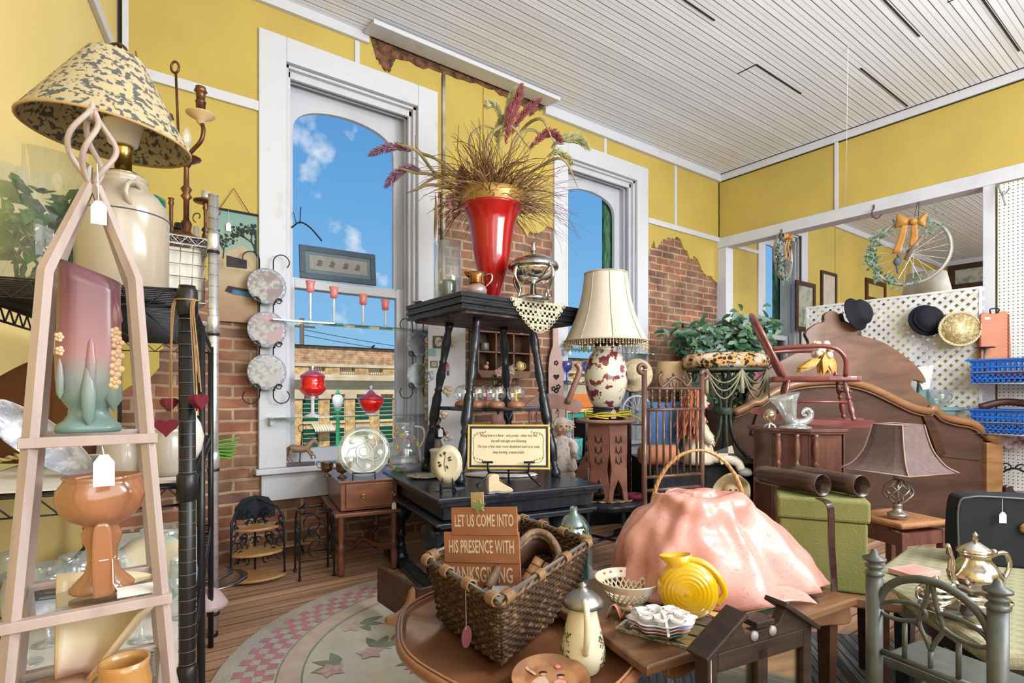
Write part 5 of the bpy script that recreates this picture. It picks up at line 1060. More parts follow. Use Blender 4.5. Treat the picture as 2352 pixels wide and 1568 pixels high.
d=3.36;p=at(1168,1118,d);pqr=T('verse_plaque','framed cream verse plaque lettered YOUNG LOVE IS A FLAME, on a black easel','plaque',(p.x,p.y,ZB),CR-.02)
w,h=190*d/F,103*d/F;s0=.09
fm=Matrix.Translation((0,0,s0)) @ Matrix.Rotation(-.14,4,'X')
b=B();b.m=fm
for (x0,x1,z0,z1) in ((-w/2,w/2,0,.012),(-w/2,w/2,h-.012,h),(-w/2,-w/2+.012,.012,h-.012),(w/2-.012,w/2,.012,h-.012)): b.bb((x0,-.010,z0),(x1,.012,z1))
b.build('gold_frame',mat('yellow_gold',(.6,.42,.10),.35,m=.2),pqr,bev=.002)
b=B();b.m=fm;b.bb((-w/2+.012,-.002,.012),(w/2-.012,.008,h-.012));b.build('backing',BLK,pqr)
b=B();b.m=fm;b.bb((-w/2+.025,-.004,.025),(w/2-.025,.0,h-.025));cp=b.build('card',mat('cream_card',(.66,.57,.38),.6,c2=(.62,.52,.34),ns=3),pqr)
def tx(s,x,z,size,**k):
    v=fm @ V((x,-.0048,z));return text(s,size,INK,cp,v,(pi/2-.14,0,0),.0003,**k)
for s,z in (('Young love is a flame - very pretty - often very hot,',.205),('but still only light and flickening',.172),('The love of the older more disciplined heart is as coals,',.138),('deep burning, unquenchable.',.104)):
    tx(s,0,z*h/.272,.0235,shear=.25,xs=.72,name='verse_line')
b=B();b.m=fm;bR=B();bR.m=fm
for s in (-1,1):
    for (zc,zs) in ((.045,1),(h-.05,-1)):
        x0=s*(w/2-.04);b.tube(spline([(x0,-.005,h/2),(x0+s*.002,-.005,zc+zs*.03),(x0-s*.02,-.005,zc),(x0-s*.06,-.005,zc+zs*.0),(x0-s*.045,-.005,zc+zs*.014)],4),.0014,4)
        for k in range(5): bR.lathe([(0,0),(.003,.004),(0,.013)],6,(x0-s*(.005+.016*k),-.006,zc+zs*(.02-.005*k)),sy=.2)
b.build('green_scroll',mat('scroll_green',(.1,.14,.06),.6),cp);bR.build('red_petals',mat('petal_red',(.35,.06,.02),.6),cp)
b=B()
for s in (-1,1): b.tube(spline([(s*.125,-.03,s0+.045),(s*.12,-.032,s0-.005),(s*.118,.0,s0-.015),(s*.13,-.01,.05),(s*.19,-.05,.004)],4),.0065,8);b.box((s*.125,-.033,s0+.048),(.065,.012,.012))
b.tube([(-.12,0,.07),(.12,0,.07)],.006,6);b.tube([(0,0,.07),(0,.10,.0)],.006,6);b.tube([(0,.02,.07),(0,.055,s0+h+.02)],.006,6);b.tube([(-.02,.05,s0+h+.07),(0,.055,s0+h+.02),(.02,.05,s0+h+.07)],.007,6);b.build('easel',BLKM,pqr)

b=B();b.lathe([(0,.012),(.12,.010),(.20,.004),(.23,.014),(.24,.004)],72,fn=lambda a,r,z: 1+(.04*cos(18*a) if r > .18 else 0),sy=.5);one('ruffled_doily','white ruffled cloth doily lying behind the verse plaque','doily',b,mat('white_cloth',(.66,.63,.56),.9),V((*at(1150,1095,3.72).xy,ZB)),CR)
bt=T('ceramic_boot','small cream ceramic ankle boot with pale heel and laces in front of the plaque','ceramic boot',V((*at(1140,1126,3.06).xy,ZB)),CR+.35)
BTM=mat('cream_boot',(.60,.50,.33),.35,c2=(.5,.38,.22),ns=10,coat=.4)
b=B();b.prism(spl2([(-.05,.012),(-.052,.06),(-.045,.10),(.005,.105),(.012,.07),(.05,.045),(.085,.025),(.088,.010),(.04,.008),(-.01,.016)],4),-.024,.024);b.build('upper',BTM,bt,bev=.010)
b=B();b.prism([(-.055,0),(-.05,.012),(-.01,.014),(.04,.007),(.09,.009),(.09,.002),(.03,0),(-.01,.006),(-.018,0)],-.022,.022);b.build('sole',mat('boot_sole',(.2,.22,.24),.4),bt,bev=.003)
b=B()
for k in range(4): b.tube([(.008+.009*k,-.024,.085-.012*k),(.012+.010*k,0,.09-.012*k),(.008+.009*k,.024,.085-.012*k)],.0018,4)
b.build('laces',mat('boot_lace',(.5,.25,.15),.6),bt)
# ================= BEHIND THE TABLES AND THE RIGHT SIDE =================
def PXQ(cx,d,z0=0):
    return lambda x,y: ((x-cx)*d/F,HC+(900-y)*d/F-z0)
p=at(983,900,4.45);mc=T('white_cabinet','tall narrow white cabinet covered in little magnets behind the small black table','cabinet',(p.x,p.y,0),CR+.12)
b=B();b.bb((0,0,0),(.30,.26,1.755));b.build('body',WH,mc,bev=.004);b=B();b.bb((-.012,-.012,1.755),(.31,.27,1.775));b.build('top_board',WH,mc)
q=PXQ(983,4.45);MAG=[(1007,785,'oval',(.05,.04,.03),'dark framed wedding photo magnet at the top of the white cabinet'),(993,809,'rect',(.02,.3,.33),'teal framed little picture magnet on the white cabinet'),(997,836,'rect',(.08,.05,.03),'small dark portrait magnet below the teal one'),(1029,848,'man',(.5,.03,.02),'red and blue toy soldier magnet on the white cabinet'),(1037,786,'blob',(.5,.36,.24),'cream cherub magnet at the upper right of the white cabinet'),(1029,898,'blob',(.42,.3,.18),'gold cherub cluster magnet on the lower white cabinet'),(989,862,'blob',(.25,.3,.38),'blue grey rocking horse magnet on the white cabinet'),(1022,950,'blob',(.48,.36,.22),'pair of cherubs magnet behind the painted pitcher'),(1028,1000,'blob',(.5,.4,.3),'lowest cream cherub magnet on the white cabinet')]
for k,(x,y,sh_,c,l) in enumerate(MAG):
    lx,lz=q(x,y);g_=T('magnet',l,'magnet',mc.matrix_basis @ V((lx,0,lz)),CR+.12,group='magnets on the white cabinet');m_=mat('magnet_%d' % k,c,.4,c2=tuple(min(1,v*1.6+.1) for v in c),ns=40)
    b=B()
    if sh_ == 'oval': b.bb((-.045,-.012,-.05),(.045,0,.05));b.build('frame',m_,g_,bev=.004);b=B();b.prism([(.03*cos(a),.038*sin(a)) for a in [i*pi/8 for i in range(16)]],-.016,-.012);b.build('photo',mat('photo_pale',(.6,.55,.45),.5,c2=(.2,.18,.15),ns=40),g_)
    elif sh_ == 'rect': b.bb((-.03,-.008,-.028),(.03,0,.028));b.build('frame',m_,g_);b=B();b.bb((-.02,-.011,-.018),(.02,-.008,.018));b.build('photo',mat('photo_mix',(.5,.4,.2),.5,c2=(.1,.3,.4),ns=50),g_)
    elif sh_ == 'man': b.bb((-.012,-.008,-.01),(.012,0,.03));b.build('coat',m_,g_);b=B();b.bb((-.01,-.008,-.05),(.01,0,-.01));b.build('trousers',mat('navy',(.02,.04,.2),.5),g_);b=B();b.ball((0,-.005,.042),.012,8);b.build('head',mat('skin_tiny',(.55,.3,.2),.5),g_)
    else:
        rr=random.Random(k)
        for i in range(7): b.ball((rr.uniform(-.025,.025),-.008,rr.uniform(-.035,.035)),rr.uniform(.012,.02),8,sy=.6)
        b.build('body',m_,g_)
b=B();rr=random.Random(2)
for i in range(26): z=1.62-i*.026;b.ball((-.012,.02+rr.uniform(0,.1),z),rr.uniform(.014,.022),7)
g_=b.build('cherub_garland',mat('garland',(.35,.25,.16),.6,c2=(.5,.42,.35),ns=30));g_.matrix_basis=mc.matrix_basis.copy();tag(g_,'string of small gold and cream cherubs down the side of the white cabinet','garland')

def figure(name,label,cat,loc,rz,h,dress,top,skin=(.5,.3,.2),hair=(.1,.05,.03)):
    g_=T(name,label,cat,loc,rz);s=h/.3
    b=B();b.lathe([(.0,0),(.06*s,0),(.062*s,.01*s),(.045*s,.1*s),(.025*s,.16*s),(.018*s,.18*s)],20,fn=lambda a,r,z: 1+.05*cos(9*a)*(z < .1*s));b.build('skirt',dress,g_)
    b=B();b.lathe([(.018*s,.175*s),(.026*s,.20*s),(.030*s,.225*s),(.022*s,.245*s),(.010*s,.255*s)],14,sy=.7)
    for q in (-1,1): b.tube([(q*.026*s,0,.235*s),(q*.045*s,-.012*s,.20*s),(q*.02*s,-.035*s,.18*s)],[.010*s,.008*s,.006*s],8)
    b.build('bodice',top,g_)
    b=B();b.ball((0,0,.275*s),.021*s,12,sz=1.15);b.ball((0,-.021*s,.273*s),.004*s,6);b.tube([(0,0,.245*s),(0,0,.26*s)],.008*s,8);b.build('head',mat(name+'_skin',skin,.45),g_)
    b=B();b.ball((0,.006*s,.282*s),.0235*s,12,sz=1.0);b.build('hair',mat(name+'_hair',hair,.6),g_);return g_
p=onT(.36,1.05);figure('lady_statue','dark lady figurine in a long olive brown dress behind the plates on the black table','figurine',p,CR,.38,mat('olive_dress',(.16,.12,.07),.5,c2=(.09,.06,.04),ns=20),BLK)
ptag(bpy.data.objects['lady_statue'],(.03,-.05,.32),.06,.02)
p=at(1130,900,4.75);sc_=T('striped_cabinet','pink and white striped low cabinet behind the small black table','cabinet',(p.x,p.y-.1,0),CR+.3)
b=B();b.bb((-.40,0,0),(.30,.22,.90));b.build('body',WH,sc_,bev=.004)
for k in range(6): b=B();x=-.38+k*.12;b.bb((x,-.006,.02),(x+.05,0,.88));b.build('pink_stripe',mat('pink_stripe',(.55,.24,.26),.6),sc_)
ro=T('rose_bouquet','pale pink and peach silk roses in a small pot on the striped cabinet','bouquet',(p.x+.06,p.y,.90),CR)
b=B();b.lathe(thick([(.05,0),(.06,.02),(.07,.10)],.004),20);b.build('flower_pot',mat('pink_pot',(.5,.25,.25),.4),ro)
b=B();rr=random.Random(6)
for k in range(46): a=rr.uniform(0,6.3);b.leaf((rr.uniform(-.08,.08),rr.uniform(-.05,.05),rr.uniform(.12,.42)),(cos(a),sin(a),.4),(0,0,1),.07,.04)
for k in range(5): b.tube([(0,0,.08),(rr.uniform(-.06,.1),rr.uniform(-.04,.04),.42)],.004,5)
b.build('leaves',mat('rose_leaf',(.03,.10,.03),.5),ro)
for (x,z,c) in ((.02,.46,(.7,.45,.38)),(.09,.40,(.75,.4,.25)),(.06,.31,(.75,.5,.45)),(.12,.48,(.6,.5,.4)),(.10,.24,(.7,.45,.42))):
    b=B()
    for k in range(12): a=k*2.4;r_=.006+.0028*k;b.leaf((r_*cos(a)*.5+x,-.06+r_*sin(a)*.3,z+r_*sin(a)*.5),(cos(a),-.6,sin(a)),(0,-1,0),.026+.001*k,.03)
    b.ball((x,-.06,z),.022,10);b.build('rose',mat('rose_%.2f' % x,c,.6),ro)
x0,x1=ony(1092,800,4.18).x,ony(1214,800,4.18).x;zt=1.19+(900-722)/F*5.2;zb=1.19+(900-856)/F*5.2
cu=T('cubby_shelf','brown wooden wall shelf divided into small square cubbies on the brick between the windows','shelf',(x0,4.14,zb));w,h=x1-x0,zt-zb
b=B();b.bb((0,.13,0),(w,.145,h));b.build('back_panel',WALD,cu)
b=B();rect_frame(b,w,h,.016,0,.13)
for k in (1,2): b.bb((w*k/3-.006,.004,0),(w*k/3+.006,.13,h));b.bb((0,.004,h*k/3-.006),(w,.13,h*k/3+.006))
b.build('divider_grid',mat('cubby_wood',(.2,.1,.05),.5,c2=(.12,.06,.03),ns=8),cu)
b=B();b.prism([(0,0),(.04,-.05),(w-.04,-.05),(w,0)],0,.14);b.build('bottom_rail',MC['cubby_wood'],cu)
for (ix,iz,n,l,pr,c) in ((0,1,'jar','little dark lidded jar in the middle left cubby',[(.04,0),(.045,.01),(.045,.06),(.04,.07),(.044,.075),(0,.08)],(.12,.13,.12)),(2,0,'teapot','small yellow teapot in the lower right cubby',[(.03,0),(.045,.02),(.05,.05),(.035,.08),(.01,.095),(0,.1)],(.6,.4,.15)),(2,2,'bottle','white bottle in the upper right cubby',[(.03,0),(.032,.05),(.012,.09),(.012,.13),(0,.13)],(.65,.62,.58)),(1,2,'bottle','small pale bottle in the upper middle cubby',[(.02,0),(.022,.05),(.009,.08),(0,.09)],(.6,.6,.6))):
    pp=V((x0+w*(ix+.5)/3,4.19,zb+h*iz/3+(.017 if iz == 0 else .007)));g_=T(n,l,n,pp,0)
    b=B();b.lathe(pr,16);b.build('vessel_body',mat('cub_%d%d' % (ix,iz),c,.3,coat=.4),g_)
    if n == 'teapot': b=B();b.tube(arc((.045,0,.05),.03,-pi/2,pi/2,8),.005,6);b.build('handle',MC['cub_%d%d' % (ix,iz)],g_)
pp=V((x0+w*.2,4.19,zb+.017));g_=T('bird_figurine','tiny orange and white bird figurine in the lower left cubby','figurine',pp);b=B();b.ball((0,0,.03),.022,10,sx=1.3);b.ball((.015,0,.065),.015,8);b.build('body',mat('bird_body',(.55,.35,.2),.5),g_);b=B();b.lathe([(.02,0),(.015,.012)],10);b.build('base',WALD,g_)

p=ony(1275,900,4.2);bo=T('cutout_board','pink washed paddle-shaped wooden board with cut-outs on the second window sill','board',(p.x+.02,4.2,.642),-.35,tilt=(-.03,0))
s_=5.2/F;w=20*s_
b=B();b.prism([(-w,0),(w,0),(w,.78),(w*.85,.90),(.03,1.02),(.028,1.30),(0,1.32),(-.028,1.30),(-.03,1.02),(-w*.85,.90),(-w,.78)],-.01,.01);bq=b.build('board',mat('pink_wash_board',(.46,.30,.26),.6,c2=(.38,.24,.2),ns=6),bo,bev=.003)
b=B()
for (x,z) in ((0,.84),(0,.56),(.02,.60),(-.03,.58)):
    for k in range(5): a=k*2*pi/5;b.ball((x+.018*cos(a),-.011,z+.018*sin(a)),.011,8,sy=.2)
heart(b,(0,-.012,.70),.035,.004);b.build('cut_out',DARK,bq)
for s,z in (('1',.46),('7',.36),('1',.26)): text(s,.09,DARK,bq,(0,-.0112,z),(pi/2,0,0),.0005,name='number')

for z,l in ((1.622,'upper glass shelf across the second window'),(1.285,'lower glass shelf across the second window with blue goblets')):
    g_=T('glass_shelf',l,'shelf',(4.42,WY-.12,z));b=B();b.box((0,0,0),(1.30,.15,.008));b.build('pane',SG,g_)
    for s in (-1,1): b=B();b.box((s*.63,.05,-.03),(.03,.05,.05));b.build('bracket',WH,g_)
for cx,l in ((1302,'blue stemmed goblet at the left of the lower glass shelf in the second window'),(1347,'blue stemmed goblet beside the lamp on the lower glass shelf in the second window')):
    p=ony(cx,870,WY-.12);g_=T('blue_goblet',l,'goblet',(p.x,WY-.12,1.2895));BG=glass('blue_glass',(.25,.35,.75),.2,dif=.15,dc=(.05,.1,.5))
    b=B();b.lathe([(0,0),(.05,.002),(.045,.008),(.009,.02),(.008,.09),(.012,.10)],20);b.build('stem',mat('cobalt',(.02,.06,.4),.1,coat=1),g_);b=B();b.lathe([(.012,.10),(.045,.13),(.055,.17),(.052,.215)],20);b.build('cup',BG,g_)
for cx,l in ((1342,'gilded glass tumbler above the blue goblets'),(1366,'second gilded glass tumbler beside the fringe of the lampshade')):
    p=ony(cx,870,WY-.12);b=B();b.lathe(thick([(.035,0),(.04,.12)],.003),20);one('glass_tumbler',l,'glass',b,glass('gilt_glass',(.8,.65,.4),.25,dif=.25,dc=(.5,.35,.1)),(p.x,WY-.12,1.6265))
p=ony(1305,800,WY-.12);g_=T('angel_figurine','pewter angel figurine with price tag on the upper shelf of the second window','figurine',(p.x,WY-.12,1.6265));b=B();b.tube([(.05,0,.02),(0,0,.035),(-.03,0,.05),(-.06,0,.035)],[.015,.03,.025,.012],8);b.ball((.0,0,.09),.022,8);b.tube([(0,0,.05),(.05,0,.10)],[.02,.012],6);b.build('body',mat('pewter',(.22,.22,.23),.4,m=.6),g_);ptag(g_,(-.03,-.06,.0),.04,.02)

PCH=mat('pink_brown_wood',(.36,.19,.15),.4,c2=(.27,.13,.1),ns=5,coat=.3)
p=at(1268,900,4.55);pc=T('wooden_chair','pinkish brown wooden rocking chair with wide crest rail behind the plaque','chair',(p.x,p.y,0),CR+.1);q=PXQ(1268,4.55)
b=B();b.prism(spl2([q(1205,930),q(1225,912),q(1240,906),(0,q(0,904)[1]),q(1290,908),q(1305,915),q(1330,918),q(1338,935),q(1325,950),q(1300,940),q(1270,938),q(1240,943),q(1220,948)],3),-.015,.015);b.build('crest_rail',PCH,pc,bev=.004)
for k in range(7): b=B();x0_,z0_=q(1215+k*17,940);b.tube([(x0_,0,z0_),(x0_*.9,-.06,.44)],[.008,.010],8);b.build('spindle',PCH,pc)
b=B();b.box((0,-.24,.425),(.46,.44,.035));b.build('seat',PCH,pc,bev=.012)
for (x,y) in ((-.19,-.06),(.19,-.06),(-.2,-.42),(.2,-.42)): b=B();b.m=Matrix.Translation((x,y,.04));b.lathe(turned(.022,.37,2),12);b.build('leg',PCH,pc)
for x in (-.2,.2): b=B();b.tube(spline([(x,-.55,.05),(x,-.3,.02),(x,-.1,.02),(x,.15,.07)],4),.018,6);b.build('rocker',PCH,pc)
b=B();b.tube(spline([(*[q(1300,915)[0]],-.02,q(0,915)[1]),(q(1318,0)[0],-.03,q(0,880)[1]),(q(1332,0)[0],-.03,q(0,850)[1]),(q(1322,0)[0],-.03,q(0,834)[1])],5),[.028]*8+[.022]*8,10,sq=.7) if False else b.tube(spline([(q(1303,0)[0],-.02,q(0,925)[1]),(q(1318,0)[0],-.03,q(0,885)[1]),(q(1331,0)[0],-.03,q(0,850)[1]),(q(1322,0)[0],-.03,q(0,834)[1])],5),.024,10);b.build('arm',PCH,pc)
def doll(name,label,p,rz,s,hairm,dressm,skin=(.62,.38,.27),bonnet=None,longhair=False,legs=True):
    g_=T(name,label,'doll',p,rz);SK=mat('doll_skin',skin,.4,c2=tuple(v*.95 for v in skin),sub=.05)
    b=B();b.lathe([(0,0),(.10*s,0),(.115*s,.02*s),(.10*s,.08*s),(.065*s,.15*s),(.05*s,.20*s),(.055*s,.23*s),(.03*s,.25*s)],28,sy=.75,fn=lambda a,r,z: 1+.07*cos(11*a)*(z < .12*s));b.build('dress',dressm,g_)
    b=B()
    for q_ in (-1,1): b.tube(spline([(q_*.05*s,0,.225*s),(q_*.085*s,-.02*s,.18*s),(q_*.07*s,-.065*s,.12*s)],4),[.024*s]*3+[.028*s]*3+[.022*s]*3,10)
    b.build('sleeves',dressm,g_)
    b=B();b.tube([(0,0,.24*s),(0,0,.27*s)],.018*s,10);b.ball((0,0,.315*s),.052*s,20,sz=1.12,sy=.95);b.ball((0,-.052*s,.305*s),.007*s,8);b.ball((-.027*s,-.036*s,.295*s),.014*s,8);b.ball((.027*s,-.036*s,.295*s),.014*s,8)
    for q_ in (-1,1):
        b.ball((q_*.051*s,.0,.31*s),.010*s,8,sx=.5)
        hx,hy,hz=q_*.07*s,-.068*s,.112*s;b.ball((hx,hy,hz),.014*s,8)
        for f in range(5): b.tube([(hx+(f-2)*.005*s,hy-.006*s,hz-.004*s),(hx+(f-2)*.007*s,hy-.016*s,hz-.014*s-.002*s*(2-abs(f-2)))],[.0035*s,.0025*s],5)
    hd=b.build('head_and_hands',SK,g_)
    b=B();[b.ball((q_*.019*s,-.0475*s,.322*s),.0065*s,8,sy=.5) for q_ in (-1,1)];b.build('eyes',mat('doll_eye',(.02,.04,.08),.1,coat=1),g_)
    b=B();b.ball((0,-.0495*s,.286*s),.009*s,8,sy=.3,sz=.45);b.build('mouth',mat('doll_lips',(.5,.06,.06),.4),g_)
    b=B();rr=random.Random(5)
    for k in range(260 if longhair else 120):
        a=rr.uniform(-.35,pi+.35);e_=rr.uniform(.1,1.4);r_=.054*s;st_=V((r_*cos(a)*cos(e_),r_*sin(a)*cos(e_),.32*s+r_*sin(e_)*1.12));dn=rr.uniform(.12,.24)*s if longhair else rr.uniform(.02,.05)*s;o_=V((cos(a),sin(a)*.8,0))*(.05*s if longhair else .02*s)
        b.tube(spline([st_,st_+o_*.6+V((0,0,-.1*dn)),st_+o_+V((rr.gauss(0,.01*s),0,-.6*dn)),st_+o_*rr.uniform(.7,1.5)+V((rr.gauss(0,.02*s),rr.gauss(0,.01*s),-dn))],2),.0045*s,4)
    b.ball((0,.008*s,.328*s),.053*s,14,sz=1.08);b.build('hair',hairm,g_)
    if legs:
        for q_ in (-1,1):
            b=B();b.tube(spline([(q_*.035*s,-.05*s,.03*s),(q_*.05*s,-.13*s,.03*s),(q_*.055*s,-.17*s,-.03*s)],4),.022*s,8);b.build('leg',SK,g_)
            b=B();b.ball((q_*.056*s,-.185*s,-.04*s),.025*s,10,sy=1.4,sz=.8);b.build('shoe',mat('doll_shoe',(.03,.03,.03),.3),g_)
    if bonnet: b=B();b.lathe([(.075*s,-.01),(.062*s,.02*s),(.05*s,.06*s),(0,.07*s)],24,(0,.01*s,.33*s),fn=lambda a,r,z: 1+.05*cos(14*a));b.build('bonnet',bonnet,g_,solid=.003)
    return g_
LACEW=mat('white_lace',(.68,.62,.56),.9,c2=(.5,.4,.35),ns=30,lo=.55,hi=.6)
p=at(1290,1090,4.42);dl=doll('bonnet_doll','porcelain doll with white curls and lace dress seated on the pinkish chair',V((p.x,p.y,.56)),FR(1290)+.35,1.12,mat('white_curls',(.66,.62,.55),.9),LACEW,legs=False)
b=B();b.lathe([(.13,0),(.12,.08),(.10,.115),(0,.115)],20);one('cushion','pale round cushion under the porcelain doll','cushion',b,mat('pale_cushion',(.5,.42,.4),.9),V((p.x,p.y,.4435)))

p=at(1370,900,5.1);b=B();b.bb((-.20,-.1,0),(.26,.2,.95));t_=one('black_cabinet','black cabinet under the second window behind the carved stand','cabinet',b,MC['black_cloth'],(p.x,p.y-.05,0),CR+.3,bev=.01)
b=B();b.lathe([(.09,0),(.12,.02),(.13,.2),(.12,.2),(.11,.02)],20);p=at(1306,1060,4.95);one('turquoise_bowl','turquoise netted glass bowl behind the porcelain doll','bowl',b,mat('turquoise',(.05,.4,.42),.3,c2=(.3,.6,.6),ns=30,kind='voro'),(p.x,p.y,.58))
b=B();b.lathe([(.15,0),(.15,.02),(.02,.03),(.02,.57),(.16,.575),(.16,.58),(0,.58)],20);one('pedestal_table','small dark round pedestal table carrying the turquoise bowl','table',b,WALD,(p.x,p.y,0))

p=at(1392,1155,3.82);SX2,SY2=p.x,p.y;stl=T('scalloped_stool','black scalloped round stool with turned legs carrying the carved stand','stool',(SX2,SY2,0),CR)
b=B();sc=lambda a,r,z: 1+.035*cos(8*a)
b.lathe([(.245,.425),(.25,.435),(.25,.445),(.24,.45),(0,.45)],64,fn=sc);b.lathe([(.20,.40),(.22,.425),(0,.426)],48,fn=sc);b.build('seat',BLK,stl)
for k in range(4):
    a=pi/4+k*pi/2-.2;x,y=.16*cos(a),.16*sin(a);b=B();A=V((x,y,.40));C_=V((x*1.3,y*1.3,0));b.m=Matrix.Translation(C_) @ (A-C_).to_track_quat('Z','Y').to_matrix().to_4x4();b.lathe(turned(.02,.41,3),12);b.build('leg',BLK,stl)
b=B();b.tube([(.14,.14,.18),(-.14,-.14,.18)],.01,6);b.tube([(-.14,.14,.18),(.14,-.14,.18)],.01,6);b.build('stretcher',BLK,stl)
b=B();b.lathe([(0,.004),(.14,.004),(.17,.002),(.19,.008)],80,(0,0,.4505),fn=lambda a,r,z: 1+(.07*sin(16*a) if r > .15 else 0),sy=.8);one('orange_doily','cream crocheted doily with frilled orange edge on the scalloped stool','doily',b,mat('orange_crochet',(.52,.30,.12),.9,c2=(.6,.45,.28),ns=60,bump=.5),(SX2,SY2,0),CR,solid=.002)
p=at(1455,1122,3.9);b=B();b.tube(arc((0,0,.02),.05,0,2*pi,14,'xy')[:-1],.02,8,True);one('maroon_scarf','rolled maroon velvet scarf at the right edge of the scalloped stool','scarf',b,mat('maroon',(.12,.008,.02),.7),V((SX2,SY2,.4515))+V((rt.x,rt.y,0))*.19)
MRW=mat('carved_teak',(.24,.10,.065),.45,c2=(.15,.06,.04),ns=8,coat=.2)
cs2=T('carved_stand','round topped carved wooden stand with pierced folding panels under the floral lamp','stand',(SX2,SY2,.456),CR)
b=B();b.lathe([(0,.525),(.20,.525),(.212,.535),(.212,.545),(.19,.55),(.17,.546),(0,.546)],40);b.build('tabletop',mat('pink_teak',(.34,.17,.14),.4,c2=(.25,.12,.1),ns=6),cs2)
rr=random.Random(1)
for k in range(6):
    a=k*pi/3+.5;R_=Matrix.Rotation(a,4,'Z');b=B();b.m=R_
    out=[(-.075,.525),(-.072,.35),(-.055,.22),(-.07,.10),(-.085,.0),(-.05,.0),(-.035,.08),(0,.15),(.035,.08),(.05,.0),(.085,.0),(.07,.10),(.055,.22),(.072,.35),(.075,.525)]
    b.prism(out,-.132,-.118);f=b.build('carved_panel',MRW,cs2)
    b=B();b.m=R_
    for z in (.42,.35,.28):
        for s in (-1,1): b.lathe([(0,-.02),(.008,-.005),(.003,.02)],6,(s*.02,-.133,z),sy=.2);b.tube([(0,-.133,z-.03),(s*.018,-.133,z-.01),(s*.028,-.133,z-.02)],.004,4)
    b.build('carving',DARK,f)
p=at(1330,1105,4.25);b=B();b.prism(spl2([(-.03,0),(-.05,.15),(-.02,.35),(.03,.48),(.07,.5),(.05,.3),(.03,.1),(0,0)],4),-.012,.012);wf=one('wooden_leaf_panel','curved brown wooden panel leaning beside the carved stand','panel',b,MRW,(p.x-.02,p.y,.45),CR-.3);wf.rotation_euler=(0,.35,CR-.3)
b=B();b.lathe([(0,0),(.09,0),(.085,.02),(.025,.03),(.025,.42),(.08,.43),(.08,.44),(0,.44)],20);one('plant_pedestal','dark pedestal holding the leaning curved panel','pedestal',b,WALD,(p.x-.02,p.y,0))
FLM=mat('floral_porcelain',(.62,.58,.47),.12,c2=(.17,.03,.05),ns=15,lo=.53,hi=.55,coat=1)
fl_=T('floral_lamp','porcelain lamp with burgundy leaf pattern and bell shade with bead fringe','lamp',(SX2,SY2,1.004),CR);s_=3.82/F
b=B();b.lathe([(r*s_,z*s_) for r,z in [(40,0),(46,4),(46,10),(30,14),(30,24),(34,28)]],30);b.build('base',BLK,fl_)
b=B();b.lathe([(r*s_,z*s_) for r,z in spl2([(26,26),(36,40),(46,70),(49,100),(44,130),(34,150),(24,158),(27,168)],4)],40);b.build('vessel_body',FLM,fl_)
b=B();b.lathe([(r*s_,z*s_) for r,z in [(28,166),(30,170),(27,175),(10,177),(6,180)]],24);b.build('cap',BLK,fl_)
b=B();b.tube([(0,0,176*s_),(0,0,330*s_)],.01,10);b.build('stem',BRASS,fl_)
SHM=mat('cream_silk',(.50,.45,.37),.7,c2=(.45,.40,.33),ns=3)
b=B();sp_=spl2([(94,178),(88,190),(70,230),(58,270),(52,305),(49,333)],4);b.lathe([(r*s_,z*s_) for r,z in sp_],48,fn=lambda a,r,z: 1-.012*abs(cos(4*a)),cap=False);sh2=b.build('lamp_shade',SHM,fl_,solid=.002)
b=B()
for k in range(8): a=k*pi/4;b.tube([(r*s_*cos(a)*1.004,r*s_*sin(a)*1.004,z*s_) for r,z in sp_],.0028,5)
for r_,z in ((94,178),(49,333)): b.tube(arc((0,0,z*s_),r_*s_*1.003,0,2*pi,48,'xy')[:-1],.005,6,True)
b.build('piping',mat('silk_piping',(.45,.38,.28),.7),sh2)
b=B()
for k in range(84):
    a=k*2*pi/84;x,y=93*s_*cos(a),93*s_*sin(a);l=.055 if k % 2 else .035
    for q_ in range(int(l/.011)): b.ball((x,y,175*s_-q_*.011),.0042 if q_ < int(l/.011)-1 else .0062,5)
b.build('bead_fringe',mat('amber_bead',(.5,.36,.16),.1,c2=(.75,.65,.45),ns=90,coat=1),fl_,kind='stuff')
YC=mat('yellow_cord',(.55,.45,.03),.5)
b=B();rr=random.Random(3)
for k in range(7): b.tube([(V((.0+.155*cos(t+k),.11*sin(t+k)-.06,.012+.007*k+.008*sin(3*t)))) for t in [i*.28 for i in range(14)]],.0045,6)
b.tube(spline([(.12,-.1,.04),(.18,-.12,.02),(.22,-.10,-.01)],5),.005,6);b.build('cord',YC,fl_);ptag(fl_,(.02,-.165,.09),.06,.02,m=mat('kraft_tag',(.5,.36,.25),.8))

BRW=mat('brown_iron',(.075,.035,.025),.35,c2=(.12,.06,.04),ns=12,coat=.3)
dL,dR=3.45,3.62;pL,pR=at(1480,900,dL),at(1612,900,dR);v=pR-pL;hw=V((v.x,v.y,0)).length
sh_=T('spindle_headboard','dark brown spindle headboard with scrolled posts and turned spindles','headboard',(pL.x,pL.y,0),math.atan2(v.y,v.x))
zz=lambda y: HC+(900-y)*3.53/F
for x,zt in ((0,zz(850)),(hw,zz(862))):
    b=B();b.tube([(x,0,0),(x,0,zt)],.017,12);s=1 if x else -1;b.tube(arc((x+s*.018,0,zt+.005),.026,pi if s > 0 else 0,-.6*pi if s > 0 else 1.6*pi,12),.014,10);b.build('post',BRW,sh_)
for y in (892,940,1092,1122): b=B();b.tube([(0,0,zz(y)),(hw,0,zz(y))],.011,10);b.build('rail',BRW,sh_)
for k in range(7): x=hw*(k+1)/8;b=B();b.m=Matrix.Translation((x,0,zz(940)));b.lathe(turned(.012,zz(892)-zz(940),3),10);b.build('turned_spindle',BRW,sh_)
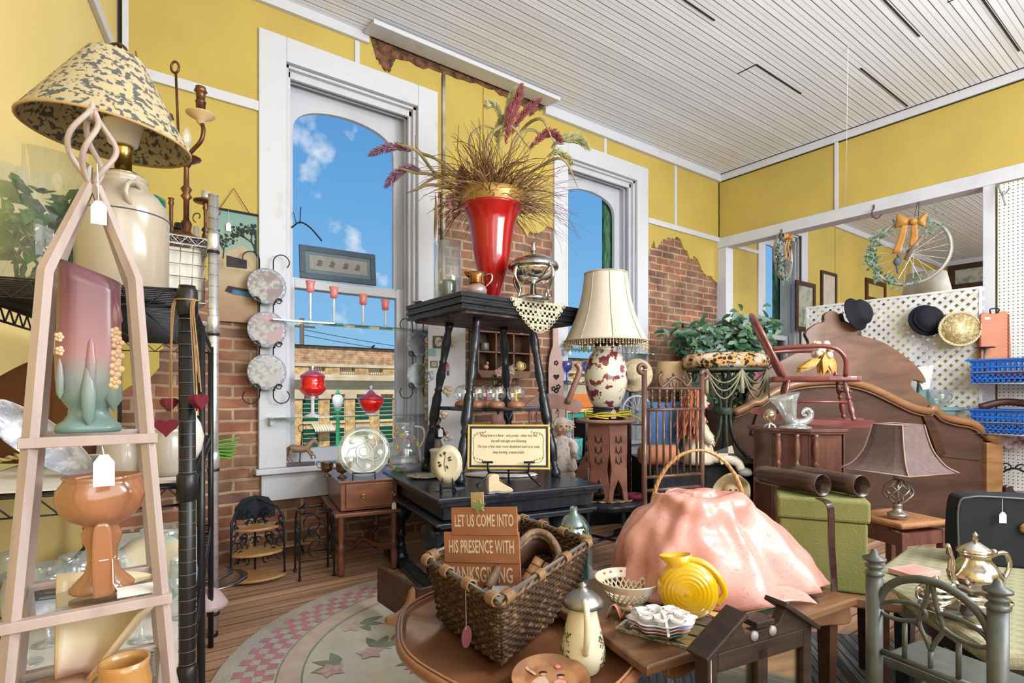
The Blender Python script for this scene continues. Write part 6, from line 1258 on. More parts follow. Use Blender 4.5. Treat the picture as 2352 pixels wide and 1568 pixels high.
for k in range(8): x=hw*(k+.8)/8.6;b=B();b.tube([(x,0,zz(1092)),(x,0,zz(940))],.008,8);b.build('bar',BRW,sh_)
b=B();b.tube(spline([(hw*.30,0,zz(858)),(hw*.24,0,zz(868)),(hw*.28,0,zz(888)),(hw*.38,0,zz(880)),(hw*.5,0,zz(866)),(hw*.62,0,zz(872)),(hw*.72,0,zz(886)),(hw*.80,0,zz(872)),(hw*.78,0,zz(862))],5),.010,8)
for k in range(4): b.tube([(hw*(.44+.05*k),0,zz(890)),(hw*(.38+.09*k),0,zz(868))],.004,6)
for x,y in ((.30,855),(.5,860),(.42,872),(.66,868),(.78,858)): b.ball((hw*x,0,zz(y)),.012,8)
b.build('scroll_crest',BRW,sh_)
for k in range(3): b=B();x=hw*(.2+.3*k);b.tube([(x,0,zz(1200)),(x,0,zz(1122))],.008,8);b.build('bar',BRW,sh_)

p=at(1650,900,4.45);bc=T('black_chest','long low black chest carrying the red haired doll and the leopard stool','chest',(p.x,p.y,0),CR+.05)
b=B();b.bb((-.62,-.30,0),(.24,.32,.64));b.build('body',BLK,bc,bev=.01);b=B();b.bb((-.64,-.32,.64),(.26,.34,.66));b.build('top_board',BLK,bc,bev=.005)
b=B();b.bb((-.58,-.306,.08),(-.27,-.30,.58));b.build('door',BLK,bc,bev=.004);b=B();b.bb((-.23,-.306,.08),(.20,-.30,.58));b.build('door',BLK,bc,bev=.004)
BLUE=mat('blue_cushion',(.05,.13,.30),.8,c2=(.03,.09,.22),ns=5)
def pillow(name,label,cx,cy,d,w,h,t,m,z=None,rz=0,ry=0):
    p=at(cx,cy,d)
    if z is not None: p.z=z+h/2
    b=B()
    def sf(sgn_): return lambda u,v: ((u-.5)*w*(1-.12*(2*v-1)**2*0+0),sgn_*t*.5*((1-(2*u-1)**4)*(1-(2*v-1)**4))**.5,(v-.5)*h*(1-.06*(1-(2*u-1)**2)))
    b.grid(sf(1),14,14);b.grid(sf(-1),14,14);o=one(name,label,'cushion',b,m,p,CR+rz);o.rotation_euler=(-.12,ry,CR+rz);return o
pillow('blue_cushion','square blue cushion behind the spindle headboard',1532,960,4.25,.36,.46,.14,BLUE,z=.665)
pillow('terracotta_cushion','terracotta cushion lying in front of the blue one',1522,1045,4.25,.33,.14,.16,mat('terracotta',(.42,.16,.08),.8),z=.665) if False else None
b=B();b.tube([(-.14,0,.075),(-.12,0,.075),(.12,0,.075),(.14,0,.075)],[.05,.072,.072,.05],18);p=at(1512,1040,3.98);one('bolster','terracotta bolster cushion lying below the blue cushion','cushion',b,mat('terracotta',(.42,.16,.08),.8),V((p.x,p.y,.665)),CR)
p=at(1602,1030,4.12);dr2=doll('red_haired_doll','large doll with long red hair in a cream dress slumped on the black chest',V((p.x,p.y,.662)),CR+1.2,1.45,mat('copper_hair',(.35,.075,.03),.6,c2=(.45,.13,.05),ns=20),mat('cream_cotton',(.55,.48,.36),.9,c2=(.45,.38,.28),ns=5),longhair=True,legs=False)
for k in range(2):
    b=B();b.tube(spline([(-.02+.05*k,-.04,.04),(-.03+.06*k,-.17,.05),(-.03+.07*k,-.27,.02),(-.03+.07*k,-.30,-.03)],4),[.04]*4+[.034]*4+[.03]*5,10);b.build('stocking_leg',mat('cream_stocking',(.6,.55,.45),.8),dr2)
    b=B();b.ball((-.03+.07*k,-.325,-.05),.035,10,sy=1.5,sz=.8);b.build('shoe',mat('grey_shoe',(.3,.29,.27),.6),dr2)

p=at(1545,885,4.66);pls=T('pleated_lamp','small table lamp with a pleated tan shade behind the headboard scroll','lamp',(p.x,p.y,.662),CR)
b=B();b.lathe([(.165,.55),(.12,.78)],72,fn=lambda a,r,z: 1+.012*cos(36*a),cap=False);b.build('lamp_shade',mat('tan_pleat',(.55,.38,.2),.7),pls,solid=.002);b=B();b.lathe([(0,0),(.08,0),(.07,.02),(.02,.05),(.05,.15),(.06,.25),(.02,.4),(.01,.55),(.01,.7)],16);b.build('base',mat('pale_china2',(.55,.5,.42),.3),pls)
p=at(1458,862,4.6);b=B();b.lathe([(.15,0),(.13,.008),(.08,.02),(.075,.09),(.05,.11),(0,.112)],32);hs=one('straw_hat','cream straw hat hanging beside the lamp','hat',b,mat('straw',(.55,.45,.3),.9,c2=(.42,.32,.2),ns=50,bump=.4),(p.x,p.y,p.z),CR);hs.rotation_euler=(1.3,.5,CR-.6)
b=B();b.tube([(0,0,0),(0,0,1.6)],.012,8);hatst=T('hat_stand','thin dark rod stand holding the straw hat and spoked wheel','stand',(p.x+.01,p.y+.06,0));b=B();b.tube([(0,0,.01),(0,0,1.42)],.012,8);b.build('pole',WALD,hatst);b=B();b.lathe([(0,0),(.14,0),(.13,.02),(0,.03)],20);b.build('base',WALD,hatst)
p=at(1463,942,4.45);wh=T('spoked_wheel','small grey spoked wheel seen behind the floral lamp','wheel',p,CR)
b=B();b.tube([(.115*cos(t),0,.115*sin(t)) for t in [i*2*pi/28 for i in range(28)]],.009,8,True);b.build('rim',mat('grey_paint',(.4,.4,.4),.4),wh)
b=B()
for k in range(14): a=k*2*pi/14;b.tube([(0,0,0),(.113*cos(a),0,.113*sin(a))],.003,4)
b.ball((0,0,0),.02,10);b.build('spokes',MC['grey_paint'],wh)

b=B();b.prism([(-.05,0),(.06,.03),(.03,.14),(-.08,.10)],-.004,.004);p=at(1672,1040,4.0);one('plaid_pouch','cream and black patterned cloth pouch hanging below the red haired doll','pouch',b,mat('plaid',(.5,.45,.35),.8,c2=(.05,.05,.05),ns=12,kind='check'),(p.x,p.y,.665),CR,bev=.003)

p=at(1500,1200,3.5);rk2=T('slatted_rack','low dark rack with thin pale slats between the stool and the pink cloth','rack',(p.x,p.y,0),CR)
b=B();[b.tube([(-.03+k*.042,-.3,.38),(-.03+k*.042,.28,.38)],.007,6) for k in range(13)];b.build('slats',mat('pale_slat',(.5,.48,.46),.4,m=.4),rk2)
b=B();b.tube([(-.05,-.31,.37),(.5,-.31,.37),(.5,.29,.37),(-.05,.29,.37)],.011,6,True);b.build('frame',BRW,rk2)
for x in (-.04,.49):
    for y in (-.3,.28): b=B();b.tube([(x,y,0),(x,y,.36)],.011,8);b.build('leg',BRW,rk2)
for k in range(5):
    b=B();b.lathe([(0,0),(.07,.001),(.115,.014),(.117,.017),(.07,.006),(0,.004)],32);one('china_plate','white china plate in the stack on the slatted rack','plate',b,MC['white_china'],(at(1515,1135,3.55).x,at(1515,1135,3.55).y,.388+k*.0125),group='white plates stacked on the slatted rack')

p=at(1318,1300,2.85);b=B();b.lathe(thick([(.075,0),(.095,.01),(.098,.42),(.085,.50),(.05,.55),(.02,.57),(.02,.60)],.003),36);one('demijohn','tall teal tinted glass jar behind the wicker basket','jar',b,glass('teal_glass',(.35,.62,.6),.22,dif=.12,dc=(.03,.2,.2)),(p.x,p.y,0))

p=at(1655,900,5.55);fc=T('ficus_plant','leafy green silk ficus with purple tinged leaves behind the leopard stool','plant',(p.x,p.y,0),CR);rr=random.Random(21)
LF=[mat('ficus_dark',(.02,.07,.03),.4),mat('ficus_mid',(.06,.16,.06),.4,c2=(.03,.09,.05),ns=6),mat('ficus_grey',(.16,.24,.2),.45)]
bl=[B(),B(),B()];br_=B();q=PXQ(1655,5.55)
for (cx,cy,rx,ry,n) in ((1590,775,55,35,130),(1625,815,45,30,80),(1710,775,60,45,170),(1680,740,22,22,40),(1745,742,30,12,36),(1660,800,60,40,120),(1720,870,50,30,90),(1740,960,45,45,60),(1600,850,50,25,60),(1690,900,60,60,110)):
    x0_,z0_=q(cx,cy)
    for k in range(n):
        x,z=x0_+rr.gauss(0,.5)*rx*5.55/F,z0_+rr.gauss(0,.5)*ry*5.55/F;y=rr.gauss(0,.13);a=rr.uniform(0,6.28)
        bl[rr.choice((0,1,1,2))].leaf((x,y,z),(cos(a),rr.uniform(-.8,.2),rr.uniform(-1,.35)),(rr.uniform(-.4,.4),-1,.5),rr.uniform(.09,.135),rr.uniform(.04,.055))
    br_.tube(spline([(0,0,.9),(x0_*.5,0,(z0_+.9)/2+.1),(x0_,0,z0_)],4),.006,5)
for k in range(3): bl[k].build('leaves',LF[k],fc,kind='stuff')
br_.tube([(0,0,.2),(.02,0,.95)],.02,8);br_.build('branches',mat('bark',(.12,.08,.05),.8),fc)
b=B();b.lathe(thick([(.12,0),(.16,.26),(.17,.28)],.01),24);b.build('pot',mat('wicker_pot',(.3,.18,.08),.8),fc)
b=B();
for k in range(5): a=k*2*pi/5;b.leaf((q(1718,0)[0],-.25,q(0,862)[1]),(cos(a),-.3,sin(a)),(0,-1,0),.08,.05)
b.build('pink_flower',mat('pink_bloom',(.6,.2,.3),.6),fc)
p=ony(1560,800,WY-.1);lf=T('dark_framed_picture','large dark framed picture leaning against the brick behind the ficus','picture',(p.x-.05,WY-.28,1.02),.0,tilt=(-.08,0));b=B();rect_frame(b,.62,1.0,.05,0,.035);b.build('frame',WALD,lf,bev=.004);b=B();b.bb((.05,.01,.05),(.57,.02,.95));b.build('print',mat('dark_print',(.02,.025,.02),.2,c2=(.05,.08,.05),ns=4),lf)
b=B();b.bb((-.1,-.3,0),(1.0,.25,1.0));one('brown_cupboard','brown low cupboard in the corner behind the ficus','cupboard',b,WALD,(p.x-.1,WY-.32,0),0,bev=.01)

p=at(1666,1040,4.42);ls=T('leopard_stool','round leopard print stool on a green iron base hung with rope swags','stool',(p.x,p.y,.6615),CR);s_=4.42/F
LEO=mat('leopard_fabric',(.62,.30,.09),.8,c2=(.012,.01,.008),ns=34,lo=.10,hi=.12,kind='crack',c3=(.66,.56,.42));
LEO.node_tree.nodes['Voronoi Texture'].feature='F1'
for n_ in LEO.node_tree.nodes:
    if n_.type == 'MAP_RANGE' and n_.inputs[1].default_value == rad(0)+.10 or (n_.type == 'MAP_RANGE' and abs(n_.inputs[1].default_value-.10) < 1e-4): n_.inputs[1].default_value=.50;n_.inputs[2].default_value=.46
vt=LEO.node_tree.nodes['Voronoi Texture'];vt.inputs['Randomness'].default_value=1
b=B();b.lathe([(r*s_,z*s_) for r,z in spl2([(82,204),(94,210),(97,222),(92,232),(80,238),(40,241),(0,242)],3)],48);b.build('cushion',LEO,ls)
GI=mat('green_iron2',(.035,.06,.05),.45,c2=(.1,.12,.09),ns=20)
b=B();b.tube(arc((0,0,202*s_),86*s_,0,2*pi,40,'xy')[:-1],.012,8,True);b.build('seat_ring',GI,ls)
for k in range(6):
    a=k*pi/3+.3;b=B();b.tube(spline([(r*s_*cos(a),r*s_*sin(a),z*s_) for r,z in [(68,2),(50,8),(20,50),(11,110),(22,160),(44,196),(70,202)]],5),.011,8);b.build('leg',GI,ls)
b=B();b.lathe([(.05,0),(.055,.01),(.055,.05),(.05,.06)],20,(0,0,100*s_));b.build('collar',GI,ls)
b=B();b2=B()
for k in range(8):
    a0_,a1_=k*pi/4,(k+1)*pi/4
    for dz in (.16,.22,.10):
        pts=[]
        for i in range(11):
            t=i/10;a=a0_+(a1_-a0_)*t;r_=92*s_;pts.append((r_*cos(a),r_*sin(a),204*s_-dz*4*t*(1-t)-.01))
        b.tube(pts,.0055,6)
    b2=B();b2.tube([(92*s_*cos(a0_),92*s_*sin(a0_),202*s_),(93*s_*cos(a0_),93*s_*sin(a0_),170*s_),(93*s_*cos(a0_),93*s_*sin(a0_),150*s_)],[.008,.014,.016],8);b2.build('tassel',mat('tassel',(.3,.28,.18),.8),ls)
b.build('rope_swag',mat('green_rope',(.08,.11,.07),.7,c2=(.4,.36,.22),ns=120,kind='wave'),ls)
# ================= RIGHT SIDE =================

HBW=mat('headboard_wood',(.19,.092,.052),.5,kind='wood',c2=(.10,.045,.025),ns=2.2,st=(1,1,3),coat=.15)
HBM=mat('headboard_moulding',(.30,.15,.06),.4,kind='wood',c2=(.2,.09,.035),ns=3,st=(1,1,6),coat=.3)
d=5.08;p=at(1980,900,d);q=PXQ(1980,d)
hb2=T('tall_headboard','tall antique brown wooden headboard with carved knob crest, the rear one','headboard',(p.x,p.y,0),CR)
out=[q(1700,1000),q(1722,900),q(1755,858),q(1800,825),q(1850,800),q(1858,785),q(1850,768),q(1858,755),q(1878,742),q(1893,738),q(1894,722),q(1910,713),q(1926,720),q(1930,736),q(1950,742),q(1970,748),q(1977,760),q(1970,768),q(1985,772),q(2030,786),q(2075,815),q(2110,845),q(2128,878),q(2100,872),q(2093,880),q(2100,895),q(2128,915),q(2140,935),q(2150,1000),(q(2150,0)[0],0),(q(1700,0)[0],0)]
b=B();b.prism(spl2(out[:-2],3)+out[-2:],0,.05);b.build('panel',HBW,hb2,bev=.006)
b=B();b.prism(spl2([q(1926,722),q(1940,718),q(1946,735),q(1962,742),q(1980,752),q(1984,768),q(1974,770),q(1975,758),q(1950,742),q(1932,738)],3),.03,.10);b.build('crest_scroll',mat('dark_crest',(.05,.04,.035),.4),hb2,bev=.005)
d=4.85;p=at(1980,900,d);q=PXQ(1980,d)
hb1=T('carved_headboard','wide antique brown headboard with curved moulded top edge and scroll post, the front one','headboard',(p.x,p.y,0),CR)
top=spl2([q(1684,940),q(1712,928),q(1728,918),q(1745,915),q(1775,895),q(1820,876),q(1880,868),q(1940,868),q(1990,880),q(2040,903),q(2090,927),q(2130,936),q(2141,930),(q(2160,0)[0],q(0,946)[1]),q(2190,956),q(2230,964),q(2258,985)],4)
b=B();b.prism(top+[(q(2258,0)[0],0),(q(1684,0)[0],0)],0,.03);b.build('panel',mat('dark_panel_wood',(.085,.042,.027),.6,kind='wood',c2=(.05,.026,.018),ns=2.5,st=(1,1,3)),hb1)
b=B();b.tube([(x,-.015,z-.028) for x,z in top],.034,8);b.build('top_moulding',HBM,hb1)
b=B();b.tube([(x,-.022,z-.075) for x,z in top],.008,6);b.build('moulding_bead',HBW,hb1)
for pts in ([q(2115,955),q(2132,950),q(2168,1042),q(2148,1044)],[q(1742,930),q(1756,934),q(1738,1000),q(1722,996)],[q(1870,980),q(1888,978),q(1905,1012),q(1880,1005)]):
    b=B();b.prism(pts,-.03,0);b.build('wood_block',WALD,hb1,bev=.003)
b=B();x0_,x1_=q(2256,0)[0],q(2294,0)[0];b.bb((x0_,-.05,0),(x1_,.05,q(0,1015)[1]));b.build('post',HBM,hb1,bev=.01)
b=B();b.tube([((x0_+x1_)/2+.01,-.07,q(0,997)[1]),((x0_+x1_)/2+.01,.07,q(0,997)[1])],.075,24);b.build('scroll_cap',HBM,hb1)
b=B();b.tube([q_ for q_ in [(q(2075,0)[0],-.004,q(0,1042)[1]),(q(2140,0)[0],-.004,q(0,1046)[1]),(q(2250,0)[0],-.004,q(0,1058)[1])]],.003,4);b.build('board_joint',DARK,hb1)

lt=T('white_lattice','white painted diagonal lattice panel standing in the wide opening','lattice',(XR-.17,0,0))
y0_,y1_,z0_,z1_=1.50,3.06,.62,2.15;WL=mat('lattice_white',(.70,.70,.70),.5)
for s in (-1,1):
    b=B();c=-3.0
    while c < 6:

        pts=[]
        for y in (y0_,y1_):
            z=z0_+s*(y-c)
            if z0_ <= z <= z1_: pts.append((y,z))
        for z in (z0_,z1_):
            y=c+s*(z-z0_)
            if y0_ < y < y1_: pts.append((y,z))
        if len(pts) >= 2 and abs(pts[0][0]-pts[1][0]) > .02:
            (a0,a1),(c0,c1)=pts[0],pts[1];w=.024;b.add([(s*.004-.004,a0-w,a1),(s*.004-.004,a0+w,a1),(s*.004-.004,c0+w,c1),(s*.004-.004,c0-w,c1),(s*.004+.004,a0-w,a1),(s*.004+.004,a0+w,a1),(s*.004+.004,c0+w,c1),(s*.004+.004,c0-w,c1)],[(0,1,2,3),(7,6,5,4),(0,4,5,1),(1,5,6,2),(2,6,7,3),(3,7,4,0)],True)
        c += .086
    b.build('lattice_strips',WL,lt)
b=B();rect_frame(b,y1_-y0_,z1_-z0_,.022,-.012,.014);b.v=[(y,x+y0_,z+z0_) for x,y,z in b.v];b.build('frame',WL,lt)
for y in (y0_+.02,y1_-.02): b=B();b.bb((-.015,y-.02,0),(.015,y+.02,z0_));b.build('leg',WL,lt)
PEG=mat('pegboard',(.62,.63,.62),.6,c2=(.02,.02,.02),kind='voro',ns=32,lo=.16,hi=.13);PEG.node_tree.nodes['Voronoi Texture'].inputs['Randomness'].default_value=0
for n_ in PEG.node_tree.nodes:
    if n_.type == 'MAP_RANGE': n_.inputs[1].default_value=.17;n_.inputs[2].default_value=.13
    if n_.type == 'MAPPING': n_.inputs['Location'].default_value=(.0,0,0);n_.inputs['Scale'].default_value=(0,1,1)
b=B();b.bb((-.012,-.9,0),(0,1.42,3.07));pgb=one('pegboard','white perforated pegboard covering the right wall beyond the opening','pegboard',b,PEG,(XR-.035,0,0))
b=B();b.tube([(XR-.05,1.42,3.08),(XR-.16,1.36,2.92),(XR-.16,1.34,2.84)],.006,6);b.tube([(XR-.05,1.36,2.98),(XR-.22,1.30,2.97)],.006,6);b.tube([(XR-.16,1.36,2.97),(XR-.16,1.34,2.84)],.006,6);one('shelf_bracket','thin grey metal bracket fixed high on the white pegboard','bracket',b,MC['grey_paint'])
def hang(cx,cy,X=6.33): return onx(cx,cy,X)

def roundhat(label,p,r,rz,rx,m,crown=.6,band=None):
    g_=T('hat',label,'hat',p,rz,group=None,tilt=(rx,0));b=B();b.lathe([(r,0),(r*1.0,.01),(r*.78,.02),(r*.74,r*crown*.7),(r*.5,r*crown),(0,r*crown*1.05)],32);b.build('felt_body',m,g_)
    if band: b=B();b.lathe([(r*.79,.02),(r*.765,.055)],32);b.tube(spline([(r*.6,-.0,.05),(r*.7,-r*.5,.03),(r*.75,-r*1.2,.0)],4),.012,6);b.build('ribbon',band,g_)
    return g_
HATM=mat('black_felt',(.012,.014,.02),.8)
roundhat('black bowler hat perched over the right shoulder of the rear headboard',hang(1964,722,5.5),.155,CR+.5,1.3,HATM,.75)
roundhat('black felt hat with satin ribbon hanging on the white lattice',hang(2127,736,6.36),.155,CR-.2,1.35,HATM,.8,mat('satin_black',(.03,.035,.045),.25))
p=hang(2203,756,6.30);sb=T('straw_basket','round shiny golden straw basket hanging on the lattice between the hat and the leather bag','basket',p,FR(2203)+.25,tilt=(pi/2-.1,0))
b=B();b.lathe([(0,-.06),(.10,-.05),(.135,0),(.15,.02)],40);b.build('bowl',mat('gold_straw',(.55,.42,.18),.35,c2=(.85,.75,.5),ns=34,lo=.45,hi=.65,bump=.8,bs=50,m=.3),sb,solid=.004)
b=B()
for k in range(3): b.tube([((.152+.007*cos(i*1.3+k*2.1))*cos(i*2*pi/60),(.152+.007*cos(i*1.3+k*2.1))*sin(i*2*pi/60),.02+.007*sin(i*1.3+k*2.1)) for i in range(60)],.006,5,True)
b.build('braided_rim',mat('pale_straw',(.6,.5,.3),.6),sb)
ORL=mat('tan_leather',(.46,.14,.05),.5,c2=(.36,.10,.035),ns=5);y_=1.50
p=hang(2282,825,6.42);lb=T('leather_bag','flat orange tan leather bag with laced edges hanging on the pegboard','bag',p,FR(2282)+.35);s_=dep(p)/F*.82
b=B();b.prism(spl2([(-36*s_,0),(-34*s_,60*s_),(-30*s_,128*s_),(0,126*s_),(30*s_,130*s_),(36*s_,60*s_),(38*s_,0)],3),-.015,.015);b.build('body',ORL,lb,bev=.006)
b=B()
for s in (-1,1): b.tube([(s*(31+1.5*(i % 2))*s_,-.018,(4+i*5)*s_) for i in range(25)],.006,5)
b.build('laced_edge',mat('dark_lacing',(.25,.07,.03),.6),lb);b=B();b.tube(spline([(-.02,0,126*s_),(-.03,-.02,140*s_),(.03,-.02,140*s_),(.03,0,128*s_)],4),.006,6);b.build('cord',DARK,lb)
b=B();b.bb((-.07,-.0175,112*s_),(-.03,-.0155,118*s_));b.build('price_sticker',TAGM,lb)

BP=mat('blue_plastic',(.01,.12,.5),.4)
for k,(cy,l) in enumerate(((882,'upper blue plastic bin hanging on the pegboard'),(990,'lower blue plastic bin hanging on the pegboard'))):
    z=1.19+(900-cy)/F*5.1;g_=T('plastic_bin',l,'bin',(XR-.30,1.19,z),pi/2);L_=.64;H_=.20
    b=B()
    for i in range(4):
        zz0,zz1=i*H_/4,(i+1)*H_/4-.012;
        e=.05*(i/4)
        b.bb((-L_/2+.02-e,.12-0,zz1),(L_/2-.02+e,.135,zz1+.012))
    for y in (-.10,.12):
        for i in range(5): z1=i*H_/4.3;b.bb((-L_/2-.02*i/4,y,z1),(L_/2+.02*i/4,y+.008,z1+.014))
        for i in range(19): x=-L_/2+i*L_/18;b.bb((x-.007,y,0),(x+.007,y+.008,H_*.94))
    for x in (-L_/2,L_/2): b.bb((x-.008,-.10,0),(x+.008,.125,H_*.95))
    b.bb((-L_/2,-.10,0),(L_/2,.125,.008));b.bb((-L_/2-.045,-.13,H_),(L_/2+.045,-.09,H_+.012));b.bb((-L_/2-.045,.12,H_),(L_/2+.045,.15,H_+.012));b.bb((-L_/2-.045,-.13,H_),(-L_/2-.0,.15,H_+.012));b.build('bin_body',BP,g_)
    b=B();b.tube([(-L_/2+.06,.145,.0),(-L_/2+.06,.145,.10),(L_/2,.145,.10)],.006,6);b.tube([(-L_/2+.06,.145,.0),(L_/2,.145,.0)],.006,6);b.build('wire_hook',CHR,g_)
    if k == 0:
        b=B();b.ball((0,0,.07),.09,10,sx=2.6,sz=.5);g2=b.build('red_bundle',mat('red_cloth',(.5,.06,.04),.8),None,loc=(XR-.30,1.19,z));g2.rotation_euler=(0,0,pi/2);tag(g2,'bundle of red cloth inside the upper blue bin','cloth')
        b=B();b.lathe([(.15,0),(.13,.02),(.1,.05),(0,.055)],24,sx=1.2);one('black_plate','black beret with a brown edge lying on the upper blue bin','hat',b,mat('beret',(.02,.02,.022),.6),(XR-.30,1.05,z+.213))
    else:
        b=B();b.tube(spline([(-.1,.35,0),(0,.2,.05),(.02,0,.03),(0,-.3,.02)],5),.014,6,sq=2.2);one('leather_belt','dark leather belt lying over the lower blue bin','belt',b,mat('belt_leather',(.06,.02,.015),.4),(XR-.28,1.12,z+.225))
p=hang(2262,826,6.30);pn=T('spindle_disc','thin spindle with a black disc top beside the upper blue bin','rack',p);b=B();b.tube([(0,0,-.11),(0,0,.10)],.009,8);b.build('pole',mat('dusky_metal',(.2,.15,.15),.4,m=.5),pn);b=B();b.lathe([(0,.10),(.075,.105),(.075,.112),(0,.118)],20);b.build('disc',BLK,pn)
p=hang(2330,1015,6.40);mk=T('masquerade_mask','plum and white masquerade mask hanging under the lower blue bin','mask',p,FR(2330)+.3)
b=B();b.prism(spl2([(-.09,.02),(-.07,-.045),(0,-.06),(.07,-.035),(.09,.03),(.05,.05),(0,.03),(-.05,.05)],3),-.012,.0);b.build('mask',mat('mask_m',(.4,.35,.38),.5,c2=(.08,.01,.04),ns=25),mk);b=B();b.tube(spline([(.02,-.01,.04),(.05,-.03,.12),(.0,-.03,.16),(.08,-.02,.09)],4),.012,6,sq=.3);b.build('ribbon',mat('magenta_ribbon',(.35,.02,.12),.5),mk)
p=hang(2330,1075,6.38);b=B()
for s in (-1,1): b.tube([(.0,s*.05+.045*cos(t)*(1-t/9),.045*sin(t)*(1-t/9)) for t in [i*.5 for i in range(16)]],.006,6)
b.tube(spline([(0,-.15,-.08),(0,0,.0),(0,.12,-.08)],5),.008,6);one('iron_scroll','black wrought iron scroll ornament on the pegboard above the suitcase','ornament',b,BLKM,p)

p=hang(2158,932,6.30);dst=T('display_pedestal','teal painted stepped pedestal behind the headboards carrying the glass mug','pedestal',(p.x,p.y,0),CR)
b=B();z_=p.z-.005;b.box((0,0,z_/2),(.2,.12,z_-.04));b.build('column',mat('teal_paint',(.16,.27,.27),.6,c2=(.1,.2,.19),ns=8),dst);b=B();b.box((0,0,z_-.02),(.34,.16,.03));b.build('shelf_board',MC['teal_paint'],dst)
b=B();b.prism([(-.16,z_),(-.14,z_+.34),(-.03,z_+.10),(.02,z_)],.06,.09);b.build('spire',MC['teal_paint'],dst)
b=B();b.lathe(thick([(.065,0),(.08,.01),(.085,.15)],.004),24);g_=one('glass_mug','clear glass mug with a coloured print behind the right end of the headboard','mug',b,CLR,(p.x,p.y,p.z+.004),CR);b=B();b.tube(arc((.085,0,.08),.045,-pi/2,pi/2,10),.009,8);b.build('handle',MC['clear_handle'],g_)
b=B();b.prism([(-.10,0),(.10,.03),(.06,-.19),(.0,-.20)],-.01,.01);p=hang(2118,845,6.1);one('lace_cloth','white lace cloth corner hanging between the headboard and the lattice','cloth',b,LACEW,p,CR)

VINE=mat('vine_leaf',(.06,.14,.08),.5,c2=(.2,.28,.2),ns=30);GOLD=mat('gold_bow',(.40,.17,.03),.5,c2=(.5,.26,.06),ns=9)
def wreath(cx,cy,X,r,rz,label,seed,tl=0):
    p=hang(cx,cy,X);g_=T('wheel_wreath',label,'wreath',p,rz,tilt=(0,tl));rr=random.Random(seed)
    b=B();b.tube([(r*cos(t),0,r*sin(t)) for t in [i*2*pi/48 for i in range(48)]],.017,8,True,sq=1.5);b.build('rim',mat('rim_grey',(.42,.40,.37),.4,m=.3),g_)
    b=B()
    for k in range(28): a=k*2*pi/28;s=-1 if k % 2 else 1;b.tube([(.025*cos(a+s*1.2),s*.03,.025*sin(a+s*1.2)),(r*cos(a),0,r*sin(a))],.0028,4)
    b.build('spokes',mat('spoke',(.6,.6,.6),.3,m=.5),g_)
    b=B();b.tube([(0,-.04,0),(0,.04,0)],.022,12);b.tube([(-.02,-.05,-.09),(.03,-.06,.03),(.09,-.06,.13)],.016,8);b.build('hub',mat('hub',(.22,.15,.11),.4),g_)
    b=B()
    for k in range(150): a=rr.gauss(pi*1.12,.75);q_=r*rr.uniform(.88,1.12);b.leaf((q_*cos(a),rr.uniform(-.05,.0),q_*sin(a)),(rr.gauss(0,1),-.4,rr.gauss(0,1)),(0,-1,.3),rr.uniform(.035,.06),.03)
    for k in range(50): b.leaf((rr.gauss(.12,.05)*r/.32,-.05,r*.8+rr.gauss(0,.06)),(rr.gauss(0,1),-.4,-.5),(0,-1,.3),.04,.02)
    b.build('ivy_vine',VINE,g_,kind='stuff')
    b=B()
    for s in (-1,1):
        b.grid(lambda u,v,s=s: (s*(.02+.13*u*(1 if s < 0 else .6)),-.06-.035*sin(pi*u)*sin(pi*v),r*.86+(v-.5)*(.05+.10*u)+.02*u),8,6)
        b.grid(lambda u,v,s=s: (-.03+s*.035+s*.03*u+(v-.5)*(.045+.03*u),-.06-.01*sin(9*u),r*.86-.30*u*(.8 if s > 0 else 1)),8,4)
    b.ball((0,-.08,r*.86),.035,10);b.build('bow',GOLD,g_,solid=.003)
    b=B();b.tube([(-.015,0,r*.98),(-.008,0,r+.16)],.003,4);b.tube([(.02,0,r*.98),(.0,0,r+.16)],.003,4);b.build('hanging_cord',DARK,g_)
    b=B();b.ball((-.08,-.05,-.10),.035,10,sz=1.3);b.ball((-.075,-.06,-.045),.02,8);b.tube([(-.08,-.05,-.13),(-.06,-.04,-.22)],[.015,.006],6);b.build('bird',mat('grey_bird',(.1,.12,.12),.7),g_);return g_
wreath(2090,578,6.38,.32,FR(2090)-.15,'bicycle wheel wreath with golden bow and ivy hanging from the white beam',3,.15)
wreath(1799,590,6.70,.27,FR(1799)+1.25,'second wheel wreath seen nearly edge on against the third window',4)
for cx,cy,l in ((2007,485,'brown iron hook on the beam left of the large wheel wreath'),(1795,540,'brown iron hook on the beam above the edge-on wheel wreath')):
    p=hang(cx,cy-6,6.54);b=B();b.tube(spline([(0,0,.04),(0,0,0),(-.03,-.02,-.03),(-.03,-.02,-.08),(.02,-.02,-.11),(.07,-.02,-.07)],5),.007,6);one('iron_hook',l,'hook',b,mat('rust_iron',(.1,.045,.035),.5),p,CR)
p1_,p2_=at(1948,60,4.6),onx(1942,468,6.5);b=B();b.tube([V((p1_.x,p1_.y,ZC)),V((p1_.x,p1_.y,ZC)).lerp(p2_,.5)+V((0,0,-.15)),p2_],.0025,4);one('hanging_wire','thin pale wire running from the ceiling to the white beam','wire',b,TAGM)

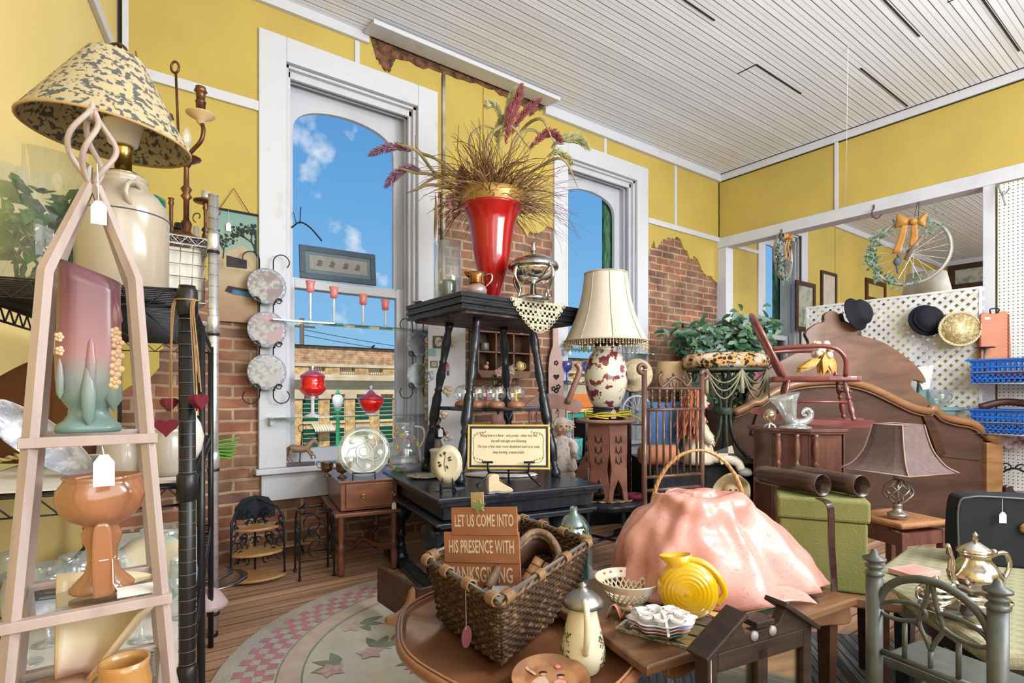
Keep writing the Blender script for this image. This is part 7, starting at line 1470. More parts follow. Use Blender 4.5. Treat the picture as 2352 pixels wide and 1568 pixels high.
def pic(cx,cy,pl,val,w,h,label,m,rz,tx_=.04,tl=(0,0)):
    p=ony(cx,cy,val) if pl == 'y' else onx(cx,cy,val);g_=T('framed_picture',label,'picture',p,rz,tilt=tl);b=B();rect_frame(b,w,h,tx_,-.03,.0);b.v=[(x-w/2,y,z-h/2) for x,y,z in b.v];b.build('frame',WALD,g_,bev=.003);b=B();b.bb((-w/2+tx_,-.012,-h/2+tx_),(w/2-tx_,-.006,h/2-tx_));b.build('print',m,g_);return g_
PRG=mat('pale_print',(.42,.42,.34),.6,c2=(.18,.24,.16),ns=5,lo=.48,hi=.62)
pic(1848,705,'y',4.262,.62,.78,'large landscape picture hanging beyond the third window',PRG,0,.07);pic(1902,668,'y',4.276,.55,.62,'narrow pale print in a brown frame on the far brick patch',mat('beige_print',(.5,.44,.36),.6),0,.05);pic(2010,670,'y',4.276,.9,.42,'small dark framed picture near the far end of the next room',mat('yellow_print',(.5,.38,.1),.6),0,.09)
pic(2228,633,'x',14.998,.75,.55,'dark framed landscape on the far yellow wall',PRG,-pi/2,.12)
p=onx(2128,655,9.0);fl2=T('floor_lamp','white drum shaded floor lamp standing in the next room','lamp',(p.x,p.y,0));b=B();b.lathe([(.30,p.z-.22),(.22,p.z+.16)],30,cap=False);b.build('lamp_shade',mat('white_shade',(.65,.62,.55),.8),fl2,solid=.003);b=B();b.tube([(0,0,0),(0,0,p.z+.1)],.015,8);b.build('pole',BRASS,fl2);b=B();b.lathe([(0,0),(.16,0),(.15,.03),(0,.04)],20);b.build('base',BRASS,fl2)

d=3.9;p=at(1850,900,d);q=PXQ(1850,d)
DWD=mat('dark_cherry',(.14,.055,.04),.35,kind='wood',c2=(.08,.03,.025),ns=3,st=(5,5,1),coat=.3)
ot=T('octagonal_table','dark brown eight sided table with open spindled sides','table',(p.x,p.y+.05,0),CR+.15);RO=.34;zt=.945
b=B()
for (r_,z0_,z1_) in ((RO,zt-.02,zt),(RO*.96,zt-.035,zt-.02)): b.prism([(r_*cos(pi/8+k*pi/4),r_*sin(pi/8+k*pi/4)) for k in range(8)],z0_,z1_,'z')
b.build('tabletop',DWD,ot,bev=.004)
for k in (0,1,2,3,4,5,6): a=k*pi/4;b=B();b.m=Matrix.Rotation(a+pi/2,4,'Z');b.bb((-.12,-RO*.80,.03),(.12,-RO*.80+.014,zt-.035));b.build('side_panel',DWD,ot)
for x,y in ((-.27,-.17),(-.19,-.25),(-.09,-.30)): b=B();b.m=Matrix.Translation((x,y,0));b.lathe([(r_,z) for r_,z in turned(.020,zt-.035,4)],12);b.build('spindle',mat('spindle_brown',(.17,.07,.04),.35,coat=.3),ot)
b=B();b.prism([(RO*.95*cos(pi/8+k*pi/4),RO*.95*sin(pi/8+k*pi/4)) for k in range(8)],0,.04,'z');b.build('base',DWD,ot)
RED=mat('red_mahogany',(.19,.045,.04),.3,kind='wood',c2=(.13,.028,.025),ns=4,st=(1,1,4),coat=.5);s_=3.95/F
p=at(1868,975,3.95);rc=T('child_rocking_chair','small red brown rocking chair with a hoop back standing on the octagonal table','chair',(p.x,p.y,zt+.008),CR-.38)
SZ=112*s_;b=B();b.prism(spl2([(-.26,-.13),(-.28,0),(-.26,.13),(0,.19),(.2,.19),(.27,.15),(.29,0),(.27,-.15),(.2,-.19),(0,-.19),(-.26,-.13)],3)[:-1],SZ-.04,SZ,'z');b.build('seat',RED,rc,bev=.012)
b=B();hoop=[(-.20-.20*(z_/.44),y_,SZ+z_) for y_,z_ in [(-.13,-.01),(-.17,.12),(-.19,.26),(-.16,.38),(-.08,.44),(0,.455),(.08,.44),(.16,.38),(.19,.26),(.17,.12),(.13,-.01)]];b.tube(spline(hoop,4),.017,10);b.build('back_hoop',RED,rc)
for k in range(4): y=-.09+.06*k;b=B();b.tube([(-.2,y*.9,SZ),(-.39,y*1.15,SZ+.42-.02*abs(k-1.5))],.009,8);b.build('spindle',RED,rc)
for s in (-1,1):
    b=B();b.tube(spline([(-.29,s*.18,SZ+.19),(-.1,s*.22,SZ+.20),(.08,s*.23,SZ+.19),(.16,s*.22,SZ+.12),(.17,s*.19,SZ)],5),.016,10);b.build('arm',RED,rc)
    for x in (-.2,.2):
        b=B();A=V((x*.85,s*.14,SZ-.03));C_=V((x*1.1,s*.18,.045));b.m=Matrix.Translation(C_) @ (A-C_).to_track_quat('Z','Y').to_matrix().to_4x4();b.lathe(turned(.019,(A-C_).length,2),12);b.build('leg',RED,rc)
    b=B();b.prism(spl2([(-.42,.09),(-.2,.04),(0,.012),(.2,.0),(.33,.01),(.33,.05),(.2,.045),(0,.05),(-.2,.075),(-.41,.12)],3),s*.18-.012,s*.18+.012);b.build('rocker',RED,rc)
b=B();b.tube([(.21,-.17,.16),(.21,.17,.16)],.009,8);b.tube([(-.2,-.16,.17),(.2,-.16,.17)],.009,8);b.tube([(.2,-.17,.24),(.2,.17,.24)],.009,8);b.build('stretcher',RED,rc)
M3=rc.matrix_basis;co_=T('cornhusk_bundle','golden corn husk bundle with cream blossoms on the red rocking chair seat','decoration',M3 @ V((.03,0,SZ+.004)),CR)
b=B();rr=random.Random(4)
for k in range(26): a=rr.uniform(-.25,.6);b.leaf((.03+.02*a,rr.uniform(-.05,.05),.16),(a*.9,rr.uniform(-.3,.3),-1),(0,-1,0),.155,.05)
for k in range(9): b.leaf((-.0,rr.uniform(-.04,.04),.12),(-1,rr.uniform(-.3,.3),rr.uniform(-.75,-.35)),(0,-1,0),.16,.05)
b.v=[(x,y,max(z,.002)) for x,y,z in b.v];b.build('husks',mat('gold_husk',(.62,.34,.07),.6,c2=(.45,.22,.05),ns=15),co_)
b=B()
for k in range(16): b.ball((.0+rr.uniform(-.03,.07),rr.uniform(-.05,.0),.17+rr.uniform(-.03,.06)),rr.uniform(.014,.026),8)
b.build('blossoms',mat('cream_bloom',(.62,.50,.45),.8,c2=(.6,.55,.3),ns=30),co_)
p=at(1826,975,3.72);cg=T('cornucopia_vase','clear glass cornucopia vase with curled tail on the octagonal table','vase',(p.x,p.y,zt+.002),CR);s_=3.72/F
CG=glass('bright_crystal',(.85,.88,.88),.18,dif=.12,dc=(.7,.75,.75))
b=B();b.lathe([(0,0),(.10,.0),(.095,.012),(.05,.025),(.03,.04)],24,fn=lambda a,r,z: 1+.05*cos(10*a));b.build('foot',CG,cg)
b=B();b.m=Matrix.Translation((-.03,0,.06)) @ Matrix.Rotation(-.28,4,'Y');b.lathe([(.028,-.03),(.05,.05),(.072,.12),(.10,.165),(.095,.165),(.066,.115),(.044,.05),(.02,-.02)],28,fn=lambda a,r,z: 1+.05*cos(8*a));b.build('horn',CG,cg)
b=B();b.tube(spline([(-.03,0,.045),(.02,0,.035),(.07,0,.045),(.105,0,.08),(.10,0,.12),(.065,0,.125),(.055,0,.095),(.075,0,.085)],4),[.032]*4+[.028]*4+[.024]*4+[.02]*4+[.016]*4+[.013]*4+[.01]*5,12);b.build('curled_tail',CG,cg)
p=at(1768,972,3.72);go=T('glass_orb','small glass orb on a clear three footed stand beside the cornucopia','ornament',(p.x,p.y,zt+.002),CR);b=B();b.ball((0,0,.085),.042,20,sz=1.15);b.build('orb',glass('amber_orb',(.7,.55,.35),.3,dif=.2,dc=(.3,.2,.1)),go);b=B()
for k in range(3): a=k*2*pi/3;b.tube([(0,0,.035),(.03*cos(a),.03*sin(a),.02),(.04*cos(a),.04*sin(a),.003)],.006,6)
b.build('stand',MC['crystal'],go)

ps=onz(2085,1192,.46);rs=T('rush_stool','low stool with woven rush seat carrying the brown lamp','stool',(ps.x,ps.y+.06,0),CR+.3)
RUSH=mat('rush',(.42,.20,.08),.8,c2=(.28,.12,.05),kind='wave',ns=30,lo=.2,hi=.8,bump=.5);w=.17
b=B();b.grid(lambda u,v: ((u-.5)*2*w,(v-.5)*2*w,.455-.02*max(0,1-2*max(abs(u-.5),abs(v-.5)))**.7+.004*sin(40*(u if abs(u-.5) > abs(v-.5) else v))),24,24);b.build('rush_seat',RUSH,rs,solid=.03)
for (x,y) in ((-w,-w),(w,-w),(-w,w),(w,w)): b=B();b.box((x*.9,y*.9,.21),(.04,.04,.42));b.build('leg',DWD,rs,bev=.004)
b=B();[b.box(c,s) for c,s in (((0,-w*.92,.38),(2*w*.85,.025,.07)),((0,w*.92,.38),(2*w*.85,.025,.07)),((-w*.92,0,.38),(.025,2*w*.85,.07)),((w*.92,0,.38),(.025,2*w*.85,.07)))];b.build('seat_rail',DWD,rs)
d=dep(ps);s_=d/F;bl_=T('brown_shade_lamp','lamp with flared square brown shade on a pewter cage base','lamp',(ps.x-.03,ps.y+.04,.475),CR)
CAGE=mat('pewter_cage',(.45,.43,.40),.3,m=.8,c2=(.3,.28,.25),ns=15)
b=B();b.lathe([(r*s_,z*s_) for r,z in [(0,0),(20,0),(21,5),(17,8),(10,12),(8,22),(10,26),(7,30)]],24);b.lathe([(r*s_,z*s_) for r,z in [(5,84),(9,88),(8,95),(5,98),(5,118)]],16);b.build('base',CAGE,bl_)
for k in range(7):
    a=k*2*pi/7;b=B();b.tube([((.006+27*s_*sin(pi*t)**.9)*cos(a+t*2.2),(.006+27*s_*sin(pi*t)**.9)*sin(a+t*2.2),(28+58*t)*s_) for t in [i/12 for i in range(13)]],.0055,6);b.build('cage_bar',CAGE,bl_)
b=B();b.tube([(0,0,28*s_),(0,0,88*s_)],.008,8);b.build('stem',CAGE,bl_)
BS=mat('mauve_brown_fabric',(.13,.085,.08),.8,c2=(.10,.065,.062),ns=30);b=B();ds=Matrix.Rotation(.35,4,'Z');b.m=ds
prs=spl2([(86,106),(68,120),(52,150),(44,180),(38,212)],3);n_=4
vs=[];
for r,z in prs:
    for j in range(24): a=pi/4+j*2*pi/24;q_=r*.95*s_/max(abs(cos(a)),abs(sin(a)));q_=min(q_,r*s_*1.24);vs.append((q_*cos(a),q_*sin(a),z*s_))
b.add(vs,[(i*24+j,i*24+(j+1) % 24,(i+1)*24+(j+1) % 24,(i+1)*24+j) for i in range(len(prs)-1) for j in range(24)]);b.fl=set();sh3=b.build('lamp_shade',BS,bl_,solid=.003,flat=True)
b=B();b.m=ds;e=[( .95,.95),(-.95,.95),(-.95,-.95),(.95,-.95)]
for (r,z) in (prs[0],prs[-1]): b.tube([(x*r*s_,y*r*s_,z*s_) for x,y in e],.005,6,True)
for x,y in e: b.tube([(x*r*s_*.985,y*r*s_*.985,z*s_) for r,z in prs],.004,6)
b.build('shade_trim',mat('shade_trim_m',(.3,.2,.15),.7),sh3)

UP=mat('sage_upholstery',(.26,.245,.145),.9,c2=(.205,.195,.115),ns=26,kind='check',st=(1,1,1),rot=(0,0,.6),bump=.3,bs=90)
ub=T('upholstered_bench','wide bench top covered in sage and cream lattice fabric holding the tea service','bench',(0,0,0))
pol=[(2.03,.45),(2.50,.94),(3.1,1.0),(3.5,.55),(3.1,-.1),(2.35,.15)]
b=B();b.prism(pol,.40,.455,'z');b.build('cushion',UP,ub,bev=.015)
b=B();c=V((2.7,.5));b.prism([tuple(c+(V(v)-c)*.93) for v in pol],.35,.40,'z');b.build('base_frame',BLK,ub)
for (x,y) in ((2.15,.47),(2.5,.82),(2.45,.25),(3.0,.85),(3.0,.1)): b=B();b.tube([(x,y,0),(x,y,.36)],[.03,.04],4);b.build('leg',BLK,ub)
d=2.35;p=at(2290,1290,d);sc2=T('suitcase','black soft suitcase with rounded corners and paper tag standing at the right edge','suitcase',(p.x,p.y,.457),CR-.25)
b=B();b.prism(spl2([(-.16,.02),(-.165,.10),(-.155,.26),(-.12,.295),(.0,.30),(.35,.285),(.36,.1),(.35,.0),(-.14,.0)],3),-.03,.07);b.build('body',mat('suitcase_black',(.010,.012,.016),.6,bump=.3,bs=200),sc2,bev=.012)
b=B();b.tube(spline([(-.155,-.034,.05),(-.155,-.034,.25),(-.11,-.034,.288),(0,-.034,.292),(.3,-.034,.28)],5),.004,6);b.build('zip_piping',mat('grey_piping',(.08,.08,.09),.4),sc2)
b=B();b.lathe([(0,0),(.025,.001),(.026,.004),(0,.004)],20,(0,0,0),sx=1.5);bd=b.build('badge',BRASS,sc2,loc=(.095,-.04,.17),rot=(pi/2,0,0));ptag(sc2,(-.01,-.055,.29),.045,.055)
p=onx(2325,1100,5.6) if False else at(2330,1120,2.9);b=B();b.prism(spl2([(-.05,0),(-.055,.07),(-.02,.075),(.0,.045),(.1,.05),(.2,.03),(.2,0)],3),-.012,.012);b.bb((-.05,-.012,-.62),(-.015,.012,.02));b.bb((.17,-.012,-.62),(.2,.012,.02));one('chair_back','dark wooden chair back rail just behind the suitcase','chair',b,mat('near_black_wood',(.03,.015,.015),.3,coat=.4),(p.x,p.y,.625),CR,bev=.004)

d=1.86;p=at(2215,1378,d);ty=T('silver_tray','oval silver tray with scalloped edge under the tea service','tray',(p.x,p.y,.457),CR+.25)
b=B();b.lathe([(0,0),(.13,.0),(.155,.012),(.165,.014),(.168,.018),(.155,.018),(.13,.006),(0,.004)],56,fn=lambda a,r,z: 1+(.015*cos(22*a) if r > .15 else 0),sx=1.0,sy=.55)
b.tube([(.15+.035*cos(t),.04*sin(t),.018) for t in [-1.7+i*3.4/10 for i in range(11)]],.005,6);b.build('tray',SILV,ty)
def TP(x,y,dd): p_=at(x,y,dd);return (p_.x,p_.y,.463)
tp=T('silver_teapot','tall tarnished silver teapot with domed lid and curved handle','teapot',TP(2240,1378,1.92),CR+.1);s_=1.92/F*.84
b=B();b.lathe([(r*s_,z*s_) for r,z in [(24,0),(26,4),(14,12),(16,18),(46,34),(62,60),(62,78),(48,100),(36,118),(34,128),(42,136)]],36,fn=lambda a,r,z: 1+.02*cos(10*a));b.build('vessel_body',SILV,tp)
b=B();b.lathe([(r*s_,z*s_) for r,z in [(40,136),(43,140),(30,150),(14,160),(5,166)]],30,fn=lambda a,r,z: 1+.02*cos(10*a));lq=b.build('pot_lid',SILV,tp);b=B();b.lathe([(r*s_,z*s_) for r,z in [(4,164),(8,172),(5,178),(8,184),(0,192)]],12);b.build('knob',SILV,lq)
b=B();b.tube(spline([(-50*s_,0,55*s_),(-72*s_,0,75*s_),(-70*s_,0,120*s_),(-84*s_,0,160*s_)],4),[.014]*4+[.011]*4+[.008]*5,10);b.build('spout',SILV,tp)
b=B();b.tube(spline([(38*s_,0,118*s_),(58*s_,0,128*s_),(92*s_,0,130*s_),(104*s_,0,100*s_),(90*s_,0,66*s_),(60*s_,0,52*s_)],4),.0075,10);b.ball((56*s_,0,134*s_),.012,8);b.build('handle',SILV,tp)
sg_=T('sugar_bowl','tarnished silver lidded sugar bowl left of the teapot','bowl',TP(2150,1368,1.86),CR+.2);s_=1.86/F*.84
b=B();b.lathe([(r*s_,z*s_) for r,z in [(22,0),(20,6),(22,12),(42,28),(46,42),(40,52)]],30);b.build('vessel_body',SILV,sg_);b=B();b.lathe([(r*s_,z*s_) for r,z in [(42,52),(30,64),(8,72),(4,76),(8,84),(0,92)]],24);b.build('bowl_lid',SILV,sg_)
for s in (-1,1): b=B();b.tube(spline([(s*40*s_,0,50*s_),(s*60*s_,0,62*s_),(s*62*s_,0,38*s_),(s*44*s_,0,30*s_)],4),.005,8);b.build('handle',SILV,sg_)
cr_=T('silver_creamer','tarnished silver cream jug in front of the teapot','jug',TP(2245,1396,1.72),CR+.1);s_=1.72/F*.84
b=B();b.lathe(thick([(r*s_,z*s_) for r,z in [(26,0),(26,5),(14,12),(34,24),(44,42),(38,58),(44,66)]],.002),30,sx=1.1,sy=.8);b.build('vessel_body',SILV,cr_)
b=B();b.tube(spline([(44*s_,0,62*s_),(66*s_,0,66*s_),(66*s_,0,36*s_),(42*s_,0,28*s_)],4),.006,8);b.build('handle',SILV,cr_)
p=onz(2100,1312,.47);b=B();b.box((0,0,.012),(.16,.10,.020));one('pink_booklet','pink paper booklet lying at the back left of the tea tray','booklet',b,mat('pink_paper',(.50,.2,.17),.6,c2=(.6,.32,.28),ns=12),(p.x,p.y,.457),CR+.35,bev=.002)
# ================= RUGS AND FOREGROUND =================
RC=V((1.508,2.08,0));rg=T('round_rug','large round cream rug with a pink checkered border on the plank floor','rug',RC)
RUGC=mat('rug_cream',(.62,.59,.50),.95,c2=(.50,.48,.41),ns=7,bump=.4,bs=120,c3=(.56,.56,.53))
b=B();b.lathe([(0,.010),(1.24,.010),(1.25,.0)],120);b.build('pile',RUGC,rg)
b=B();b.lathe([(.90,.0112),(.985,.0112)],120,cap=False);b.build('rose_band',mat('rug_rose',(.45,.33,.28),.95,c2=(.48,.42,.33),ns=16),rg)
b=B();b.lathe([(.885,.0114),(.893,.0114)],120,cap=False);b.lathe([(.985,.0114),(.993,.0114)],120,cap=False);b.build('green_line',mat('rug_green',(.20,.25,.18),.95),rg)
b=B();n=132
for j in range(4):
    for k in range(n):
        if (j+k) % 2: continue
        r0,r1=1.0+j*.042,1.042+j*.042;a0,a1=k*2*pi/n,(k+1)*2*pi/n
        b.add([(r0*cos(a0),r0*sin(a0),.0116),(r1*cos(a0),r1*sin(a0),.0116),(r1*cos(a1),r1*sin(a1),.0116),(r0*cos(a1),r0*sin(a1),.0116)],[(0,1,2,3)])
b.build('pink_checks',mat('rug_pink',(.44,.20,.24),.95,c2=(.36,.16,.19),ns=30),rg)
FZ=[.0118]
def flat_leaf(b,c,a,l,w):
    FZ[0] += .00006
    q=[(0,0),(.3,.5),(.6,.42),(1,0),(.6,-.42),(.3,-.5)];b.add([(c[0]+l*x*cos(a)-w*y*sin(a),c[1]+l*x*sin(a)+w*y*cos(a),FZ[0]) for x,y in q],[(0,1,2,3,4,5)])
rr=random.Random(6)
for (cx,cy) in ((810,1440),(880,1480),(960,1530),(760,1540),(850,1500),(1100,1420)):
    gl_,pk_=B(),B();w_=onz(cx,cy,.01)-RC;a=rr.uniform(0,6)
    for k in range(3): flat_leaf(gl_,(w_.x+.05,w_.y+.03),a+k*.8,.13,.05)
    for k in range(5): flat_leaf(pk_,(w_.x,w_.y),k*2*pi/5+a,.065,.045)
    gl_.build('leaf_motif',MC['rug_green'],rg);pk_.build('flower_motif',mat('rug_flower',(.42,.27,.27),.95,c2=(.5,.4,.36),ns=40),rg)
dk=T('striped_rug','grey and blue striped woven rug on the floor at the lower right','rug',(1.75,.1,0),.75)
b=B();b.bb((0,-.2,0),(1.6,1.25,.012));b.build('weave',boards('rag_rug',1,.035,(.22,.20,.17),(.08,.12,.17),(.05,.06,.08),.25,.95,(3,30,3),.4,.6,.6,vary=1.0),dk)

OVW=mat('tray_mahogany',(.26,.11,.05),.3,kind='wood',c2=(.19,.075,.035),ns=2,st=(1,5,1),coat=.5)
ov=T('oval_coffee_table','low oval mahogany coffee table with raised moulded rim in the foreground','table',(1.05,1.42,0),-.15)
def elf(a,r,z): return 1+.012*cos(8*a)
b=B();b.lathe([(0,.415),(.38,.415),(.385,.425),(.395,.437),(.405,.440),(.415,.432),(.418,.42),(.40,.40),(.36,.395),(0,.395)],72,sx=.86,sy=1.12,fn=elf);b.build('tabletop',OVW,ov)
b=B();b.tube([(.395*.86*elf(a,0,0)*cos(a),.395*1.12*elf(a,0,0)*sin(a),.441) for a in [k*2*pi/72 for k in range(72)]],.004,6,True);b.build('rim_bead',mat('rim_light',(.36,.17,.08),.3,coat=.5),ov)
for (x,y) in ((.18,.25),(-.18,.25),(.18,-.25),(-.18,-.25)): b=B();b.tube(spline([(x,y,.40),(x*1.1,y*1.1,.3),(x*.9,y*.95,.12),(x*1.15,y*1.15,0)],4),[.03]*4+[.022]*4+[.014]*4+[.018],10);b.build('leg',BLK,ov)
b=B();b.bb((-.22,-.27,.33),(.22,.27,.395));b.build('apron',BLK,ov,bev=.006)

p=onz(935,1455,.0);br=T('wall_bracket_shelf','small brown wooden wall shelf with scrolled brackets lying by the black table leg','wall shelf',(p.x,p.y-.08,.06),TA+.2)
b=B();b.prism(spl2([(-.15,.07),(-.14,.085),(-.09,.09),(-.05,.115),(-.03,.16),(-.02,.18),(-.0,.18),(-.0,.0),(-.02,-.0),(-.10,.03),(-.15,.055)],3),-.012,.012);b.build('bracket',mat('light_brown_wood',(.32,.15,.06),.4,coat=.3),br,bev=.003)
b=B();b.bb((.0,-.015,.0),(.02,.42,.19));b.box((.18,.0,.13),(.36,.02,.10));b.build('back_board',WALD,br,bev=.002)

lw=T('low_wood_table','low dark walnut table with carved edge carrying pitcher, bowls and the pink cloth','table',(1.14,.95,0),-.12)
LWW=mat('figured_walnut',(.21,.105,.05),.35,kind='wood',c2=(.09,.04,.02),ns=2.5,st=(1,7,3),lo=.3,hi=.65,coat=.3)
b=B();b.prism([(0,0),(.98,0),(.98,.62),(.02,.62),(.02,.2)],.446,.475,'z');b.build('tabletop',LWW,lw,bev=.006)
b=B();b.prism(spl2([(.10,.446),(.10,.41),(.16,.40),(.24,.42),(.36,.425),(.5,.41),(.65,.40),(.8,.405),(.97,.38),(.97,.446)],4),.02,.045);b.build('carved_apron',LWW,lw,bev=.004)
b=B();b.prism([(.05,.34),(.5,.33),(.6,.36),(.6,.446),(.05,.446)],.30,.32,'x');b.build('side_apron',LWW,lw)
for (x,y) in ((.33,.07),(.90,.06),(.34,.56),(.92,.56)): b=B();b.tube([(x,y,.446),(x,y,.2),(x,y,0)],[.035,.028,.024],4);b.build('leg',WALD,lw)
ZG=.4405;ZW=.4755

Bf,Bl,Br,Bk=V((.835,1.186)),V((.856,1.643)),V((1.447,1.468)),V((1.475,1.93));zb0,zb1=.4425,.635
bc_=(Bf+Bl+Br+Bk)/4
wk=T('wicker_basket','dark brown woven wicker basket with a metal rim on the oval coffee table','basket',(bc_.x,bc_.y,0))
WKM=mat('dark_wicker',(.045,.025,.014),.55,c2=(.20,.12,.055),ns=45,lo=.52,hi=.72)
cor=[v-bc_ for v in (Bf,Br,Bk,Bl)]
def bside(i,t,z):
    k=.88+.12*(z-zb0)/(zb1-zb0);a_,c_=cor[i],cor[(i+1) % 4];v=a_*(1-t)+c_*t;cr_=1-.06*(abs(2*t-1)**6);return V((v.x*k*cr_,v.y*k*cr_,z))
b=B();nst={0: 26,1: 20,2: 26,3: 20};rr=random.Random(3)
for row in range(17):
    z=zb0+.008+row*(zb1-zb0-.02)/16
    for i in range(4):
        n_=nst[i];pts=[]
        for k in range(n_*2+1):
            t=k/(n_*2);p=bside(i,t,z+rr.uniform(-.0015,.0015));e=(cor[(i+1) % 4]-cor[i]).normalized();nn=V((e.y,-e.x,0));s=.006*cos(pi*(k/2+row));pts.append(p+nn*s)
        b.tube(pts,.0062,5)
b.build('woven_walls',WKM,wk)
b=B()
for i in range(4):
    for k in range(nst[i]+1):
        t=k/nst[i];b.tube([bside(i,t,zb0),bside(i,t,(zb0+zb1)/2),bside(i,t,zb1-.008)],.004,5)
b.build('stakes',mat('wicker_stake',(.10,.055,.025),.6),wk)
b=B();b.prism([tuple(v*.88) for v in cor],zb0,zb0+.01,'z');b.build('bottom',WKM,wk)
rim=[V((v.x,v.y,zb1+.012)) for v in cor]
b=B();b.tube(rim,.007,8,True);b.build('metal_rim',mat('nickel_rim',(.45,.43,.41),.3,m=.8),wk)
b=B()
for i in range(4):
    a_,c_=rim[i],rim[(i+1) % 4];n_=40
    for s in (0,pi): b.tube([a_.lerp(c_,k/n_)*1.0+V((0,0,-.014+.006*cos(k*1.1+s)))+(V((a_.y-c_.y,c_.x-a_.x,0)).normalized()*.006*sin(k*1.1+s)) for k in range(n_+1)],.006,5)
b.build('braided_edge',mat('wicker_light',(.16,.09,.04),.6,c2=(.04,.02,.012),ns=50),wk)
for i in range(4):
    for t in (.06,.35,.65,.94):
        b=B();c=rim[i].lerp(rim[(i+1) % 4],t);e=(rim[(i+1) % 4]-rim[i]).normalized()
        for k in range(5): b.tube([c+e*(k-2)*.008+V((0,0,-.006))+(V((e.y,-e.x,0))*cos(u)+V((0,0,1))*sin(u))*.016 for u in [j*pi/4 for j in range(8)]],.0038,5,True)
        b.build('binding',mat('wicker_binding',(.24,.13,.055),.5),wk)
f2=rim[3].lerp(rim[0],.62);ptag(wk,(f2.x-.015,f2.y-.02,f2.z-.01),.01,.11);pq_=wk.children[-1]
b=B();b.prism([(.014*cos(a),.032*sin(a)) for a in [k*pi/10 for k in range(20)]],-.0008,.0008);b.build('purple_tag',mat('plum_tag',(.20,.06,.09),.8),wk,loc=(f2.x-.013,f2.y-.022,f2.z-.15),rot=(0,.1,CR+.1))

d=1.86;SGM=mat('sign_wood',(.33,.125,.055),.55,kind='wood',c2=(.26,.095,.04),ns=3,st=(1,1,8));SGL=mat('sign_letter',(.62,.50,.36),.8)
p=at(1095,1300,d);tk=T('thanksgiving_sign','stacked wooden plank sign lettered LET US COME INTO HIS PRESENCE WITH THANKSGIVING, standing in the wicker basket','sign',(p.x,p.y,0),CR-.35)
tk['label']='stacked wooden plank sign lettered with a thanksgiving psalm, standing in the wicker basket'
s_=d/F;zq=lambda y: HC+(900-y)*s_;TL=.085
for (x0,x1,y0,y1,s,sz,xs,y_off) in ((1036,1190,1222,1168,'LET US COME INTO',.056,.62,0),(1020,1196,1284,1224,'HIS PRESENCE WITH',.060,.62,-.006),(1002,1200,1346,1288,'THANKSGIVING',.070,.72,-.012),(1010,1195,1398,1350,'PSALM 95',.052,.8,-.018)):
    w_=(x1-x0)*s_*1.06;cx=((x0+x1)/2-1095)*s_;cz=(zq(y0)+zq(y1))/2;h_=zq(y1)-zq(y0)+.012
    b=B();b.box((0,0,0),(w_,.008,h_));pk2=b.build('plank',SGM,tk,loc=(cx,y_off,cz),rot=(-.12,-TL,0),bev=.001)
    text(s,sz,SGL,pk2,(0,-.0046,0),(pi/2,0,0),.0003,xs=xs*.70,off=.0006,name='lettering')
b=B();b.box((.0,.010,0),(.045,.008,.30));b.build('stake',mat('sign_stake',(.40,.26,.12),.7),tk,loc=(.0,.004,zq(1235)),rot=(-.12,-TL,0))
b=B();b.prism([(0,-.024),(.004,-.010),(.020,-.014),(.014,-.002),(.026,.010),(.010,.010),(.006,.024),(-.004,.012),(-.018,.018),(-.012,.004),(-.024,-.004),(-.010,-.010)],-.004,.004);b.build('painted_leaf',mat('leaf_green',(.22,.26,.08),.6,c2=(.14,.18,.05),ns=40),tk,loc=(.012,-.014,zq(1160)))

p0=at(1205,1300,1.88);tw=T('twig_basket','rustic twig framed basket with square tiles leaning inside the wicker basket','basket',p0)
TWG=mat('twig_bark',(.19,.115,.06),.7,c2=(.09,.05,.03),ns=20,bump=.8,bs=60)
def AQ(x,y,d,dz=0): return at(x,y,d)-p0+V((0,0,dz))
LP_=spline([AQ(*q) for q in ((1120,1348,1.75),(1150,1295,1.84),(1195,1245,1.96),(1225,1222,2.02),(1260,1230,2.0),(1284,1272,1.95),(1268,1305,1.90))],5)
for k in range(2): b=B();b.tube([q+V((0,0,-.016*k)) for q in LP_],[.013-.003*k]*len(LP_),8);b.build('bark_frame',TWG,tw)
b=B();b.add([q+V((0,0,-.01)) for q in LP_[:21]]+[q+V((.02,0,-.085)) for q in LP_[:21]],[(i,i+1,i+22,i+21) for i in range(20)]);b.build('inner_wall',mat('dark_inner',(.05,.022,.012),.5),tw,solid=.004)
c0,c1,c2_,c3_=AQ(1168,1368,1.76,-.01),AQ(1228,1268,1.98,-.01),AQ(1276,1296,1.95,-.01),AQ(1222,1380,1.74,-.01)
b,b2=B(),B();b2.add([c0+V((0,0,-.004)),c3_+V((0,0,-.004)),c2_+V((0,0,-.004)),c1+V((0,0,-.004))],[(0,1,2,3)]);b2.build('tile_bed',DARK,tw)
for i in range(5):
    for j in range(2):
        def W_(u,v): return c0.lerp(c1,u).lerp(c3_.lerp(c2_,u),v)
        b.add([W_((i+.06)/5,(j+.08)/2),W_((i+.94)/5,(j+.08)/2),W_((i+.94)/5,(j+.92)/2),W_((i+.06)/5,(j+.92)/2)],[(0,1,2,3)])
b.build('wood_tiles',mat('tile_wood',(.34,.16,.065),.4),tw,solid=.006)
p=at(1148,1368,1.70);b=B();b.lathe([(.03,0),(.055,.03),(.06,.075),(.057,.075),(.05,.03),(.028,.006)],6);b.m=Matrix.Translation((.075,.02,0));b.lathe([(.03,0),(.05,.03),(.052,.07),(.049,.07),(.045,.03),(.026,.006)],6);one('glass_votives','pair of clear faceted glass votive cups at the front corner inside the wicker basket','glass',b,glass('thick_glass',(.82,.86,.82),.22,dif=.08),(p.x,p.y+.01,.50),CR)

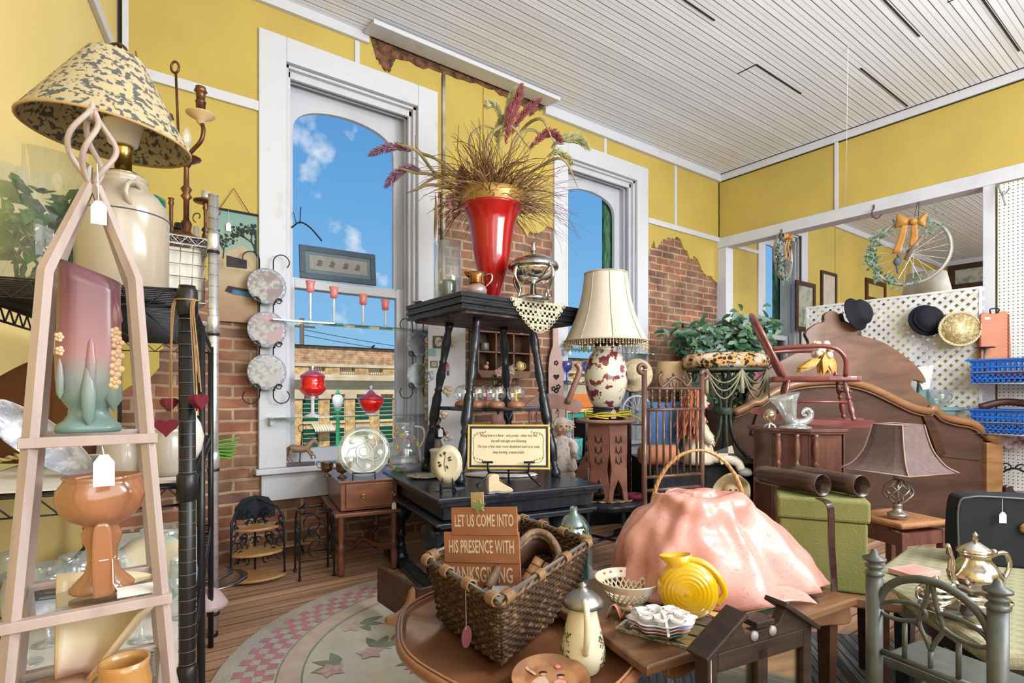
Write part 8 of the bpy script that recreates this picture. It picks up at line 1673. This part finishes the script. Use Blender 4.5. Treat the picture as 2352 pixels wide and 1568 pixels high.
d=1.58;p=onz(1362,1528,.443);cpn=T('coffee_pot','cream stoneware coffee pot with hinged pewter lid and painted berry sprigs','coffee pot',(p.x,p.y+.04,.4165),CR);s_=dep(p)/F
b=B();b.lathe([(0,0)]+[(r*s_,z*s_) for r,z in spl2([(36,0),(40,6),(50,30),(51,55),(44,90),(36,125),(32,148),(31,152)],4)]+[(0,152*s_)],40);b.build('vessel_body',mat('cream_pottery',(.62,.57,.42),.15,c2=(.56,.50,.36),ns=5,coat=.8),cpn)
b=B();b.tube(spline([(0,-.036,.205),(0,-.085,.19),(0,-.085,.12),(0,-.058,.07)],5),.009,8);b.build('handle',MC['cream_pottery'],cpn)
b=B();b.lathe([(r*s_,z*s_) for r,z in [(33,146),(46,152),(48,158),(44,166),(28,180),(14,186),(8,194),(10,200),(0,206)]],32,sx=1.02);b.build('pewter_lid',mat('pewter_lid_m',(.35,.36,.37),.3,m=.9,c2=(.2,.2,.2),ns=10),cpn)
b,b2=B(),B();rr=random.Random(2)
for sd_ in (-1,1):
    for k in range(90):
        z=rr.uniform(18,95);r_=50.5-(max(0,z-50))*.19-(max(0,30-z))*.25;a=(-.35 if sd_ > 0 else pi+.35)+rr.uniform(-.42,.42);q=(b,b2)[k % 3 == 0];q.ball((r_*s_*cos(a),r_*s_*sin(a),z*s_),rr.uniform(.0022,.0042),5)
b.build('green_sprigs',mat('sprig_green',(.05,.09,.03),.5),cpn);b2.build('berry_sprigs',mat('sprig_red',(.22,.05,.03),.5),cpn)

p=onz(1265,1562,.45);pl2=T('painted_plate','brown toned collector plate painted with figures and a pink sticker, on the oval table','plate',(p.x,p.y,.4425),CR,tilt=(.12,0))
pl2.location.z=.445;b=B();b.tube([(.1005*cos(a),.1005*sin(a),.0145) for a in [k*2*pi/48 for k in range(48)]],.0015,5,True);b.build('gold_edge',BRASS,pl2)
b=B();b.lathe([(0,0),(.066,.0),(.07,.0),(.10,.012),(.101,.016),(.072,.006),(.066,.005),(0,.005)],44);b.build('plate',mat('sepia_plate',(.34,.16,.07),.25,c2=(.22,.095,.04),ns=10,lo=.45,hi=.55,c3=(.42,.24,.11),coat=.3),pl2,flat=True)
b=B()
def fp_(b,pts,z): b.add([(x,y,z) for x,y in pts],[tuple(range(len(pts)))])
fp_(b,[(-.062,-.034),(-.045,.0),(-.03,.014),(-.014,.016),(-.006,-.004),(-.002,-.036)],.0062);fp_(b,[(.002,-.036),(.008,-.006),(.022,.004),(.036,-.002),(.048,-.036)],.0064);fp_(b,[(-.075,.075),(-.068,.078),(-.055,.045),(-.035,.022),(-.04,.016),(-.062,.04)],.009)
b.build('painted_dress',mat('painted_white',(.45,.32,.22),.6,c2=(.5,.2,.2),ns=50,lo=.5,hi=.65),pl2)
b=B()
for (x,y) in ((-.018,.024),(.026,.012)): fp_(b,[(x+.007*cos(a),y+.008*sin(a)) for a in [k*pi/6 for k in range(12)]],.0066)
b.build('painted_face',mat('painted_skin',(.45,.25,.16),.6),pl2);b=B()
for (x,y) in ((-.018,.030),(.028,.018)): fp_(b,[(x+.011*cos(a),y+.007*sin(a)) for a in [k*pi/6 for k in range(8)]],.0070)
b.build('painted_hair',mat('painted_black',(.03,.015,.01),.6),pl2)
b=B();b.ball((.022,.055,.008),.009,10,sz=.15);b.build('pink_sticker',mat('pink_sticker',(.7,.2,.18),.6),pl2)

p=onz(1442,1392,ZW);ob=T('openwork_bowl','cream china bowl with pierced openwork sides behind the coffee pot','bowl',(p.x,p.y,ZW),CR);CB_=MC['cream_pottery']
b=B();b.lathe([(0,0),(.05,.0),(.052,.012),(.045,.016),(0,.016)],30);b.lathe([(.092,.068),(.108,.092),(.111,.097),(.106,.096),(.088,.068)],40,cap=False);b.lathe([(.045,.012),(.055,.022),(.052,.025),(.04,.014)],30,cap=False);b.build('rim_and_foot',CB_,ob)
b=B()
for k in range(26):
    for s in (-1,1): b.tube([((.054+.036*t)*cos(k*2*pi/26+s*t*.42),(.054+.036*t)*sin(k*2*pi/26+s*t*.42),.022+.048*t) for t in (0,.33,.66,1)],.0032,5)
b.build('openwork',CB_,ob)
b=B();[b.ball((.1*cos(a),.1*sin(a),.086),.006,6,sz=.6) for a in (1.2,1.6,2.0,2.3)];b.build('painted_rosebud',mat('rosebud',(.55,.1,.08),.5),ob)
mt=T('mirror_tray','glass and mirror tiled tray with beaded edge under the shell dishes','tray',onz(1420,1442,ZW),CR-.62)
b=B();b.bb((0,0,0),(.24,.245,.006));b.build('mirror_tiles',mat('mirror_glass',(.42,.46,.48),.05,m=.9),mt)
b=B();[b.bb((x-.003,0,.006),(x+.003,.245,.008)) for x in (.08,.16)];[b.bb((0,y-.003,.006),(.24,y+.003,.008)) for y in (.08,.165)];b.build('tile_joint',DARK,mt);b=B();rect_frame(b,.25,.255,.007,0,1);b.v=[(x-.005,z-.005,.008 if y > .5 else 0) for x,y,z in b.v];b.build('beaded_edge',mat('bead_edge',(.45,.38,.28),.4,c2=(.1,.08,.06),ns=120),mt)
mt.location=V((*onz(1418,1446,ZW).xy,ZW))
cz=onz(1520,1462,ZW+.01);cd2=T('shell_dishes','stack of fluted pearly shell dishes tied with clear ribbon on the mirrored tray','dishes',(cz.x,cz.y,ZW+.0095),CR)
for k,c in enumerate(((.02,.10,.05),(.42,.18,.15),(.35,.34,.45),(.62,.60,.60))):
    b=B();r_=.068+.005*k;z=.006+.011*k;b.lathe([(0,z),(r_*.7,z+.002),(r_*1.0,z+.016),(r_*1.05,z+.02),(r_*.68,z+.006),(0,z+.004)],64,fn=lambda a,r,z: 1+(.07*cos(8*a) if r > .04 else 0),sx=1.12,sy=.82);b.build('dish',mat('pearl_%d' % k,c,.2,c2=tuple(min(1,v*1.3+.03) for v in c),ns=25,coat=1),cd2)
b=B();rr=random.Random(5)
for k in range(7): a=k*.9;b.lathe([(.004,0),(.020,.006),(.024,.016),(.022,.016),(.015,.006)],12,(.05*cos(a)*1.1,.036*sin(a),.052+.006*rr.random()),fn=lambda a,r,z: 1+.15*cos(5*a))
b.build('shell_cups',mat('pearl_cup',(.66,.64,.62),.15,c2=(.5,.48,.52),ns=30,coat=1),cd2)
b=B();b.tube(spline([(-.09,0,.03),(-.04,0,.068),(.04,0,.068),(.09,0,.03)],4),.005,4,sq=.3);b.tube(spline([(0,-.07,.03),(0,-.03,.068),(0,.03,.068),(0,.07,.03)],4),.005,4);b.lathe([(0,0),(.018,.004),(0,.012)],12,(0,0,.068));b.build('clear_ribbon',mat('ribbon_pale',(.6,.56,.5),.2,coat=1),cd2)
p=onz(1440,1425,ZW);b=B()
b.grid(lambda u,v: (-.04+.12*u,-.03+.05*v,.004+.045*abs(sin(2.6*pi*u))*(1-.3*v)),24,4);one('coral_ribbon','loose coral pink ribbon between the coffee pot and the shell dishes','ribbon',b,mat('coral_cloth',(.58,.22,.14),.5,c2=(.48,.16,.1),ns=12),(p.x,p.y+.03,ZW),CR-.3,solid=.002)
fy=onz(1588,1428,ZW);yp=T('yellow_pitcher','glossy yellow disc shaped ceramic pitcher with ringed sides','pitcher',(fy.x,fy.y+.03,ZW),CR-.28,tilt=(0,.14))
YG=mat('yellow_glaze',(.66,.37,.006),.12,c2=(.60,.33,.005),ns=4,coat=1);R_=.093
b=B();b.m=Matrix.Translation((0,0,R_+.002)) @ Matrix.Rotation(pi/2,4,'X');pr=[]
for i in range(61):
    t=i/60*pi;x_,y_=R_*abs(sin(t))**.75,-.045*cos(t);k_=1+(.035*cos(x_*520) if x_ < .085 else 0);pr.append((x_,y_*k_))
b.lathe(pr,48);b.build('vessel_body',YG,yp)
b=B();b.m=Matrix.Translation((-.042,0,R_*1.98)) @ Matrix.Rotation(-.25,4,'Y');b.lathe([(.040,-.075),(.036,-.04),(.034,-.015),(.040,.012),(.036,.014),(.030,-.01),(.026,-.03),(0,-.03)],32,sx=1.1,sy=.8,fn=lambda a,r,z: 1+.38*max(0,cos(a-pi))**4*(z > 0));b.build('neck_and_spout',YG,yp)
b=B();b.tube(spline([(-.012,0,R_*2.02),(.04,0,R_*1.98),(.086,0,R_*1.62),(.108,0,R_*1.15),(.088,0,R_*.75)],5),[.013]*5+[.012]*5+[.011]*5+[.011]*6,12);b.build('handle',YG,yp)

p=onz(1730,1408,ZW);tbk=T('tan_folder','tan cardboard lid with green edge lying under the pink cloth','box lid',(p.x,p.y,ZW),CR+.42);b=B();b.bb((-.16,-.01,0),(.16,.24,.006));b.build('green_base',mat('green_board',(.01,.10,.07),.5),tbk);b=B();b.bb((-.155,-.005,.006),(.155,.235,.011));b.bb((.148,-.005,.011),(.158,.235,.02));b.build('tan_sheet',mat('tan_card',(.60,.36,.12),.7,c2=(.55,.32,.1),ns=3),tbk)

PK=mat('pink_satin',(.50,.22,.18),.38,c2=(.58,.31,.27),ns=5,lo=.4,hi=.7,coat=.2);PKn=PK.node_tree;t_=PKn.nodes.new('ShaderNodeTexNoise');t_.inputs['Scale'].default_value=45;t_.inputs['Distortion'].default_value=2;tcn=[n for n in PKn.nodes if n.type == 'TEX_COORD'][0];PKn.links.new(tcn.outputs['Object'],t_.inputs[0]);r_n=PKn.nodes.new('ShaderNodeMapRange');r_n.inputs[1].default_value=.58;r_n.inputs[2].default_value=.72;PKn.links.new(t_.outputs[0],r_n.inputs[0]);mxn=[n for n in PKn.nodes if n.type == 'MIX_RGB'][0];m2=PKn.nodes.new('ShaderNodeMixRGB');PKn.links.new(r_n.outputs[0],m2.inputs[0]);PKn.links.new(mxn.outputs[0],m2.inputs[1]);m2.inputs[2].default_value=(.44,.15,.16,1);PKn.links.new(m2.outputs[0],PKn.nodes['Principled BSDF'].inputs['Base Color'])
pc0=at(1622,1340,2.02);pk=T('pink_cloth','large pink satin cloth with faint floral print heaped over a handled basket','cloth',(pc0.x,pc0.y,ZW+.0115),CR)
from mathutils import noise as MN
Hc=.335
def cloth(u,v):
    a=2*pi*u;r_=v;zz_=Hc*(1-max(0,(v-.30)/.70)**1.7) if v > .30 else Hc*(1+.03*cos(v*10))
    R0=.20+.085*v*v;ex=1+.10*sin(3*a+.7)+.07*sin(5*a+2.1)*v+.05*sin(11*a+1)*v*v
    x=R0*(v**.62)*1.28*cos(a)*ex+.03*(v**2)*max(0,cos(a+.25));y=R0*(v**.62)*.78*sin(a)*ex
    nz_=MN.noise(V((x*7,y*7,3.1*v)))*.045+MN.noise(V((x*19+4,y*19,5*v)))*.013;rid=.02*max(0,sin(7*a+5*v))**3*v
    n_=V((cos(a),sin(a),.5)).normalized();p=V((x,y,zz_))+n_*(nz_+rid)*(1 if v > .1 else v*10);p.x += -.05*(zz_/Hc) ;p.z=max(p.z,.003+.004*sin(9*a)**2);return p
b=B();b.grid(lambda u,v: cloth(u,max(v,.001)),130,60);b.build('draped_cloth',PK,pk,solid=.003,sub=0)
b=B();b.grid(lambda u,v: (-.02+.30*u,-.165-.07*v-.03*sin(6*u),.012+.028*(1-v)*abs(sin(5*u+1))+.006),24,8);b.build('loose_hem',PK,pk,solid=.004)
hb_=T('handled_basket','bent wood handle of the basket hidden beneath the pink cloth','basket',(pc0.x,pc0.y,ZW+.012),CR)
b=B()
for s in (0,1,2): b.tube([(-.012+.175*cos(t)+.004*cos(t*20+s*2),.05+.004*sin(t*20+s*2.1),.24+.245*sin(t)) for t in [pi*k/40 for k in range(41)]],.0055,6)
b.build('handle',mat('bent_wood',(.45,.25,.09),.45,c2=(.35,.17,.06),ns=20),hb_)
b=B();b.lathe(thick([(.09,0),(.10,.15),(.10,.18)],.008),24);b.build('bowl',MC['bent_wood'],hb_)

p=at(1668,1145,2.55);hd=T('cornhusk_doll','muslin angel ornament with a wide cream bonnet sitting behind the pink cloth','doll',(p.x,p.y,.0),CR);z0=p.z
MUS=mat('muslin',(.52,.40,.24),.9,c2=(.42,.31,.18),ns=8)
b=B();b.lathe([(0,0),(.10,0),(.09,.2),(.06,z0-.03),(.0,z0)],20);b.build('body',mat('doll_pillar',(.1,.04,.03),.8),hd)
b=B();b.grid(lambda u,v: (.0+.085*v*cos(-.5+3.8*u),-.03-.05*v+.02*v*sin(9*u),z0+.05+.075*v*sin(-.5+3.8*u)+.008*sin(13*u)*v),24,6);b.grid(lambda u,v: (-.08+.07*v*cos(6.3*u),-.06-.03*v*sin(12*u),z0+.0+.05*v*sin(6.3*u)),24,6);b.build('bonnet',MUS,hd,solid=.003)
b=B();b.ball((.0,-.05,z0+.045),.035,14);b.ball((0,-.085,z0+.04),.006,6);b.build('head',mat('cloth_face',(.6,.42,.28),.8),hd)
b=B();b.ball((-.012,-.082,z0+.055),.004,6);b.ball((.012,-.082,z0+.055),.004,6);b.build('eyes',INK,hd)
b=B();[b.ball((-.09+.03*cos(k),-.075,z0+.02*sin(k)),.014,7) for k in range(6)];b.build('dried_posy',mat('posy',(.4,.15,.08),.8,c2=(.5,.4,.2),ns=30),hd)

gb0=V((2.107,1.116,0));GA=-1.05;GBM=mat('olive_felt',(.175,.18,.055),.9,c2=(.15,.155,.045),ns=6,bump=.3,bs=150)
gx=T('storage_box','large olive green fabric covered box with fitted lid','box',(gb0.x,gb0.y,ZG+.0015),GA)
b=B();b.bb((.008,.008,0),(.302,.392,.26));b.build('box_body',GBM,gx,bev=.008);b=B();b.bb((0,0,.262),(.31,.40,.345));b.build('box_lid',GBM,gx,bev=.010)
bn=T('wooden_bench','dark worn wooden bench under the olive green box','bench',(gb0.x-.03,gb0.y-.0,0),GA)
b=B();b.bb((-.03,-.0,.40),(.42,.46,.4405));b.build('seat',LWW,bn,bev=.008)
for (x,y) in ((.02,.05),(.36,.05),(.02,.40),(.36,.40)): b=B();b.tube([(x,y,.40),(x*1.02,y*1.02,0)],[.028,.024],4);b.build('leg',WALD,bn)
LTH=mat('dark_leather',(.035,.016,.013),.28,c2=(.06,.03,.025),ns=8,coat=.4,bump=.2,bs=25)
gl0=at(1735,1090,2.42)
for k,(xa,ya,da,xb,yb,db,l) in enumerate(((1745,1072,2.42,1890,1128,2.12,'nearer of the two dark leather leggings lying on the olive box'),(1825,1068,2.42,1980,1130,2.10,'farther of the two dark leather leggings lying on the olive box'))):
    A,C_=at(xa,ya,da),at(xb,yb,db);zt_=ZG+.349+.043;A.z=zt_+.0;C_.z=zt_;L_=(C_-A).length;g_=T('leather_legging',l,'legging',A,0,group='pair of dark leather leggings');mm=(C_-A).to_track_quat('Z','Y').to_matrix().to_4x4();b=B();b.m=mm
    b.lathe([(.036,0),(.040,.03),(.042,L_*.5),(.040,L_*.85),(.043,L_),(.039,L_),(.036,L_*.6),(.03,.01)],32,fn=lambda a,r,z: 1+.04*sin(2*a+z*9));b.build('tube',LTH,g_)
    b=B();b.m=mm;b.box((.02,-.038,L_*.8),(.03,.01,.012));b.build('buckle',CHR,g_)
b=B();A=onz(1918,1376,ZG+.003);zt_=ZG+.352
tp_=at(1902,1150,1.965);b.tube(spline([(tp_.x+.06,tp_.y+.06,zt_+.004),(tp_.x,tp_.y,zt_+.004),(tp_.x-.004,tp_.y-.012,zt_-.03),(tp_.x,tp_.y-.012,zt_-.15),(A.x,A.y,ZG+.01)],5),.016,4,sq=.25);one('leather_strap','brown leather strap hanging down the front of the olive box','strap',b,LTH)

gm=T('gabled_mirror_cabinet','black wooden gabled cabinet piece with two mirrored panes at the bottom edge','cabinet',(1.215,.82,0),-.17);W_=.40;zs=HC-(1500-900)*1.40/F
BKW=mat('black_stained_wood',(.018,.011,.009),.45,c2=(.035,.022,.017),ns=8,st=(1,1,5),coat=.2)
b=B();b.bb((0,0,0),(.035,.045,zs));b.bb((W_-.035,0,0),(W_,.045,zs));b.bb((W_/2-.02,0,0),(W_/2+.02,.03,zs-.02));b.bb((.035,0,zs-.05),(W_-.035,.03,zs));b.bb((.035,0,zs-.25),(W_-.035,.03,zs-.21));b.bb((.035,.035,0),(W_-.035,.045,zs));b.build('case_frame',BKW,gm,bev=.003)
b=B();b.prism([(-.01,zs),(.11,zs+.075),(.135,zs+.035),(.16,zs+.03),(W_-.16,zs+.03),(W_-.135,zs+.035),(W_-.11,zs+.075),(W_+.01,zs)],0,.03);b.build('gable_front',BKW,gm,bev=.003)
b=B();b.box((.055,.02,zs+.042),(.17,.07,.014),ry=-.56);b.build('gable_cap',BKW,gm,bev=.003);b=B();b.box((W_-.055,.02,zs+.042),(.17,.07,.014),ry=.56);b.build('gable_cap',BKW,gm,bev=.003)
b=B();b.box((W_/2,.02,zs+.048),(.07,.06,.016));b.build('finial_block',BKW,gm,bev=.003)
b=B();b.tube([(W_/2-.035,-.004,zs+.02),(W_/2-.035,.004,zs+.02)],.013,14);b.tube([(W_/2+.035,-.004,zs+.02),(W_/2+.035,.004,zs+.02)],.013,14);b.build('peg',mat('grey_peg',(.3,.28,.28),.4),gm)
for x in (.035,W_/2+.02): b=B();b.bb((x,.012,zs-.21),(x+W_/2-.055,.018,zs-.05));b.build('mirror_pane',mat('warm_mirror',(.45,.40,.30),.06,m=1),gm)
ptag(gm,(.0,-.01,zs+.01),.002,.2)

d1,d2=1.6,1.345;a_,c_=at(2008,900,d1),at(2292,900,d2);v=V((c_.x-a_.x,c_.y-a_.y,0));Wm=v.length;MG=mat('grey_green_metal',(.055,.064,.058),.4,m=.2,c2=(.08,.09,.082),ns=30)
mh=T('metal_chair_back','grey green tubular metal chair back with arched rail and finials at the lower right','chair',(a_.x,a_.y,0),math.atan2(v.y,v.x));zt_=HC-(1320-900)*1.6/F
for x in (0,Wm):
    b=B();b.tube([(x,0,0),(x,0,zt_)],.0215,20);f=b.build('post',MG,mh);b=B();b.lathe([(.022,0),(.026,.004),(.022,.012),(.016,.018),(.024,.024),(.024,.03),(.014,.036),(.030,.044),(.030,.05),(.012,.058),(.008,.072),(0,.078)],24,(x,0,zt_));b.build('finial',MG,f)
zr_=zt_-.09;b=B();b.tube([(Wm/2-(Wm/2-.012)*cos(t),0,zr_+.115*sin(t)) for t in [pi*k/20 for k in range(21)]],.011,12);b.build('arched_rail',MG,mh)
b=B();Hh=Wm/2
for s in (-1,1): b.tube([(Hh+s*(.070+.058*cos(t)),0,zr_+.012+.026*sin(t)-.012*cos(t)) for t in [k*2*pi/22 for k in range(22)]],.006,8,True);b.tube(spline([(Hh+s*.004,0,zr_+.11),(Hh+s*.012,0,zr_+.06),(Hh+s*.028,0,zr_-.0),(Hh+s*.01,0,zr_-.045),(Hh,0,zr_-.07)],5),.006,8)
b.build('scroll_work',MG,mh)
for x in (.28,.5,.72): b=B();b.tube([(Wm*x,0,.45),(Wm*x,0,zr_-(.07 if x == .5 else .02))],.0065,8);b.build('bar',MG,mh)
b=B();b.tube([(0,0,.45),(Wm,0,.45)],.009,8);b.build('lower_rail',MG,mh)
b=B();b.bb((0,.02,.40),(Wm,.24,.43));b.build('seat',MG,mh,bev=.01)
for x in (.01,Wm-.01): b=B();b.tube([(x,.23,0),(x,.23,.40)],.012,8);b.build('leg',MG,mh)
